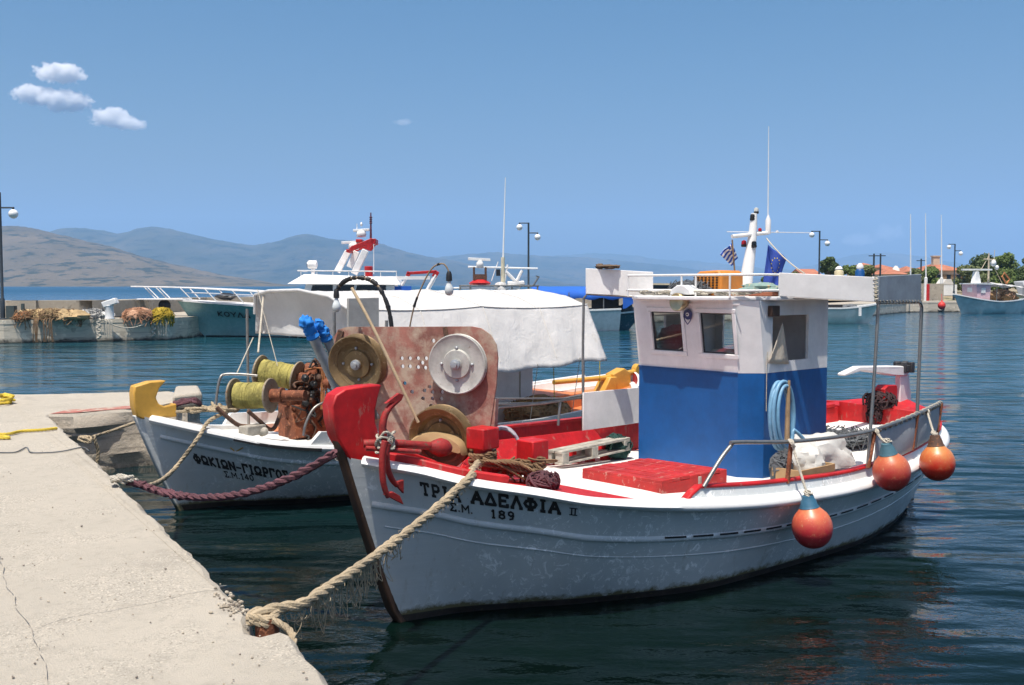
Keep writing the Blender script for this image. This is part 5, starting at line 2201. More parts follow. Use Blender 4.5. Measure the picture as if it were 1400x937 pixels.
m.prism([V((3.75, .22, ZT)), V((3.75, .22, ZT + .2)), V((3.75, .15, ZT + .24)), V((3.75, -.08, ZT + .25)), V((3.75, -.12, ZT + .21)), V((3.75, -.12, ZT))], (.36, 0, 0))
ob = loose(m, 'fish_crate', paint('orange_plastic', (.62, .22, .03), .5, worn=(.5, .28, .1), worn_at=.62, scale=7), 'orange plastic crate on the cabin roof beside the mast', 'crate', bevel=.02)
m = MB()
for i in range(6):
    for k in range(7):
        m.box((3.747, .2 - .045 * k, ZT + .05 + .026 * i), (.012, .02, .012))
m.v = [tuple(V(p) - (F1.I @ ob.location)) for p in m.v]
h_ = m.build('grip_hole', M['brown'], ob)
m = MB()
m.blob((3.9, -.48, ZT + .06), (.16, .24, .06), 7, amp=.4, flat=-.06)
loose(m, 'folded_tarp', paint('teal_tarp', (.2, .3, .27), .7, worn=(.45, .35, .2), worn_at=.55, scale=9), 'folded teal and brown tarpaulin on the roof right of the mast', 'tarpaulin')
m = MB()
m.prism([V((3.75, -.3, ZT + .005)), V((3.75, -.72, ZT + .005)), V((4.2, -.72, ZT + .005)), V((4.2, -.3, ZT + .005))], (0, 0, .035))
loose(m, 'roof_plank', paint('rust_board', (.3, .1, .05), .7, scale=8), 'reddish brown board lying on the roof near its right edge', 'board', bevel=.004)
m = MB()
c_ = F1.pick(832, 365, 1, 1.1)
m.blob(c_, (.09, .13, .022), 2, amp=.5, fr=2)
m.blob(c_ + V((0, .12, .004)), (.05, .04, .03), 5, amp=.5, fr=2)
loose(m, 'driftwood', paint('brown_lump', (.12, .08, .05), .9, scale=10), 'brown lump of driftwood lying on the top edge of the left white board', 'driftwood')
for (u, v0, v1, mt, lab) in [(1147, 364, 376, paint('cream_jar', (.55, .48, .3), .4, scale=8), 'cream coloured bottle standing behind the white right-hand board'), (1175.5, 360, 378, M['blue'], 'blue and white bottle standing behind the white right-hand board')]:
    x_ = 4.42 if u < 1160 else 4.5
    yv = F1.pick(u, v1, 0, x_).y
    c_ = F1.pick(u, v1, 0, x_)
    h = F1.pick(u, v0, 0, x_).z - c_.z
    e = empty('bottle', F1.M @ V((c_.x, c_.y, 2.4)), F1.a, lab, 'bottle')
    b0 = c_.z - 2.4
    m = MB()
    m.lathe((0, 0, 0), (0, 0, 1), [(.04, 0), (.042, .02), (.042, b0 + h * .4), (.03, b0 + h * .55)], 16)
    m.build('bottle_body', mt, e, smooth=50)
    m = MB()
    m.lathe((0, 0, 0), (0, 0, 1), [(.03, b0 + h * .55), (.036, b0 + h * .7), (.022, b0 + h * .9), (.01, b0 + h)], 16)
    m.build('bottle_cap', M['trim'], e, smooth=50)
# a shelf carries them and the boards
m = MB()
m.prism([V((3.95, -.74, 2.385)), V((4.42, -1.34, 2.345)), V((4.6, -1.3, 2.345)), V((4.35, -.74, 2.385))], (0, 0, .015))
m.build('awning_shelf', M['board'], boat1)


# ---- flags
def greek():
    m_, nt, bs = nodes('striped_flag')
    tc = nt.nodes.new('ShaderNodeTexCoord')
    sx = nt.nodes.new('ShaderNodeSeparateXYZ')
    nt.links.new(tc.outputs['UV'], sx.inputs[0])

    def M2(op, a, b=None):
        n = nt.nodes.new('ShaderNodeMath')
        n.operation = op
        for i, q_ in enumerate((a, b)):
            if q_ is None:
                continue
            if isinstance(q_, (int, float)):
                n.inputs[i].default_value = q_
            else:
                nt.links.new(q_, n.inputs[i])
        return n.outputs[0]
    X, Y = sx.outputs[0], sx.outputs[1]
    st = M2('LESS_THAN', M2('MODULO', M2('ADD', M2('MULTIPLY', Y, 9), .0), 2), 1)       # 1 = blue stripe
    can = M2('MULTIPLY', M2('LESS_THAN', X, .37), M2('GREATER_THAN', Y, 4 / 9))
    cx = M2('LESS_THAN', M2('ABSOLUTE', M2('SUBTRACT', X, .185)), .037)
    cy = M2('LESS_THAN', M2('ABSOLUTE', M2('SUBTRACT', Y, .722)), .055)
    cross = M2('MAXIMUM', cx, cy)
    blue = M2('ADD', M2('MULTIPLY', st, M2('SUBTRACT', 1, can)), M2('MULTIPLY', can, M2('SUBTRACT', 1, cross)))
    c = mixc(nt, blue, (.75, .75, .75), (.01, .07, .4))
    nt.links.new(c, bs.inputs['Base Color'])
    bs.inputs['Roughness'].default_value = .8
    return m_


def flag(name, corners, nx, ny, wave, mats, label, starfn=None, y=0):
    """corners: top hoist, top fly, bottom fly, bottom hoist as points in the boat's frame"""
    a, b, c_, d = corners
    rows = []
    nrm = (b - a).cross(d - a).normalized()
    for i in range(ny + 1):
        t = i / ny
        rows.append([a.lerp(b, s_ / nx).lerp(d.lerp(c_, s_ / nx), t) + nrm * wave * math.sin(s_ / nx * 7 + t * 2.5) * min(1, s_ / nx * 3) for s_ in range(nx + 1)])
    m = MB()
    m.grid(rows)
    me_rows = rows
    o = m.build(name, mats, smooth=60, recalc=False)
    uv = o.data.uv_layers.new(name='uv')
    N = nx + 1
    for poly in o.data.polygons:
        for li in poly.loop_indices:
            vi = o.data.loops[li].vertex_index
            uv.data[li].uv = ((vi % N) / nx, 1 - (vi // N) / ny)
    o.modifiers.new('thick', 'SOLIDIFY').thickness = .003
    seat(o, F1)
    tag(o, label, 'flag')
    return o, rows, nrm


m = MB()
m.tube([F1.pick(1006, 392, 1, .12), F1.pick(1001, 328, 1, .12)], .008, n=6)
loose(m, 'flag_staff', M['wood'], 'short wooden staff of the striped flag beside the mast', 'flagstaff')
gf, _, _ = flag('striped_flag', [F1.pick(1001, 332, 1, .12), F1.pick(984, 348, 1, .2), F1.pick(1000, 364, 1, .2), F1.pick(1009, 353, 1, .12)], 14, 10, .012, greek(), 'small blue and white striped flag with a white cross, left of the mast')
ef, rows, nrm = flag('starred_flag', [F1.pick(1050, 335, 1, -.06), F1.pick(1076, 354, 1, -.16), F1.pick(1064, 392, 1, -.16), F1.pick(1043, 388, 1, -.06)], 12, 14, .02, paint('flag_blue', (.012, .045, .27), .8, scale=6, dirt_amt=.1), 'dark blue flag with a ring of yellow stars, right of the mast')
m = MB()
a, b, c_, d = F1.pick(1050, 335, 1, -.06), F1.pick(1076, 354, 1, -.16), F1.pick(1064, 392, 1, -.16), F1.pick(1043, 388, 1, -.06)
for k in range(12):
    a_ = 2 * PI * k / 12
    s_, t = .5 + .2 * math.cos(a_), .42 + .22 * math.sin(a_)
    P_ = lambda s_, t: a.lerp(b, s_).lerp(d.lerp(c_, s_), t) + nrm * (.02 * math.sin(s_ * 7 + t * 2.5) * min(1, s_ * 3) + (-.006 if nrm.y > 0 else .006))
    pts = [P_(s_ + (.03 if j % 2 == 0 else .013) * math.sin(PI * j / 5), t + (.03 if j % 2 == 0 else .013) * -math.cos(PI * j / 5)) for j in range(10)]
    m.add(pts, [tuple(range(10))])
m.build('star_ring', paint('star_yellow', (.6, .45, .03), .7, scale=6), ef)

# ================================================================== mooring lines
m = MB()
Q0 = atz(352, 853, QZ) + V((0, 0, .05))
bt_ = F1.M @ (F1.pick(660, 648, 2, .995) + V((-.03, -.1, .13)))
pth = [atz(338, 851, QZ) + V((-.02, -.02, .03)), Q0, atz(375, 836, QZ + .02) + V((.03, .04, .06))]
end = F1.M @ F1.pick(657, 641, 1, F1.pick(660, 648, 2, .995).y - .13)
p_ = atz(392, 838, QZ + .05)
W_ = F1.M @ V((.235, -.6, 1.135))
end = F1.M @ (F1.pick(660, 648, 2, .995) + V((-.1, -.06, .1)))
line = sag(p_, W_, .05, 20) + [W_.lerp(end, .3) + V((0, 0, .02)), W_.lerp(end, .7), end]
pth = smooth_path([Q0 + V((-.02, -.03, -.02)), Q0 + V((.06, .02, .015))] + line[1:], 3)
rope(m, pth, .028, jitter=.55, pitch=.26, n=7)
loopc = atz(366, 851, QZ)
for k in range(2):                                # turns round the old iron bollard stub
    pts = [loopc + V((.066 * math.cos(a_ * .3) - .02, .055 * math.sin(a_ * .3), .015 + .024 * k + .008 * math.sin(a_))) for a_ in range(22)]
    rope(m, smooth_path(pts, 2), .021, jitter=.4, n=6)
pts = [loopc + V((.02, -.04, .03)), loopc + V((.08, -.06, .01)), loopc + V((.14, -.1, -.02)), loopc + V((.17, -.18, -.06)), loopc + V((.19, -.26, -.16))]
rope(m, smooth_path(pts, 8), .018, jitter=.4, n=6)
main = m
rs = random.Random(77)
LP = resample(pth, .03)
for k in range(300):                              # frayed fibres
    i = int(rs.random() ** .8 * (len(LP) - 3)) + 1
    c_ = LP[i]
    t = (LP[i + 1] - LP[i - 1]).normalized()
    o_ = V((rs.gauss(0, 1), rs.gauss(0, 1), rs.gauss(-1.1, .9)))
    o_ = (o_ - t * o_.dot(t)).normalized() * .034
    L = rs.uniform(.01, .028) * (1 if rs.random() < .88 else 2.4)
    sgn = rs.choice((-1, 1))
    m.tube([c_ + o_, c_ + o_ * 1.2 + t * L * .5 * sgn + V((0, 0, -.1 * L)), c_ + o_ * 1.25 + t * L * .8 * sgn + V((0, 0, -.6 * L))], .0013, n=4, caps=False)
for k in range(56):                               # hanging loops of yarn on the lower part
    f = rs.uniform(.04, .42)
    i = int(f * (len(LP) - 4)) + 2
    c_ = LP[i] + V((0, 0, -.03))
    dx = (LP[i + 1] - LP[i - 1]).normalized() * rs.uniform(.03, .09)
    dr = rs.uniform(.05, .2) * (1.2 - abs(f - .24) * 2)
    wv = V((rs.gauss(0, .012), rs.gauss(0, .012), 0))
    m.tube(smooth_path([c_, c_ + dx * .2 + V((0, 0, -dr * .6)) + wv, c_ + dx * .6 + V((0, 0, -dr)) - wv, c_ + dx + V((0, 0, -dr * .5)) + wv, c_ + dx * 1.1], 5)[:rs.choice([13, 17, 21])], .0026, n=4, caps=False)
loose(m, 'mooring_rope', M['rope'], 'thick frayed mooring rope from the broken quay corner up to the red bitts', 'rope', fr=None)
m = MB()
m.lathe(loopc + V((.0, -.01, -.1)), (0, 0, 1), [(.06, 0), (.06, .13), (.04, .145), (.0, .147)], 16)
loose(m, 'iron_bollard', M['rust'], 'stub of a rusty iron bollard under the rope at the broken quay corner', 'bollard', fr=None)

m = MB()
a = atz(172, 664, QZ) + V((0, 0, .03))
b = F1.M @ V((-.44, -.1, 1.24))
line = sag(a + V((.12, .0, -.02)), F1.M @ F1.pick(457, 620, 1, -.06), .2, 30)
rope(m, smooth_path([a] + line, 2), .03, jitter=.4, pitch=.32, n=6)
pts = []
for i in range(40):
    t = i / 39
    pts.append(line[0].lerp(line[9], t) + V((.03 * math.sin(i * 1.1), .03 * math.cos(i * 1.1), .02 * math.sin(i * .9) + (line[int(t * 9)].z - line[0].lerp(line[9], t).z))))
rope(m, smooth_path(pts, 3), .016, jitter=.3, n=5)
loose(m, 'mooring_line', M['ropepurple'], 'purple-brown mooring rope from the quay edge to the tall red stem', 'rope', fr=None)
m = MB()
rs = random.Random(12)
c_ = atz(166, 664, QZ) + V((0, 0, .03))
for k in range(6):
    pts = [c_ + V((rs.uniform(.04, .12) * math.cos(a_) + rs.uniform(-.02, .02), rs.uniform(.04, .1) * math.sin(a_), rs.uniform(0, .05))) for a_ in [j * 1.1 for j in range(7)]]
    rope(m, smooth_path(pts, 5), .013, n=5)
loose(m, 'rope_knot', M['ropepale'], 'pale rope knot at the quay edge where the boat lines are tied', 'rope', fr=None)

m = MB()
yl = [(-20, 596), (10, 596), (30, 592), (60, 590), (78, 588)]
rope(m, smooth_path([atz(u, v, QZ) + V((0, 0, .02)) for u, v in yl], 8), .018, n=5)
rope(m, smooth_path([atz(u, v, QZ) + V((0, 0, .018)) for u, v in [(-20, 599), (4, 599), (12, 601), (-10, 601)]], 8), .018, n=5)
loose(m, 'yellow_rope', M['ropeyellow'], 'yellow rope lying across the quay at the left edge of the photo', 'rope', fr=None)
m = MB()
rs = random.Random(3)
for k in range(7):
    yl = [(-14 + rs.uniform(-4, 4), 555), (4, 553 + rs.uniform(-3, 3)), (16 + rs.uniform(-4, 4), 552), (rs.uniform(0, 14), 549)]
    rope(m, smooth_path([atz(u, v, QZ) + V((0, 0, .02 + .015 * k)) for u, v in yl], 6), .02, n=5)
loose(m, 'yellow_rope', M['ropeyellow'], 'small heap of yellow rope farther along the quay at the left edge', 'rope', fr=None)
m = MB()
m.tube(smooth_path([atz(u, v, QZ) + V((0, 0, .008)) for u, v in [(-20, 619), (18, 620), (36, 613), (44, 620), (80, 619), (112, 613), (122, 618)]], 8), .007, n=5)
loose(m, 'thin_cord', M['netgrey'], 'thin dark cord lying across the quay toward its edge', 'cord', fr=None)

# ================================================================== the second fishing boat with the white canopy
F2 = Frame(atz(248, 697, 0), 41.5)
boat2 = empty('fishing_boat', F2.o, F2.a, 'white wooden fishing boat with yellow stemhead, rusty line drums and a white canopy', 'fishing boat')
H2 = Hull(F2,
          [(-.47, .03), (-.3, .17), (.0, .37), (.3, .6), (.65, .88), (1.2, 1.12), (2, 1.28), (3, 1.36), (4, 1.36), (5, 1.3), (6, 1.1), (6.8, .72), (7.3, .3), (7.5, .04)],
          [(-.47, 1.1), (-.15, 1.0), (.3, .87), (.65, .78), (1.2, .71), (2, .66), (3, .62), (4, .62), (5, .65), (6, .72), (7, .86), (7.5, .95)],
          [(0, .036), (.4, .14), (.9, .42), (1.4, .68), (2.6, 1.05), (4.3, 1.08), (5.5, .88), (6.5, .5), (7.1, .1), (7.2, .036)],
          -.47, 7.5, 7.2)
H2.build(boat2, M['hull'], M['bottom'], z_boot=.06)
P2x = lambda x: (x + .47) / 7.97
m = MB()
prof = [(H2.pt(0, z).x, z) for z in (-.3, 0, .2, .4, .6, .8, 1.0, 1.1)]
m.prism([V((x + .02, -.04, z)) for x, z in prof] + [V((x - .05, -.04, z)) for x, z in reversed(prof)], (0, .08, 0))
m.build('stem_post', M['hull'], boat2, bevel=.012)
m = MB()
sh2 = [(-.5, 1.09), (-.53, 1.2), (-.535, 1.34), (-.52, 1.42), (-.35, 1.46), (-.17, 1.46), (-.25, 1.38), (-.29, 1.28), (-.26, 1.21), (-.2, 1.18), (-.06, 1.2), (-.06, 1.05), (-.44, 1.06)]
m.prism([V((x, -.07, z)) for x, z in sh2], (0, .14, 0))
m.build('stemhead', M['yellow'], boat2, bevel=.015)
H2.moulding(boat2, 'gunwale_cap', M['trim'], 0, [(-.12, -.03), (.03, -.045), (.05, -.015), (.04, .015), (-.02, .028), (-.12, .022)], p0=.012, p1=.996)
m = MB()
for sd in (-1, 1):
    pth = []
    for i in range(61):
        p = .015 + .97 * i / 60
        pth.append(H2.pt(p, H2.sh(-.47 + 7.97 * p) - .2, sd))
    m.sweep(pth, [(a * (1 if sd < 0 else -1), b) for a, b in pr2])
m.build('side_moulding', M['hull'], boat2, smooth=60)
m = MB()
H2.text(m, 'FWKIWN-GIWRGOS', (267, 658), (397, 651), 11.5, aspect=.72, th=.21, gap=.26)
m.v = []
m.f = []
m.m = []
H2.text(m, 'FWKIWN', (267, 632), (322, 643.5), 11, aspect=.85, th=.3, gap=.3)
m.build('name_lettering', M['letter'], boat2)
m = MB()
H2.text(m, '-', (324, 644), (331, 645.5), 11, aspect=1, th=.22)
m.build('name_hyphen', M['letter'], boat2)
m = MB()
H2.text(m, 'GIWRGOS', (333, 646), (394, 656), 11, aspect=.85, th=.3, gap=.28)
m.build('name_lettering', M['letter'], boat2)
m = MB()
H2.text(m, 'S.M.', (308, 652), (328, 655), 7.5, aspect=.95, th=.2, gap=.2)
m.build('registration_lettering', M['letter'], boat2)
m = MB()
H2.text(m, '140', (330, 655), (347, 657.5), 7.5, aspect=.8, th=.22, gap=.3)
m.build('registration_lettering', M['letter'], boat2)
m = MB()
pa, za = H2.find(322, 612)
pb, zb = H2.find(322, 618)
pts = [H2.pt(pa - .006, za, -1, .006), H2.pt(pb, zb, -1, .006), H2.pt(pa + .008, za, -1, .006)]
for i in range(2):
    a, b = pts[i], pts[i + 1]
    m.bar(a, b, .02, .004, up=(.2, -1, 0))
m.build('chevron_mark', M['yellow'], boat2)
# dark open chock and rub line in the bulwark
m = MB()
pth = [H2.pt(p, H2.sh(-.47 + 7.97 * p) - .012, -1, .045) for p in [P2x(.32) + i * .01 for i in range(11)]]
m.sweep(pth, [(-.01, -.04), (.02, -.035), (.02, .0), (-.01, .005)])
m.build('rub_strip', M['black'], boat2)
# deck
m = MB()
rows = []
for i in range(60):
    x = -.42 + 7.8 * i / 59
    wg = max(.03, H2.gw(x) - .03)
    z = H2.sh(x) - .03
    rows.append([V((x, yy * wg, z + .03 * (1 - yy * yy))) for yy in (-1, -.8, -.4, 0, .4, .8, 1)])
m.grid(rows, 0, mfun=lambda i, k: 0 if i < 14 else 1)
m.build('deck', [M['deckwhite'], M['orange']], boat2, smooth=40)
for sd, p0_ in ((-1, 1.0), (1, 1.0)):
    m = MB()
    rows = []
    for i in range(51):
        p = P2x(p0_) + (1 - P2x(p0_)) * i / 50
        x = -.47 + 7.97 * p
        b = H2.pt(p, H2.sh(x), sd)
        h = .17 * min(1, (x - p0_) / .12 + .02)
        o = b + V((0, sd * .02, h))
        rows.append([b, o, o + V((0, -sd * .06, 0)), b + V((0, -sd * .06, 0))])
    m.grid(rows, closed=True, mfun=lambda i, k: 1 if k == 1 else (2 if k == 2 else 0))
    m.build('bulwark', [M['hull'], M['trim'], M['trim'] if sd > 0 else M['red']], boat2, smooth=40)
# orange boxes, net heap, seat on its deck
m = MB()
m.box((5.55, .15, .78), (.9, 1.0, .26), .1)
m.build('fish_locker', M['orange'], boat2, bevel=.012)
m = MB()
c_ = F2.pick(735, 583, 1, -.9)
c_.z = .8
m.blob(c_, (.5, .35, .2), 6, amp=.5, nu=30, nv=18, flat=-.1)
strands(m, c_, (.5, .36, .2), 260, 14, .006, .1)
loose(m, 'net_heap', M['netbrown'], 'brown fishing net heaped beyond the red bulwark, under the white canopy', 'net', fr=F2)
m = MB()
c_ = F2.pick(797, 577, 1, -.9)
m.blob(c_, (.12, .12, .12), 8, amp=.4)
strands(m, c_, (.12, .12, .12), 30, 15, .007, .08)
loose(m, 'rope_heap', M['ropepale'], 'pale tangled rope beside the left edge of the white dodger board', 'rope', fr=F2)
# grey cabin front seen under the canopy
m = MB()
a, b = F2.pick(600, 585, 1, -.55), F2.pick(733, 585, 1, -.5)
m.box((4.2, .05, 1.3), (1.3, 1.15, 1.4))
m.build('cabin', M['white'], boat2, bevel=.02)
m = MB()
x_ = 3.2
m.bar(V((4.6, -.532, .7)), V((4.6, -.532, 1.95)), .012, .01)
m.build('door_seam', M['greywood'], boat2)
# yellow stern post, rudder stock and tiller
m = MB()
m.prism([V((7.0, -.09, .8)), V((7.35, -.09, .8)), V((7.35, -.09, 1.12)), V((7.2, -.09, 1.2)), V((6.95, -.09, 1.12))], (0, .18, 0))
m.prism([V((6.7, -.12, .85)), V((7.0, -.12, .85)), V((7.0, -.12, 1.08)), V((6.85, -.12, 1.08))], (0, .24, 0))
m.build('stern_post', M['yellow'], boat2, bevel=.015)
m = MB()
a, b, c_ = F2.pick(757, 523, 1, 0), F2.pick(825, 517, 1, 0), F2.pick(884, 505, 1, 0)
m.tube([a, b, c_], [.035, .04, .045], n=10)
m.lathe(F2.pick(872, 506, 1, 0) - V((0, .05, 0)), (0, 1, 0), [(.1, 0), (.1, .1)], 16)
m.build('tiller', M['yellow'], boat2, smooth=50)
m = MB()
pth = [H2.pt(P2x(x), H2.sh(x) + .17, 1, .02) for x in (4.5, 5, 5.5, 6, 6.5, 7)]
m.sweep(pth, [(-.06, -.02), (.06, -.02), (.06, .03), (-.06, .03)])
m.build('rail_cap', M['trim'], boat2)

# ------------------------------------------------------------------ canopy
zE, zR, zB = 2.3, 2.46, 1.6
yN, yFar = -1.12, 1.1
xF, xA = 1.52, 5.3


def cnoise(p, s=1):
    return noise.noise(V((p.x * 1.9, p.y * 2.2, p.z * 1.4)) * s)


m = MB()
prf = []     # cross section: near hem, near eave, ridge, far eave, far hem
rows = []
NX = 110


def wrinkle(p, k=1):
    r_ = 1 - abs(noise.noise(p * 3.1 * k)) * 2
    r2 = 1 - abs(noise.noise(p * 6.7 * k + V((3, 8, 1)))) * 2
    return .6 * max(0, r_) ** 3 + .4 * max(0, r2) ** 3


for i in range(NX + 1):
    t = i / NX
    x = xF + (xA - xF) * t
    post = abs(math.sin(t * PI * 2)) ** .7            # hangs between the frame hoops
    hemN = 1.47 + .03 * math.sin(t * 8) + .012 * math.sin(t * 31)
    eave = 2.235 - .035 * post
    sec0 = [(yN - .36, hemN), (yN - .1, eave - .2), (yN, eave), (yN + .04, eave + .02), (-.7, zE + .075 - .02 * post), (0, zR - .015 * post), (.75, zR - .03), (yFar, eave + .15), (yFar + .02, eave - .1), (yFar + .04, 1.88)]
    sub_ = [10, 7, 2, 5, 7, 7, 5, 4, 5]
    row = []
    for k in range(9):
        n_ = sub_[k]
        for j in range(n_):
            f = j / n_
            y = sec0[k][0] * (1 - f) + sec0[k + 1][0] * f
            z = sec0[k][1] * (1 - f) + sec0[k + 1][1] * f
            p = V((x, y, z))
            if k < 2:
                d = (1 - (z - hemN) / (eave - hemN))
                p += V((0, -.024 * wrinkle(V((x * .9, y, z * .4))) * (.3 + d) - .03 * d * math.sin(x * 7.5 + 3 * noise.noise(V((x, 0, 0)))), .012 * noise.noise(p * 3)))
            elif k > 2:
                p += V((0, 0, .012 * wrinkle(V((x, y * .8, z))) - .02 + .02 * noise.noise(p * 1.5)))
            row.append(p)
    row.append(V((x, *sec0[9])))
    rows.append(row)
m.grid(rows)
E1i = [17, 19, 24, 31, 38, 43, 47]
# front panel, sagging between the eaves
fr_rows = []
first = rows[0]
top_line = [first[i_] for i_ in range(17, 48, 2)]
NB = 16
fb = []
for k, p in enumerate(top_line):
    s_ = k / (len(top_line) - 1)
    fb.append(V((xF + .12 + .02 * math.sin(k * 2), p.y, 1.87)))
for j in range(NB + 1):
    t = j / NB
    fr_rows.append([a_.lerp(b_, t) + V((.05 * math.sin(t * PI) + .02 * math.sin(k * .8 + t * 4) * t + -.016 * wrinkle(V((a_.y * .8, t * .5 + a_.y * .35, 2))) * (.3 + t), 0, 0)) for k, (a_, b_) in enumerate(zip(top_line, fb))])
m.grid(fr_rows)
cnp = m.build('canopy', M['canvas'], boat2, smooth=28)
sdm = cnp.modifiers.new('thick', 'SOLIDIFY')
sdm.thickness = .008
m = MB()
for i_ in (28, 56, 84):                      # sewn seams over the hoops
    m.tube([q_ + V((0, 0, .004)) for q_ in rows[i_][2:47]], .006, n=5)
m.tube([r_[17] + V((0, -.004, .004)) for r_ in rows], .008, n=5)
m.build('canopy_seam', paint('seam_thread', (.6, .58, .54), .8, scale=20), cnp)
for i_ in (8, 30, 52, 74, 96):
    m = MB()
    h_ = rows[i_][0]
    m.tube([h_ + V((0, 0, .05)), h_ + V((.01, .03, -.06)), V((h_.x + .02, -1.3, H2.sh(h_.x) + .16))], .005, n=5)
    m.build('lashing_cord', M['ropepale'], cnp)
m = MB()
m.tube([first[i_] + V((-.015, 0, .005)) for i_ in E1i], .02, n=8)
m.build('canopy_hem', M['canvas'], cnp, smooth=60)
for (x, y) in [(1.35, -1.05), (1.35, 1.02), (3.3, -1.08), (5.25, -1.1), (5.25, 1.05), (3.3, 1.05)]:
    m = MB()
    m.tube([V((x, y, H2.sh(x))), V((x, y, 2.2))], .018, n=8)
    m.build('canopy_post', M['steel'] if x < 5 else paint('brown_post', (.3, .17, .06), .6, scale=9), boat2)
m = MB()
m.tube(sag(F2.pick(820, 490, 1, -1.12), F2.pick(820, 530, 1, -1.15), .0, 4), .006, n=5)
m.build('guy_cord', M['ropeyellow'], boat2)
m = MB()
m.tube(sag(F2.pick(757, 503, 1, -1.13), F2.pick(758, 545, 1, -1.2), .01, 4), .006, n=5)
m.build('guy_cord', M['ropeyellow'], boat2)
# grey cement board standing by the canopy, clamp shadow falls on it
m = MB()
P_ = [F2.pick(474, 470, 1, -1.42), F2.pick(516, 470, 1, -1.4), F2.pick(516, 407, 1, -1.4), F2.pick(474, 408, 1, -1.42)]
n_ = (P_[1] - P_[0]).cross(P_[3] - P_[0]).normalized()
m.prism(P_, n_ * .03)
m.build('wind_board', M['cement'], boat2, bevel=.004)
m = MB()
m.tube([V((1.9, -1.25, .75)), V((1.9, -1.27, 2.1))], .02)
m.build('board_post', M['steel'], boat2)

# ------------------------------------------------------------------ line hauler with rope drums
ha = empty('line_hauler', (0, 0, 0))
ha.parent = boat2
ax2 = (F2.I.to_3x3() @ V((.97, -.24, 0))).normalized()
for (ul, vl, ur, vr, rr, yv) in [(356, 508, 407, 517, .2, .25), (321, 541, 370, 541, .195, -.25)]:
    a = F2.pick(ul, vl, 1, yv)
    b = F2.plane(ur, vr, a, V((-ax2.y, ax2.x, 0)))
    ax = (b - a)
    L = ax.length
    ax.normalize()
    m = MB()
    m.lathe(a, ax, [(.05, -.012), (rr * .97, -.012), (rr, -.006), (rr, .006), (rr * .97, .012), (.06, .012), (.06, L - .012), (rr * .97, L - .012), (rr, L - .006), (rr, L + .006), (rr * .97, L + .012), (.05, L + .012)], 32)
    dr = m.build('rope_drum', paint('drum_iron', (.3, .25, .18), .6, worn=(.2, .1, .05), worn_at=.56, scale=10, metallic=.3), ha, smooth=40)
    m = MB()
    rs = random.Random(int(ul))
    n_t = int(L / .011)
    e1_ = ax.orthogonal().normalized()
    e2_ = ax.cross(e1_)
    for lay in range(3):
        pts = []
        for i in range(n_t * 14):
            a_ = 2 * PI * i / 14
            h = .03 + (L - .06) * i / (n_t * 14)
            rd = rr * (.62 + .045 * lay) + .012 * noise.noise(V((h * 30, a_ * .3, lay * 5))) + .01 * noise.noise(V((h * 9, math.sin(a_), math.cos(a_))))
            pts.append(a + ax * h + (e1_ * math.cos(a_) + e2_ * math.sin(a_)) * rd)
        m.tube(pts, .0075, n=5)
    m.build('wound_line', M['netyellow'], dr)
    m = MB()
    m.lathe(b, ax, [(.075, 0), (.075, .12), (.09, .125), (.09, .15), (.06, .155), (.06, .42)], 18)
    m.build('drum_shaft', M['rust'], dr, smooth=40)
m = MB()
c_ = F2.pick(425, 590, 1, -.25)
c_.z = .7
tp_ = F2.pick(432, 508, 1, -.1)
m.box(c_ + V((-.02, .1, .2)), (.5, .4, .4))
m.bar(c_ + V((0, .1, .3)), tp_ + V((0, .1, 0)), .2, .22)
m.bar(F2.pick(398, 585, 1, -.3), F2.pick(402, 520, 1, -.05), .12, .1)
m.bar(F2.pick(385, 545, 1, -.25), F2.pick(428, 552, 1, -.2), .14, .14)
m.bar(F2.pick(400, 555, 1, -.25), F2.pick(408, 600, 1, -.35), .16, .14)
m.lathe(F2.pick(428, 512, 1, -.1), ax2, [(.1, -.1), (.14, -.08), (.14, .08), (.1, .1)], 20)
m.lathe(F2.pick(425, 548, 1, -.2), ax2, [(.12, -.12), (.17, -.1), (.17, .06), (.12, .1)], 20)
m.build('hauler_body', M['rust'], ha, bevel=.012, smooth=40)
m = MB()
rs = random.Random(6)
for k in range(46):
    c_ = F2.pick(rs.uniform(412, 446), rs.uniform(508, 590), 1, -.3 + rs.uniform(-.1, .1))
    pts = [c_]
    for j in range(4):
        pts.append(pts[-1] + V((rs.gauss(0, .07), rs.gauss(0, .05), rs.gauss(-.03, .09))))
    m.tube(smooth_path(pts, 5), rs.uniform(.006, .016), n=6, mi=rs.choice([0, 0, 1]))
for k in range(8):
    c_ = F2.pick(430 + rs.uniform(-14, 10), 535 + rs.uniform(-22, 30), 1, -.42)
    m.lathe(c_, (rs.gauss(0, .4), -1, rs.gauss(0, .4)), [(.02, -.03), (.045, -.02), (.045, .02), (.02, .05)], 12, mi=rs.choice([0, 1]))
m.build('hydraulic_hose', [M['brownrust'], M['black']], ha, smooth=50)
m = MB()
for k in range(5):
    u = 440 + k * 1.4
    m.tube(smooth_path([F2.pick(u - 22 + rs.uniform(-2, 2), 506, 1, -.42), F2.pick(u - 2, 505, 1, -.45), F2.pick(u + rs.uniform(-1, 1), 530, 1, -.46), F2.pick(u - 1, 560, 1, -.46)], 6), .008, n=5)
m.build('orange_cord', M['netorange'], ha)
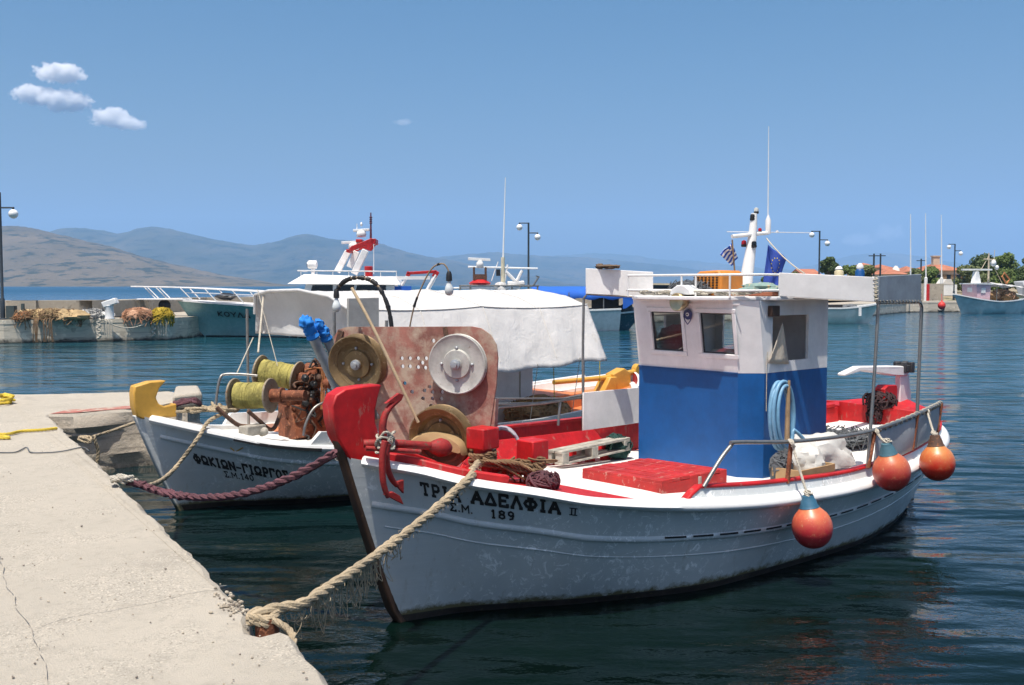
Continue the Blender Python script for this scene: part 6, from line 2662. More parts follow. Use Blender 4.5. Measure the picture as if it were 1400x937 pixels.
# bent black pipes and the tube arch at the bow
m = MB()
m.tube(smooth_path([F2.pick(296, 557, 1, -.45), F2.pick(315, 574, 1, -.5), F2.pick(328, 582, 1, -.5), F2.pick(345, 583, 1, -.45)], 6), .024, n=10)
m.build('fairlead_arm', M['brownrust'], ha, smooth=60)
m = MB()
m.tube(smooth_path([F2.pick(339, 562, 1, -.55), F2.pick(355, 576, 1, -.55), F2.pick(368, 587, 1, -.55), F2.pick(376, 584, 1, -.5), F2.pick(383, 566, 1, -.4)], 6), .024, n=10)
m.build('fairlead_arm', M['brownrust'], ha, smooth=60)
m = MB()
m.tube(smooth_path([F2.pick(295, 554, 1, .2), F2.pick(297, 535, 1, .2), F2.pick(301, 517, 1, .2), F2.pick(308, 512, 1, .2), F2.pick(330, 512, 1, .1), F2.pick(352, 514, 1, 0)], 5), .016, n=10)
m.build('tube_arch', M['steel'], ha, smooth=60)
m = MB()
m.tube(smooth_path([F2.pick(415, 596, 1, -.75), F2.pick(418, 580, 1, -.75), F2.pick(428, 560, 1, -.75), F2.pick(442, 551, 1, -.75), F2.pick(456, 549, 1, -.7)], 5), .016, n=10)
m.build('tube_arch', M['steel'], ha, smooth=60)
m = MB()
m.tube([F2.pick(412, 516, 1, -.2), F2.pick(460, 516, 1, -.2)], .012, n=8)
m.build('tube_arch', M['steel'], ha, smooth=60)
m = MB()
c_ = F2.pick(345, 588, 1, -.55)
m.obox(c_, (.13, .03, 0), (-.02, .07, 0), (0, 0, .055))
m.lathe(F2.pick(358, 590, 1, -.57), ax2, [(.05, -.02), (.06, .0), (.04, .06), (.0, .08)], 14)
m.build('fairlead_block', M['greywood'], ha, bevel=.015)
m = MB()
m.tube([F2.pick(383, 514, 1, -.1), F2.pick(352, 396, 1, .6)], .005, n=5)
m.build('stay', M['ropepale'], boat2)
m = MB()
m.tube([F2.pick(324, 510, 1, .2), F2.pick(346, 462, 1, .7)], .007, n=5)
m.build('stay', M['ropepale'], boat2)
m = MB()
m.tube([F2.pick(353, 482, 1, .3), F2.pick(360, 405, 1, .9)], .012, n=6)
m.build('stay', M['ropepale'], boat2)

# two wrapped poles leaning between the boats
for (ub, vb, ut, vt, r, lab) in [(468, 545, 424, 452, .058, 'front one of two leaning grey pipes capped with a knotted blue bag'), (478, 538, 443, 455, .052, 'rear one of two leaning grey pipes capped with a blue bag')]:
    a, b = F2.pick(ub, vb, 1, -1.1), F2.pick(ut, vt, 1, -1.15)
    a2 = a - (b - a) * .35
    e = empty('wrapped_pipe', F2.M @ a2, F2.a, lab, 'pipe', 'wrapped pipes leaning beside the rope drums')
    m = MB()
    m.tube([V((0, 0, 0)), b - a2], r, n=14)
    m.build('pipe', M['galv'], e, smooth=50)
    m = MB()
    d = (b - a2).normalized()
    t0 = b - a2
    m.lathe(t0 - d * .1, d, [(r * 1.05, 0), (r * 1.3, .02), (r * 1.08, .06)], 14)
    m.blob(t0 + d * .01, (r * 1.2, r * 1.2, r * 1.3), int(ut), amp=.35, fr=1.8, nu=24, nv=16)
    m.blob(t0 + d * .1 + V((-.02, 0, 0)), (r * 1.0, r * 1.0, r * 1.3), int(ut) + 3, amp=.35, fr=1.8, nu=24, nv=16)
    if ut < 440:
        m.blob(t0 + d * .15 + V((.03, -.03, -.04)), (r * .9, r * .9, r * 1.0), 5, amp=.35, fr=1.8)
    m.build('blue_cap', M['bluebag'], e, smooth=40)

# rope, stone and lines at the bow of the second boat
m = MB()
a = F2.M @ F2.pick(300, 560, 1, -.35)
pth = [F2.M @ F2.pick(345, 548, 1, -.2), a, F2.M @ F2.pick(262, 600, 1, -.42)]
g0 = atz(172, 663, QZ) + V((.02, 0, .03))
pts = smooth_path([F2.M @ F2.pick(318, 560, 1, -.3), F2.M @ F2.pick(287, 575, 1, -.42), F2.M @ F2.pick(270, 600, 1, -.55), F2.M @ F2.pick(235, 645, 1, -.55), atz(205, 664, .7), g0], 10)
rope(m, pts, .022, jitter=.3, n=6)
rs = random.Random(2)
c_ = F2.pick(296, 564, 1, -.25)
for k in range(9):
    q_ = [c_ + V((rs.gauss(0, .13), rs.gauss(0, .1), .02 + abs(rs.gauss(0, .025)))) for _ in range(4)]
    in_ = [F2.M @ p for p in smooth_path(q_, 6)]
    rope(m, in_, .016, n=5)
loose(m, 'bow_rope', M['rope'], 'tan rope from the deck of the yellow-stemmed boat down to the quay edge', 'rope', fr=None)
m = MB()
P_ = [atz(236, 561, QZ), atz(277, 556, QZ), atz(272, 545, QZ), atz(240, 546, QZ)]
m.prism([p + V((0, 0, .0)) for p in P_], (0, 0, .2))
loose(m, 'stone_block', M['quaytop'], 'pale stone block with ropes on the quay end behind the yellow stemhead', 'block', fr=None, bevel=.04)
m = MB()
for k in range(7):
    pts = [atz(238, 552 + rs.uniform(-2, 4), QZ + .2), atz(252 + rs.uniform(-4, 4), 549 + rs.uniform(-3, 3), QZ + .22), atz(268, 548 + rs.uniform(-3, 3), QZ + .22), atz(276, 555 + rs.uniform(0, 4), QZ + .1)]
    rope(m, smooth_path(pts, 6), .02, n=5)
loose(m, 'rope_coil', M['ropepurple'], 'dark purple rope lying over the pale stone block on the quay end', 'rope', fr=None)
m = MB()
pts = smooth_path([atz(107, 600, QZ - .02), atz(113, 602, QZ - .05), atz(125, 598, .72), atz(150, 590, .72), atz(187, 577, .95)], 8)
rope(m, pts, .018, n=5)
q0 = atz(130, 596, .75)
rope(m, smooth_path([q0, q0 + V((.0, 0, -.06)), q0 + V((.02, .03, -.2)), q0 + V((-.01, .02, -.4))], 6), .02, n=5)
c_ = atz(117, 601, QZ - .02)
for k in range(4):
    rope(m, smooth_path([c_ + V((.07 * math.cos(j * 1.2 + k), .04 * math.sin(j * 1.2), .03 * math.sin(j + k))) for j in range(7)], 4), .014, n=5)
loose(m, 'quay_line', M['rope'], 'thin tan line along the quay wall to the bow of the yellow-stemmed boat', 'rope', fr=None)


# ================================================================== breakwater things
def lamp_post(u, v_base, d, label, h=5.5, flip=1):
    p = aty(u, v_base, d)
    e = empty('street_lamp', V((p.x, d, 1.0)), 0, label, 'street lamp', 'twin-globe street lamps along the harbour')
    m = MB()
    m.tube([V((0, 0, 0)), V((0, 0, .9)), V((0, 0, .95)), V((0, 0, h))], [.11, .1, .065, .06], n=12)
    m.lathe((0, 0, 0), (0, 0, 1), [(.2, 0), (.2, .04), (.12, .08)], 12)
    m.build('pole', M['pole'], e, smooth=40)
    for (sx, z) in ((-1, h - .03), (1, h - .66)):
        m = MB()
        m.tube([V((0, 0, z)), V((sx * .62, 0, z))], .035, n=8)
        m.tube([V((sx * .58, 0, z)), V((sx * .58, 0, z - .1))], .05, n=8)
        ar = m.build('arm', M['pole'], e, smooth=40)
        m = MB()
        m.lathe(V((sx * .58, 0, z - .27)), (0, 0, 1), [(0, -.2)] + [(.2 * math.cos(t), .2 * math.sin(t)) for t in [R(a) for a in range(-80, 81, 10)]] + [(0, .2)], 20)
        m.build('globe', M['globe'], ar, smooth=80)
    return e


lamp_post(4, 440, 44.5, 'dark street lamp at the left edge of the photo, behind the tan nets')
lamp_post(722.5, 415, 66, 'dark street lamp with two white globes rising above the middle of the white canopy')
lamp_post(1119, 420, 76, 'dark street lamp just left of the round green tree')
lamp_post(1304, 405, 100, 'dark street lamp in front of the house with the chimney')


def net_pile(name, u0, u1, v_top, v_bot, d, mat, lab, seed, n=260, lump=None, alt=None):
    a, b = aty(u0, v_bot, d), aty(u1, v_bot, d)
    t = aty(u0, v_top, d).z
    c_ = (a + b) / 2
    c_.z = 1.0
    c_.y += .3
    w_, h = (b.x - a.x) / 2, (t - 1.0) * .64
    m = MB()
    if lump:
        rs = random.Random(seed)
        for k in range(lump):
            x = -w_ + 2 * w_ * (k + .5) / lump
            m.blob(c_ + V((x, rs.uniform(-.1, .3), h * .3)), (w_ / lump * 1.9, .45, h * rs.uniform(.6, .78)), seed + k, amp=.3, nu=26, nv=16, flat=-h * .3)
    else:
        m.blob(c_ + V((0, 0, h * .3)), (w_, .5, h * .75), seed, amp=.25, nu=34, nv=20, flat=-h * .3)
    strands(m, c_ + V((0, 0, h * .2)), (w_ * .97, .5, h * .85), n * 2, seed, .009, .2, mi=0)
    strands(m, c_ + V((0, 0, h * .2)), (w_ * .95, .5, h * .83), n, seed + 50, .011, .26, mi=1)
    strands(m, c_ + V((0, 0, h * .05)), (w_ * 1.0, .55, h * .5), n // 3, seed + 90, .016, .5, mi=1)
    return loose(m, name, [mat, alt or M['ropebrown']], lab, 'net', fr=None)


net_pile('net_pile', 24, 110, 416.5, 439, 44.6, M['nettan'], 'long tan net pile with rust-red patches near the left street lamp', 3, 240, lump=5)
net_pile('net_pile', 18, 38, 423, 440, 44.2, M['netorange'], 'orange net at the left foot of the long tan pile', 5, 120)
net_pile('net_pile', 107, 143, 417, 438, 45.6, M['sack'], 'cream and grey heap of nets left of the white bollard', 7, 90, lump=2, alt=M['netgrey'])
net_pile('net_pile', 165, 206, 415.5, 438, 46, M['netpink'], 'pinkish tan net heap between the white bollard and the yellow net', 9, 240, alt=paint('net_rose', (.36, .18, .1), .9, scale=9))
net_pile('net_pile', 203, 232, 415.5, 434, 46.5, M['ropeyellow'], 'bright yellow net heap beside the green bow of the motor yacht', 11, 240, alt=paint('yellow_dark', (.4, .28, .02), .9, scale=9))
m = MB()
c_ = aty(150, 438, 45.2)
c_.z = 1.0
m.lathe(c_, (0, 0, 1), [(.22, 0), (.19, .1), (.17, .55), (.2, .62)], 16)
m.obox(c_ + V((.04, 0, .72)), (.3, 0, .1), (0, .17, 0), (-.05, 0, .12))
loose(m, 'mooring_bollard', M['board'], 'white mushroom bollard on the breakwater between the net heaps', 'bollard', fr=None, bevel=.03)
# cable box at the lamp's foot
m = MB()
c_ = aty(10, 440, 44)
m.box((c_.x - .1, 44.6, 1.3), (.35, .3, .6))
m.box((c_.x + .35, 44.7, 1.32), (.12, .1, .75))
loose(m, 'junction_box', paint('box_dark', (.05, .07, .07), .6, scale=4), 'dark junction box at the foot of the left street lamp', 'box', fr=None)
rs = random.Random(19)
m = MB()
for (u, d) in [(50, 44.25), (54, 44.25), (64, 44.3), (70, 44.3)]:
    for k in range(3):
        a = aty(u + rs.uniform(-3, 3), 438, d)
        m.tube(smooth_path([V((a.x, d + .3, 1.03)), V((a.x, d - .12, 1.0)), V((a.x + rs.uniform(-.05, .05), d - .18, .5)), V((a.x + rs.uniform(-.1, .1), d - .16, .05))], 5), .02, n=5)
loose(m, 'hanging_rope', M['ropebrown'], 'dark ropes hanging over the breakwater edge below the tan nets', 'rope', fr=None)
m = MB()
for (u, d) in [(138, 44.9), (212, 46.6)]:
    a = aty(u, 440, d)
    pts = [V((a.x + .07 * math.sin(j * 1.4), d - .24, 1.02 - j * .05)) for j in range(18)]
    rope(m, smooth_path(pts, 3), .06, n=6)
    for k in range(4):
        m.tube(smooth_path([V((a.x + .2, d - .05, 1.02)), V((a.x + .2 + k * .12, d - .22, .9)), V((a.x + .25 + k * .1, d - .2, .2))], 5), .018, n=5)
a, b = aty(144, 443, 44.9), aty(208, 446, 46.4)
m.tube(sag(V((a.x, 44.6, 1.0)), V((b.x, 46.2, .9)), .35, 16), .025, n=5)
loose(m, 'hanging_rope', M['ropepale'], 'pale knotted ropes hanging from the breakwater below the white bollard', 'rope', fr=None)


# ================================================================== motor yacht
def prism_hull(m, secs, mi=0):
    """secs: (x, [(y, z) ...]) one side from keel to sheer; mirrored"""
    for sd in (-1, 1):
        m.grid([[V((x + (pt[2] if len(pt) > 2 else 0), sd * pt[0], pt[1])) for pt in sec] for x, sec in secs], mi)
    return m


YD = 50.4
b0 = aty(246, 411, 48.6)
FY = Frame(V((b0.x - .5, 49.7, 0)), 3)
yacht = empty('motor_yacht', FY.o, FY.a, 'large pale green hulled motor yacht with white wheelhouse and red topped mast arch', 'yacht')
secs = []
LY = 16.0
for i in range(33):
    t = i / 32
    x = LY * t
    wd = 2.15 * min(1, (t / .38)) ** .62 if t < .38 else 2.15 - .25 * ((t - .38) / .62) ** 2
    zs = 1.78 - .75 * min(1, t / .75) + .0 * t
    rk = 1.35 * (1 - t) ** 3
    secs.append((x, [(.02, -.5, rk), (wd * .55 * min(1, t * 3.2 + .02), -.05, rk), (wd * .7 * min(1, t * 2.2 + .05) + .01, .25, rk * .8), (wd * .86 * min(1, t * 1.6 + .3) + .01, zs * .6, rk * .35), (wd + .02, zs, 0)]))
m = MB()
prism_hull(m, secs)
x_ = secs[-1][0]
m.add([V((x_, y, z)) for y, z in [(-1.2, -.1), (1.2, -.1), (1.9, 1.0), (-1.9, 1.0)]], [(0, 1, 2, 3)])
yh = m.build('hull', M['yachtgreen'], yacht, smooth=50)
m = MB()
for sd in (-1, 1):
    m.sweep([V((x, sd * (s_[4][0]), s_[4][1])) for x, s_ in secs], [(-.06, -.04), (.06, -.04), (.06, .05), (-.06, .05)])
m.build('gunwale', M['white'], yacht)
m = MB()
m.grid([[V((x, -s_[4][0], s_[4][1])), V((x, 0, s_[4][1] + .05)), V((x, s_[4][0], s_[4][1]))] for x, s_ in secs])
m.build('deck', M['white'], yacht)
m = MB()
prism_hull(m, [(x + .012, [(a_[0] + .015, a_[1], a_[2]) for a_ in s_[:2]] + [(s_[1][0] * .7 + s_[2][0] * .3 + .02, .06, s_[1][2])]) for x, s_ in secs])
m.build('boot_top', M['darkglass'], yacht)
m = MB()
P0, P1 = FY.pick(293, 433, 1, -1.35), FY.pick(337, 435.5, 1, -1.75)


def yfn(a, b):
    p = P0.lerp(P1, a)
    z = p.z + b * .22
    # side of the yacht at this station
    t = p.x / LY
    i = min(31, max(0, int(t * 32)))
    f = t * 32 - i
    s0, s1 = secs[i][1], secs[i + 1][1]
    best = None
    for k in range(3, 5):
        pass
    A_ = [s0[3][0] * (1 - f) + s1[3][0] * f, s0[3][1] * (1 - f) + s1[3][1] * f]
    B_ = [s0[4][0] * (1 - f) + s1[4][0] * f, s0[4][1] * (1 - f) + s1[4][1] * f]
    q_ = (z - A_[1]) / (B_[1] - A_[1])
    return V((p.x, -(A_[0] + (B_[0] - A_[0]) * q_) - .03, z))


lettering(m, 'KOYLA', yfn, .9, .2, .3)
m.build('name_lettering', M['letter'], yacht)
# bow pulpit and rails
m = MB()
tipx = FY.pick(181, 392, 1, 0)
plat = FY.pick(189, 410, 1, 0)
rt = []
for sd in (-1, 1):
    lw = [V((plat.x + .2, sd * .22, 1.84)), V((0, sd * .35, 1.84)), V((1.5, sd * 1.15, 1.78)), V((4, sd * 1.85, 1.6)), V((7, sd * 2.15, 1.42))]
    tp_ = [V((tipx.x, sd * .25, 2.43)), V((.3, sd * .6, 2.38)), V((1.5, sd * 1.2, 2.33)), V((4, sd * 1.9, 2.2)), V((8.2, sd * 2.15, 2.0))]
    m.tube(smooth_path(tp_, 6), .03, n=6)
    m.tube(smooth_path([p - V((-.25, 0, .25)) for p in tp_[1:]], 6), .016, n=5)
    for x, u in [(plat.x + .9, 0)] + [(x_, 0) for x_ in (-.4, .9, 2.2, 3.6, 5.0, 6.4)]:
        tt = V((x - .55, 0, 0))
        yb = .25 + max(0, min(1, (x + .5) / 4)) * 1.6
        za = 1.86 - max(0, x) * .06
        zt_ = 2.42 - max(0, x - .5) * .055
        m.tube([V((x, sd * yb, za)), V((x - .55, sd * yb, zt_))], .025, n=6)
m.build('pulpit_rail', M['white'], yacht, smooth=50)
m = MB()
m.prism([V((plat.x, -.3, 1.78)), V((.6, -.5, 1.78)), V((.6, .5, 1.78)), V((plat.x, .3, 1.78))], (0, 0, .07))
m.build('bow_platform', M['white'], yacht, bevel=.02)
m = MB()
m.lathe(FY.pick(225, 418, 1, 0), (0, 1, 0), [(.2, -.06), (.3, 0), (.2, .06)], 16)
m.build('anchor_roller', M['black'], yacht, smooth=50)
m = MB()
m.blob(V((2.4, -.2, 1.95)), (.5, .35, .16), 3)
m.build('anchor_gear', M['black'], yacht)
# superstructure
xw = FY.pick(397, 390, 1, -1.5).x
xe = xw + 4.9
m = MB()
zr0, zr1 = 2.55, 3.2
m.prism([V((xw + .35, -1.55, 1.3)), V((xe, -1.55, 1.3)), V((xe, -1.55, 2.6)), V((xw + .75, -1.55, 2.6))], (0, 3.1, 0))
sup = m.build('wheelhouse', M['white'], yacht, bevel=.03)
for (a_, b_) in [(xw + 1.0, xw + 2.0), (xw + 2.15, xw + 3.0), (xw + 3.1, xw + 4.5)]:
    m = MB()
    m.prism([V((a_ - .12, -1.57, 1.95)), V((b_, -1.57, 1.95)), V((b_, -1.57, 2.5)), V((a_ + .05, -1.57, 2.5))], (0, .03, 0))
    m.build('window', M['darkglass'], sup)
for k in range(3):
    y0 = -1.4 + k * .97
    m = MB()
    m.add([V((xw + .5, y0, 1.95)), V((xw + .5, y0 + .85, 1.95)), V((xw + .715, y0 + .85, 2.5)), V((xw + .715, y0, 2.5))], [(0, 1, 2, 3)])
    m.build('windscreen', M['darkglass'], sup)
m = MB()
# roof with raked coaming
a_, b_ = xw - .1, xe + .3
m.grid([[V((a_, -1.75, 2.56)), V((b_, -1.75, 2.52)), V((b_, 1.75, 2.52)), V((a_, 1.75, 2.56))], [V((a_ + .75, -1.5, 3.02)), V((b_ - .2, -1.6, 2.86)), V((b_ - .2, 1.6, 2.86)), V((a_ + .75, 1.5, 3.02))]], closed=True)
m.add([V((a_, -1.75, 2.56)), V((b_, -1.75, 2.52)), V((b_, 1.75, 2.52)), V((a_, 1.75, 2.56))], [(3, 2, 1, 0)])
m.add([V((a_ + .75, -1.5, 3.02)), V((b_ - .2, -1.6, 2.86)), V((b_ - .2, 1.6, 2.86)), V((a_ + .75, 1.5, 3.02))], [(0, 1, 2, 3)])
m.build('roof', M['white'], sup, smooth=0, bevel=.03)
m = MB()
m.tube([V((xw + .35, -1.5, 3.18)), V((xe + .1, -1.5, 3.14))], .03, n=6)
m.tube([V((xw + .35, 1.5, 3.18)), V((xw + .35, -1.5, 3.18))], .03, n=6)
for k in range(7):
    x = xw + .5 + k * .75
    m.tube([V((x, -1.5, 2.9)), V((x, -1.5, 3.18))], .02, n=6)
m.build('roof_rail', M['white'], sup)
m = MB()
c_ = FY.pick(428, 362, 1, -.6)
m.lathe(c_ + V((-.25, 0, 0)), (1, 0, 0), [(.16, 0), (.2, .05), (.2, .42), (.1, .46)], 14)
m.lathe(c_ + V((-.26, 0, 0)), (1, 0, 0), [(.13, -.02), (.13, 0)], 12, mi=1)
m.tube([c_, V((c_.x, c_.y, 2.9))], .1, n=8)
m.build('searchlight', [M['white'], M['darkglass']], sup, smooth=40)
for (ua, va, ub, vb, y_) in [(461, 372, 476, 344, .9), (484, 375, 500, 342, -.9), (478, 366, 488, 344, .5)]:
    m = MB()
    m.bar(FY.pick(ua, va, 1, y_), FY.pick(ub, vb, 1, y_), .32, .22, up=(0, 1, 0))
    m.build('arch_leg', M['white'], yacht, bevel=.03)
m = MB()
L_ = [FY.pick(u, v, 1, -.9) for u, v in [(474, 345), (480, 337), (507, 326), (512, 327), (510, 334), (504, 342), (498, 341), (500, 336), (482, 343)]]
m.prism(L_, (0, .16, 0))
m.prism([p + V((0, 1.5, 0)) for p in L_], (0, .16, 0))
m.bar(FY.pick(510, 330, 1, -.9), FY.pick(510, 330, 1, -.9) + V((0, 1.6, 0)), .25, .25)
m.bar(FY.pick(476, 343, 1, -.9), FY.pick(476, 343, 1, -.9) + V((0, 1.6, 0)), .2, .15)
m.bar(FY.pick(490, 329, 1, -.9) + V((0, .2, 0)), FY.pick(490, 329, 1, -.9) + V((0, 1.3, 0)), .3, .15)
arch = m.build('arch_top', M['red'], yacht, bevel=.02)
for (u, v, w_, bl) in [(482, 331.5, 30, (484, 337, .28)), (494, 315, 22, (494, 320, .24))]:
    m = MB()
    a, b = FY.pick(u - w_ / 2, v + .6, 1, -.3), FY.pick(u + w_ / 2, v - .6, 1, -.3)
    m.bar(a, b, .22, .12)
    c_ = FY.pick(bl[0], bl[1], 1, -.3)
    m.lathe(c_, (0, 0, 1), [(bl[2] * .8, -.16), (bl[2], -.05), (bl[2] * .9, .1), (.1, .2)], 16)
    m.build('radar', M['trim'], arch, bevel=.015, smooth=40)
m = MB()
m.tube([FY.pick(507, 330, 1, -.3), FY.pick(507, 291, 1, -.3)], [.06, .03], n=8)
for k in range(4):
    m.lathe(FY.pick(507, 306 - k * 2.6, 1, -.3), (0, 0, 1), [(.06, 0), (.08, .04), (.05, .06)], 8)
m.build('aerial', paint('dark_red_pole', (.12, .02, .03), .5, scale=6), arch)
m = MB()
m.tube([FY.pick(488, 325, 1, -.3), FY.pick(488, 306, 1, -.3)], .02, n=6)
m.blob(FY.pick(494, 307, 1, -.3), (.06, .06, .1), 2, amp=.1)
m.tube([FY.pick(511, 375, 1, -.9), FY.pick(511, 334, 1, -.9)], .02, n=6)
m.build('aerial', M['globe'], arch)
m = MB()
m.lathe(FY.pick(504, 378, 1, -1.2), (0, 0, 1), [(.2, 0), (.2, .46), (.17, .48)], 14)
m.build('life_raft', M['red'], yacht, smooth=40)
m = MB()
m.box((xe + .2, -1.45, 2.1), (1.2, .05, .7))
m.build('wind_screen', M['bluecanvas'], yacht)
m = MB()
m.bar(FY.pick(510, 380.5, 1, -1), FY.pick(588, 380, 1, -1), .16, .16)
m.build('boom', M['white'], yacht)
m = MB()
m.tube([FY.pick(543, 402, 1, -1), FY.pick(557, 377, 1, -1)], .07, n=8)
m.tube([FY.pick(580, 405, 1, -1), FY.pick(596, 376, 1, -1)], .1, n=8)
m.tube([FY.pick(543, 402, 1, -1), FY.pick(545, 440, 1, -1)], .07, n=8)
m.tube([FY.pick(580, 405, 1, -1), FY.pick(578, 440, 1, -1)], .08, n=8)
gal = m.build('stern_gantry', M['white'], yacht)
m = MB()
m.bar(FY.pick(556, 374, 1, -1), FY.pick(597, 371.5, 1, -1), .16, .14)
m.bar(FY.pick(557, 378, 1, -1), FY.pick(560, 372, 1, -1), .16, .2)
m.bar(FY.pick(593, 379, 1, -1), FY.pick(598, 371, 1, -1), .16, .24)
m.build('gantry_top', M['red'], gal, bevel=.02)


# ================================================================== smaller boats
def small_boat(name, fr, L, B, z_bow, z_mid, z_stern, mat, label, stripe=None, transom=.8, cat='fishing boat'):
    e = empty(name, fr.o, fr.a, label, cat)
    secs = []
    for i in range(25):
        t = i / 24
        x = L * t
        wd = B / 2 * (math.sin(min(1, t / .5) * PI / 2) ** .8 if t < .5 else 1 - (1 - transom) * ((t - .5) / .5) ** 2)
        zs = z_mid + (z_bow - z_mid) * max(0, 1 - t / .5) ** 1.6 + (z_stern - z_mid) * max(0, (t - .5) / .5) ** 1.6
        rk = .12 * L * (1 - t) ** 4
        secs.append((x, [(.01, -.35, rk), (wd * .75 * min(1, t * 4 + .05), 0, rk), (wd * .9 * min(1, t * 3 + .15) + .01, zs * .5, rk * .5), (wd + .02, zs, 0)]))
    m = MB()
    prism_hull(m, secs)
    s_ = secs[-1][1]
    m.add([V((L, sd * p[0], p[1])) for sd, p in [(-1, s_[0]), (-1, s_[1]), (-1, s_[2]), (-1, s_[3]), (1, s_[3]), (1, s_[2]), (1, s_[1]), (1, s_[0])]], [tuple(range(8))])
    m.build('hull', mat, e, smooth=50)
    m = MB()
    for sd in (-1, 1):
        m.sweep([V((x, sd * s_[3][0], s_[3][1])) for x, s_ in secs], [(-.06, -.05), (.05, -.05), (.05, .04), (-.06, .04)])
    m.build('gunwale', stripe or M['trim'], e)
    m = MB()
    m.grid([[V((x, -s_[3][0], s_[3][1] - .12)), V((x, 0, s_[3][1] - .08)), V((x, s_[3][0], s_[3][1] - .12))] for x, s_ in secs[1:]])
    m.build('deck', M['greywood'], e)
    return e, secs


# workboat with radar behind the canopy
FW = Frame(V((-4.6, 55.5, 0)), 10)
wb, _ = small_boat('workboat', FW, 10.5, 3.2, 1.7, 1.1, 1.2, M['white'], 'fishing boat mostly hidden behind the white canopy, showing radar and a tall white aerial')
yw = -.6
m = MB()
a, b = FW.pick(636, 403, 1, yw), FW.pick(686, 403, 1, yw)
z0, z1 = .9, FW.pick(640, 392, 1, yw).z
m.box(((a.x + b.x) / 2, .3, (z0 + z1) / 2 - .2), (b.x - a.x + .5, 1.9, z1 - z0 - .4))
wh_ = m.build('wheelhouse', paint('varnish_wood', (.2, .12, .06), .5, scale=4), wb, bevel=.02)
for k in range(3):
    m = MB()
    m.box((a.x + .25 + k * .75, .3 - .96, z1 - .5), (.5, .03, .4))
    m.build('window', M['darkglass'], wh_)
m = MB()
m.box(((a.x + b.x) / 2 + .1, .2, z1 - .08), (b.x - a.x + 1.5, 2.6, .1))
m.build('roof', M['trim'], wh_, bevel=.02)
m = MB()
for u in (629, 643, 700, 735):
    p = FW.pick(u, 405, 1, -1.1)
    m.tube([V((p.x, -1.1, .9)), V((p.x, -1.1, FW.pick(u, 390, 1, -1.1).z))], .05, n=6)
m.tube([FW.pick(629, 391, 1, -1.1), FW.pick(737, 391, 1, -1.1)], .05, n=6)
m.tube([FW.pick(729, 391, 1, -1.1), FW.pick(737, 378, 1, -1.1), FW.pick(733, 378, 1, -1.1)], .05, n=6)
m.build('frame', M['steel'], wb)
m = MB()
m.bar(FW.pick(640, 354, 1, yw), FW.pick(670, 355.5, 1, yw), .2, .14)
m.lathe(FW.pick(656, 361, 1, yw), (0, 0, 1), [(.12, -.2), (.2, -.1), (.2, .05), (.1, .22)], 14)
m.build('radar', M['trim'], wb, smooth=40, bevel=.01)
for u in (648, 664):
    m = MB()
    m.tube([FW.pick(u, 390, 1, yw), FW.pick(u, 365, 1, yw)], .06, n=6)
    m.build('radar_leg', M['brownrust'], wb)
m = MB()
m.box(FW.pick(656, 379, 1, yw), (.7, .5, .3))
m.build('radar_stand', M['brownrust'], wb)
m = MB()
m.lathe(FW.pick(656, 387, 1, yw), (0, 0, 1), [(.55, -.1), (.6, .0), (.3, .18)], 12)
m.build('roof_drum', M['red'], wb)
m = MB()
m.tube([FW.pick(687.5, 405, 1, yw), FW.pick(687.5, 352, 1, yw)], [.14, .1], n=10)
ab = m.build('aerial_mast', paint('cream_mast', (.6, .55, .4), .5, scale=3), wb)
m = MB()
m.tube([FW.pick(688, 352, 1, yw), FW.pick(691, 243, 1, yw)], [.05, .02], n=6)
m.build('whip_aerial', M['globe'], ab)
m = MB()
m.tube([FW.pick(640, 365, 1, yw), FW.pick(735, 367.5, 1, yw)], .05, n=6)
m.build('cross_aerial', M['globe'], ab)
m = MB()
m.tube([FW.pick(672, 384, 1, yw), FW.pick(681, 358, 1, yw)], .03, n=5)
m.tube([FW.pick(690, 385, 1, yw), FW.pick(694, 362, 1, yw)], .05, n=6)
m.tube([FW.pick(692, 372, 1, yw), FW.pick(706, 386, 1, yw)], .09, n=6)
m.tube([FW.pick(706, 386, 1, yw), FW.pick(714, 370, 1, yw)], .09, n=6)
m.tube([FW.pick(694, 388, 1, yw), FW.pick(716, 387, 1, yw)], .12, n=6)
m.tube([FW.pick(699, 404, 1, yw), FW.pick(717, 387, 1, yw)], .05, n=6)
m.build('deck_crane', M['white'], wb)
m = MB()
m.box(FW.pick(681, 373, 1, yw), (.2, .2, .36))
m.build('horn_box', M['black'], wb)
m = MB()
m.blob(FW.pick(686, 400, 1, yw - .3), (.42, .3, .5), 4, amp=.4)
m.build('plastic_wrap', M['canvas'], wb)
m = MB()
m.blob(FW.pick(704, 402, 1, yw - .3), (.16, .16, .22), 2, amp=.1)
m.build('deck_float', M['netorange'], wb)

# boat under the blue canopy
FB = Frame(aty(866, 452, 56.5) * 1.0, 172)
FB = Frame(V((7.4, 57.2, 0)), 176)
bb, _ = small_boat('canopy_boat', FB, 7.2, 2.5, 1.1, .85, .95, paint('sea_blue_hull', (.05, .13, .17), .4, worn=(.3, .36, .36), worn_at=.6, scale=2), 'blue hulled boat under a bright blue canvas canopy')
m = MB()
pts_px = [(745, 399), (768, 392), (800, 391), (868, 392)]
rows = []
for i in range(25):
    t = i / 24
    x = .3 + 6.0 * t
    row = []
    for k in range(13):
        s_ = k / 12
        y = -1.25 + 2.5 * s_
        z = 2.42 - .28 * abs(s_ - .5) * 2 * 1 - .0 * t
        if k in (0, 12):
            z -= .4 + .06 * math.sin(i * 1.3)
        row.append(V((x, y * (1.0 if 0 < k < 12 else 1.02), z + .03 * noise.noise(V((x * 2, y * 2, 0))))))
    rows.append(row)
m.grid(rows)
cc_ = m.build('canopy', M['bluecanvas'], bb, smooth=60)
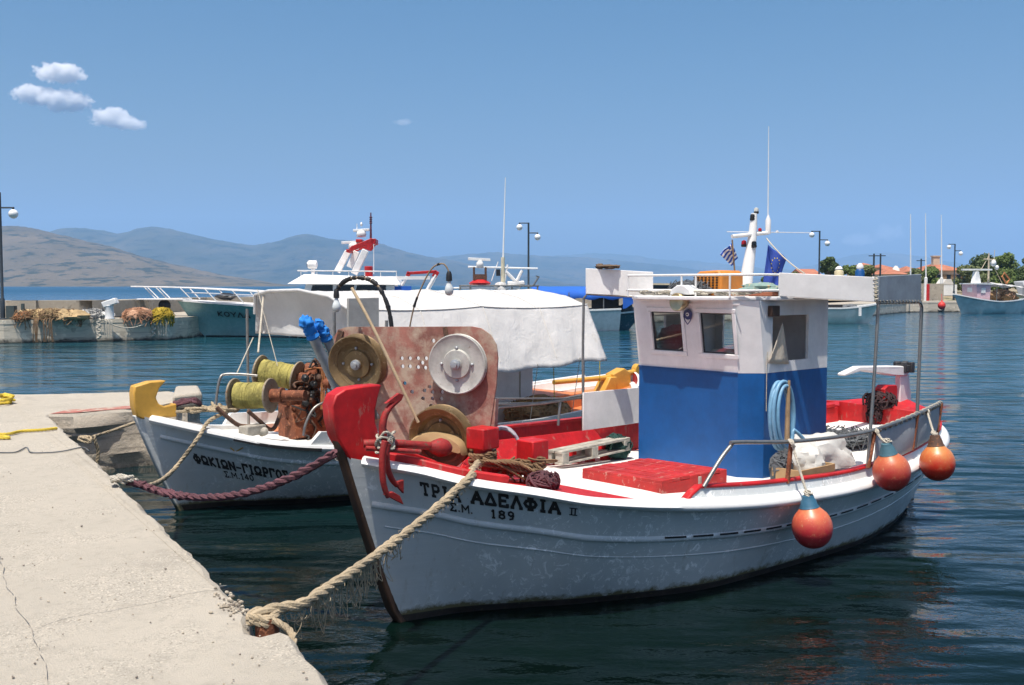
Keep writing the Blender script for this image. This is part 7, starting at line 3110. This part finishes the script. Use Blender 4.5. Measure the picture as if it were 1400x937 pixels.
cc_.modifiers.new('thick', 'SOLIDIFY').thickness = .01
for x in (.4, 2.3, 4.2, 6.2):
    for y in (-1.2, 1.2):
        m = MB()
        m.tube([V((x, y, .9)), V((x, y, 2.1))], .03, n=6)
        m.build('canopy_post', M['steel'], bb)
m = MB()
m.box((2.2, 0, 1.35), (1.5, 1.4, 1.0))
m.build('cabin', M['dark'], bb, bevel=.02)
m = MB()
m.box((4.2, .2, 1.1), (1.2, 1.2, .4))
m.build('engine_box', M['netgrey'], bb)
m = MB()
m.blob((1.0, 0, 1.1), (.5, .5, .35), 3, amp=.4)
m.build('deck_gear', M['netgrey'], bb)
m = MB()
rows = []
for i in range(7):
    t = i / 6
    rows.append([V((.35 + .9 * s_, 1.27, 2.1 - t * .75 * (1 - .2 * math.sin(s_ * 5)))) for s_ in (0, .2, .4, .6, .8, 1)])
m.grid(rows)
m.build('hanging_flap', M['bluecanvas'], bb)

# small white launch right of the cabin
FL = Frame(V((27.2, 66.5, 0)), 183)
FL = Frame(aty(1202, 442, 67), 181)
lb, _ = small_boat('launch', FL, 6.0, 2.0, 1.3, 1.0, 1.0, paint('old_white_hull', (.78, .78, .7), .5, worn=(.5, .42, .3), worn_at=.64, scale=1.5), 'small scruffy white boat moored just right of the cabin, below the white side board', transom=.85)
m = MB()
m.box((3.4, 0, 1.06), (1.6, 1.0, .3))
m.build('engine_box', M['dark'], lb)
m = MB()
m.blob((2, 0, 1.0), (.7, .5, .2), 3, amp=.5)
m.build('net_gear', M['netgrey'], lb)
m = MB()
m.blob((4.6, .1, 1.0), (.6, .6, .25), 7, amp=.5)
m.build('deck_gear', M['dark'], lb)
m = MB()
m.tube([V((1.65, 1.05, 1.05)), V((1.65, 1.06, .5))], .1, n=10)
m.build('fender', M['board'], lb)

# far fishing boat with pink wheelhouse
FR = Frame(aty(1303, 430, 88), 24)
rb, _ = small_boat('fishing_boat', FR, 8.2, 2.7, 1.75, 1.1, 1.35, paint('far_green_hull', (.42, .54, .53), .45, scale=1.5, dirt_amt=.2), 'far fishing boat with pale green hull, pink wheelhouse and a cream mast', transom=.5)
m = MB()
m.prism([V((2.0, -.75, 1.1)), V((3.4, -.8, 1.1)), V((3.5, -.8, 2.55)), V((1.85, -.75, 2.6))], (0, 1.6, 0))
wh2 = m.build('wheelhouse', M['pink'], rb, bevel=.02)
m = MB()
m.box((2.6, -.8, 2.05), (.5, .05, .45))
m.build('window', M['trim'], wh2)
m = MB()
m.box((1.9, .0, 2.1), (.05, .5, .4))
m.build('window', M['trim'], wh2)
m = MB()
m.prism([V((1.7, -.95, 2.58)), V((3.7, -.95, 2.55)), V((3.7, .95, 2.55)), V((1.7, .95, 2.58))], (0, 0, .1))
m.build('roof', M['trim'], wh2)
m = MB()
m.prism([V((2.2, -.2, 2.68)), V((3.0, -.2, 2.68)), V((2.75, -.15, 3.7)), V((2.5, -.15, 3.7))], (0, .4, 0))
m.build('lamp_stand', M['trim'], wh2)
m = MB()
m.bar(V((1.4, .45, 3.85)), V((3.9, -.45, 3.85)), .3, .14)
m.build('radar', M['trim'], wh2)
m = MB()
m.tube([FR.pick(1351, 402, 1, 0), FR.pick(1352, 346, 1, 0)], [.1, .06], n=8)
m.tube([FR.pick(1345, 354.5, 1, 0), FR.pick(1361, 355.5, 1, 0)], .05, n=6)
m.tube([FR.pick(1352, 350, 1, 0), FR.pick(1334, 382, 1, 0)], .025, n=5)
m.tube([FR.pick(1352, 352, 1, 0), FR.pick(1374, 395, 1, 0)], .025, n=5)
m.tube([FR.pick(1359, 355, 1, 0), FR.pick(1360, 342, 1, 0)], .025, n=5)
m.build('mast', paint('cream_spar', (.6, .5, .35), .5, scale=3), rb)
for (u, v, r, mt) in [(1358, 360, .3, 'globe'), (1363, 366, .2, 'globe')]:
    m = MB()
    m.blob(FR.pick(u, v, 1, 0), (r * .8, r * .8, r), 2, amp=.05)
    m.build('deck_lamp', M[mt], rb, smooth=60)
m = MB()
rows = []
for i in range(9):
    t = i / 8
    x = 4.0 + 3.4 * t
    rows.append([V((x, y, 2.75 - .3 * t - .18 * y * y + .05 * math.sin(i * 2 + y * 3))) for y in (-1, -.6, 0, .6, 1)])
m.grid(rows)
aw_ = m.build('awning', M['canvas'], rb)
aw_.modifiers.new('thick', 'SOLIDIFY').thickness = .02
for (x, y) in ((4.1, -.9), (4.1, .9), (7.3, -.9), (7.3, .9)):
    m = MB()
    m.tube([V((x, y, 1)), V((x, y, 2.5))], .03, n=6)
    m.build('awning_post', M['steel'], rb)
m = MB()
for i, (x, y, z) in enumerate([(4.4, 0, 1.5), (5.2, .3, 1.5), (5.8, -.3, 1.4), (6.4, .2, 1.4), (7.0, 0, 1.45)]):
    m.blob((x, y, z), (.5, .5, .4), i, amp=.5, mi=i % 2)
strands(m, (5.6, -.2, 1.5), (1.4, .7, .6), 90, 4, .02, .3, mi=1)
m.build('net_gear', [M['netbrown'], M['netpink']], rb)
m = MB()
m.tube([FR.pick(1376, 388, 1, -.4), FR.pick(1370, 378, 1, -.4), FR.pick(1373, 373, 1, -.4), FR.pick(1380, 382, 1, -.4), FR.pick(1376, 388, 1, -.4)], .08, n=6)
m.build('lifebuoy', M['netorange'], rb)
for (u, v, lab) in [(1287.5, 418, 'red float hanging at the bow of the far pink-cabined boat'), (1383.5, 415, 'bright red float hanging at the stern of the far pink-cabined boat')]:
    d = 88 if u < 1300 else 91
    e = None
    m = MB()
    c_ = aty(u, v, d - .3)
    m.lathe(c_, (0, 0, 1), [(0, -.34)] + [(.32 * math.cos(R(a)), .34 * math.sin(R(a))) for a in range(-75, 61, 15)] + [(.08, .36), (.06, .46)], 16)
    m.tube([c_ + V((0, 0, .44)), c_ + V((.1, .3, 1.0))], .02, n=5)
    loose(m, 'float', paint('bright_red_float', (.62, .03, .02), .5, scale=4), lab, 'float', fr=None, group='red floats of the far fishing boat', smooth=50)
for (u, lab) in [(1270, 'black tyre fender on the far quay left of the pink-cabined boat'), (1284.5, 'black tyre fender touching the bow of the pink-cabined boat')]:
    m = MB()
    c_ = aty(u, 420.5, 94.3)
    m.tube(arc(c_, .34, 0, 2 * PI * 11 / 12, (1, 0, 0), (0, 0, 1), 11), .14, n=8, closed=True)
    loose(m, 'tyre_fender', M['rubber'], lab, 'tyre', fr=None, group='tyre fenders on the far quay', smooth=60)
# bit of another moored boat at the right edge
FE = Frame(aty(1384, 424, 97), 20)
eb, _ = small_boat('rowing_boat', FE, 6, 2.0, 1.6, 1.1, 1.2, paint('dull_green', (.2, .27, .22), .6, scale=2), 'dull green boat at the right edge, behind the pink-cabined boat', cat='boat')
m = MB()
m.prism([V((1.2, -.8, 1.3)), V((4.6, -.9, 1.3)), V((4.6, 0, 2.9)), V((1.2, 0, 2.7)), ], (0, 1.2, 0))
m.build('boat_cover', M['greycanvas'], eb, bevel=.1)

# ================================================================== village: houses, poles, trees
def tile_roof(m, cx, cy, w_, d_, z0, h, over=.35, hip=True):
    x0, x1, y0, y1 = cx - w_ / 2 - over, cx + w_ / 2 + over, cy - d_ / 2 - over, cy + d_ / 2 + over
    r = d_ / 2 if hip else 0
    A = [V((x0, y0, z0)), V((x1, y0, z0)), V((x1, y1, z0)), V((x0, y1, z0))]
    a, b = V((x0 + r, cy, z0 + h)), V((x1 - r, cy, z0 + h))
    if b.x < a.x + .1:
        a = b = V((cx, cy, z0 + h))
        m.add(A + [a], [(0, 1, 4), (1, 2, 4), (2, 3, 4), (3, 0, 4), (3, 2, 1, 0)])
    else:
        m.add(A + [a, b], [(0, 1, 5, 4), (1, 2, 5), (2, 3, 4, 5), (3, 0, 4), (3, 2, 1, 0)])


def house(u0, u1, v_eave, v_ridge, d, dep, wallm, label, chim=None, hip=True, zg=2.0, win=3, awn=None):
    a, b = aty(u0, v_eave, d), aty(u1, v_eave, d)
    w_ = b.x - a.x
    cx = (a.x + b.x) / 2
    e = empty('house', (cx, d + dep / 2, 0), 0, label, 'house')
    ze, zr = a.z, aty(u0, v_ridge, d + dep / 2).z
    m = MB()
    m.box((0, 0, (zg - 1 + ze) / 2), (w_, dep, ze - zg + 1))
    m.build('wall', wallm, e)
    m = MB()
    tile_roof(m, 0, 0, w_, dep, ze, zr - ze, hip=hip)
    rf = m.build('roof', M['tile'], e, smooth=0)
    if chim:
        m = MB()
        p = aty(chim, v_ridge, d + dep * .4)
        m.box((p.x - cx, -dep * .1, zr - .1), (.9, .8, 2.0))
        m.box((p.x - cx, -dep * .1, zr + .9), (1.1, 1.0, .14))
        m.build('chimney', M['plaster'], rf)
    for k in range(win):
        x = -w_ / 2 + w_ * (k + .5) / win
        m = MB()
        zc = ze - .45 * min(ze - zg, 2.8)
        m.box((x, -dep / 2 - .02, zc), (min(1.1, w_ / win * .5), .08, 1.1))
        wn_ = m.build('window', M['darkglass'], e)
        for sx in (-1, 1):
            m = MB()
            m.box((x + sx * min(.8, w_ / win * .36), -dep / 2 - .05, zc), (.4, .06, 1.15))
            m.build('shutter', M['wood'], wn_)
    if awn:
        m = MB()
        m.prism([V((-w_ * .05, -dep / 2 - .05, ze - 1.9)), V((w_ * .45, -dep / 2 - .05, ze - 1.9)), V((w_ * .45, -dep / 2 - 2, ze - 2.4)), V((-w_ * .05, -dep / 2 - 2, ze - 2.4))], (0, 0, .1))
        m.build('awning', M['tile'], e)
    return e


house(1277, 1317, 370, 359.5, 140, 9, M['plaster'], 'cream two storey house with long orange tiled roof and chimney, behind the right-hand lamp', chim=1279, zg=2, awn=True)
house(1180, 1203, 366, 359.5, 165, 8, M['plaster'], 'small house with red tiled roof behind the dark utility poles', win=2)
house(1212, 1240, 375, 366.5, 150, 8, M['plasterwhite'], 'low house with a pointed orange tiled roof left of the thin white masts', win=2)
house(1100, 1119, 376, 368, 130, 6, M['plasterwhite'], 'small pale gabled house left of the round green tree', win=2, hip=False)
house(1203, 1226, 368, 361.5, 185, 9, M['plasterwhite'], 'pale house in the gap between the red roof and the pointed orange roof', win=3)
house(1243, 1262, 372, 364, 175, 9, M['plaster'], 'distant house with orange roof just right of the pointed roof', win=2)
for (u, vt, d, lab) in [(1195, 347, 118, 'left one of the two dark utility poles near the red roof'), (1204, 347, 122, 'right one of the two dark utility poles near the red roof'), (1259.5, 354, 135, 'lone dark utility pole left of the house with the chimney')]:
    p = aty(u, vt, d)
    m = MB()
    m.tube([V((p.x, d, 1.2)), p], [.13, .1], n=8)
    m.bar(p + V((-.6, 0, -.25)), p + V((.6, 0, -.25)), .1, .1)
    loose(m, 'utility_pole', M['pole'], lab, 'utility pole', fr=None, group='utility poles of the village')
for (u, vt, vb, red, d, lab) in [(1245, 293, 376, False, 92, 'leftmost of the three thin white mast poles on the far quay'), (1265.5, 292, 398, True, 98, 'thin white mast pole with a red foot, middle one of three'), (1287, 294, 396, False, 100, 'rightmost of the three thin white mast poles on the far quay')]:
    p, b_ = aty(u, vt, d), aty(u, vb, d)
    e = empty('mast_pole', V((b_.x, d, 1.0)), 0, lab, 'mast pole', 'thin mast poles on the far quay')
    m = MB()
    m.tube([V((0, 0, 0)), V((0, 0, 2.2)), V((0, 0, 2.25)), V((p.x - b_.x, 0, p.z - 1))], [.17, .16, .07, .03], n=8)
    m.build('pole', M['trim'], e)
    if red:
        m = MB()
        m.tube([V((.16, -.1, 0)), V((.16, -.1, 1.6))], .18, n=8)
        m.build('foot', M['red'], e)
m = MB()
p = aty(1225, 362, 160)
m.lathe(V((p.x, 160, p.z - 1.0)), (0, 0, 1), [(.6, 0), (.5, .4), (.15, .8)], 12)
loose(m, 'roof_cowl', M['plasterwhite'], 'small white cowl above the pointed orange roof', 'cowl', fr=None)

# low walls, parked things on the quay behind
m = MB()
a, b = aty(1255, 408, 99), aty(1292, 408, 99)
m.box(((a.x + b.x) / 2, 99.6, 1.8), (b.x - a.x, .5, 1.7))
loose(m, 'quay_wall', M['farquay'], 'low pale concrete wall on the far quay below the mast poles', 'wall', fr=None)
m = MB()
a, b = aty(1277, 400, 104), aty(1303, 400, 104)
m.box(((a.x + b.x) / 2, 104, 2.0), (b.x - a.x, 1.8, 1.1))
m.prism([V((a.x + .4, 103.1, 2.5)), V((b.x - .3, 103.1, 2.5)), V((b.x - .6, 103.1, 3.1)), V((a.x + .8, 103.1, 3.1))], (0, 1.7, 0), mi=1)
loose(m, 'covered_stall', [M['trim'], M['plasterwhite']], 'low white covered stall on the far quay under the chimney house', 'stall', fr=None)


def leaf_mat(name, a, b):
    m_, nt, bs = nodes(name)
    n = ntex(nt, .9, 4, .7)
    oi = nt.nodes.new('ShaderNodeNewGeometry')
    c = mixc(nt, oi.outputs['Random Per Island'], a, b)
    c = mixc(nt, ramp(nt, n, .4, .65), c, tuple(x * .7 for x in a))
    nt.links.new(c, bs.inputs['Base Color'])
    bs.inputs['Roughness'].default_value = .7
    tr = nt.nodes.new('ShaderNodeBsdfTranslucent')
    nt.links.new(c, tr.inputs['Color'])
    mx = nt.nodes.new('ShaderNodeMixShader')
    mx.inputs[0].default_value = .25
    nt.links.new(bs.outputs[0], mx.inputs[1])
    nt.links.new(tr.outputs[0], mx.inputs[2])
    nt.links.new(mx.outputs[0], nt.nodes['Material Output'].inputs['Surface'])
    return m_


LEAF = [leaf_mat('dark_leaf', (.06, .1, .03), (.11, .16, .045)), leaf_mat('olive_leaf', (.13, .17, .06), (.2, .22, .08)), leaf_mat('bright_leaf', (.11, .18, .04), (.2, .26, .065))]
BARK = paint('bark', (.12, .09, .06), .9, scale=2, bmp=.5, var=.3)


def tree(u0, u1, v_top, v_base, d, mat, label, seed, n=2600, low=.18, lumps=16):
    rs = random.Random(seed)
    a, b = aty(u0, v_base, d), aty(u1, v_base, d)
    w_ = (b.x - a.x) / 2
    zt_, zb_ = aty(u0, v_top, d).z, max(1.2, a.z)
    H_ = zt_ - zb_
    e = empty('tree', V(((a.x + b.x) / 2, d, zb_)), 0, label, 'tree')
    m = MB()
    m.tube(smooth_path([V((0, 0, -1)), V((.1, 0, H_ * .25)), V((-.05, .1, H_ * .55)), V((.1, 0, H_ * .8))], 3), [max(.04, .28 * (1 - i / 11)) for i in range(10)], n=8)
    cl = []
    for k in range(lumps):
        a_ = rs.uniform(0, 2 * PI)
        rr = rs.random() ** .5
        z = H_ * rs.uniform(low + .16, .88)
        lim = math.sin(min(1, (z / H_ - low + .1) / (1 - low)) * PI * .82 + .25)
        c_ = V((math.cos(a_) * rr * w_ * .74 * max(.35, lim), math.sin(a_) * rr * w_ * .74 * max(.35, lim), z))
        rad = rs.uniform(.3, .5) * min(w_, H_ * .55)
        cl.append((c_, rad))
        m.tube([V((0, 0, z * .45)), c_ * .5 + V((0, 0, z * .35)), c_], [.1, .06, .03], n=5)
    m.build('trunk', BARK, e, smooth=50)
    m = MB()
    for k in range(int(n * 2.4)):
        c_, rad = rs.choice(cl)
        dv = V((rs.gauss(0, 1), rs.gauss(0, 1), rs.gauss(0, 1))).normalized()
        p = c_ + V((dv.x, dv.y, dv.z * .85)) * rad * rs.uniform(.55, 1.08)
        if p.z > H_ or p.z < .1:
            continue
        s_ = rs.uniform(.09, .2)
        nn = (dv + V((rs.gauss(0, .6), rs.gauss(0, .6), rs.gauss(.3, .6)))).normalized()
        t1 = nn.orthogonal().normalized()
        t2 = nn.cross(t1)
        a_ = rs.uniform(0, PI)
        t1, t2 = t1 * math.cos(a_) + t2 * math.sin(a_), t2 * math.cos(a_) - t1 * math.sin(a_)
        m.add([p - t1 * s_, p + t2 * s_ * .55, p + t1 * s_, p - t2 * s_ * .55], [(0, 1, 2, 3)])
    m.build('crown', mat, e, smooth=0, recalc=False)
    return e


tree(1119, 1146, 351.5, 378, 112, LEAF[0], 'small round dark green tree right of the middle lamp', 1, 2200, low=.0)
tree(1146, 1180, 361, 380, 108, LEAF[2], 'low spreading bright green tree behind the two bottles', 2, 1800, low=.0)
tree(1170, 1200, 363, 382, 110, LEAF[1], 'low olive green tree in front of the red roof', 3, 1600, low=.0)
tree(1238, 1262, 367, 398, 106, LEAF[1], 'bushy olive tree left of the red footed mast pole', 4, 2400, low=.0)
tree(1256, 1288, 365, 399, 107, LEAF[2], 'dense bush-like tree between the thin mast poles', 5, 2800, low=.0)
tree(1300, 1352, 362, 402, 110, LEAF[1], 'broad low tree between the chimney house and the cream mast', 6, 3200, low=.0)
tree(1318, 1372, 347, 400, 118, LEAF[0], 'large dark tree behind the cream mast of the pink-cabined boat', 7, 4200, low=.0, lumps=22)
tree(1352, 1398, 345, 402, 116, LEAF[2], 'tall bright green tree right of the cream mast', 8, 4200, low=.0, lumps=22)
tree(1386, 1430, 350, 402, 112, LEAF[0], 'dark green tree cut by the right edge of the photo', 9, 3600, low=.0, lumps=20)
tree(1068, 1102, 372, 392, 122, LEAF[1], 'low olive tree seen beside the dark blue flag', 10, 1800, low=.0)
tree(1040, 1066, 374, 392, 128, LEAF[0], 'distant dark tree behind the mast of the front boat', 11, 1500, low=.0)
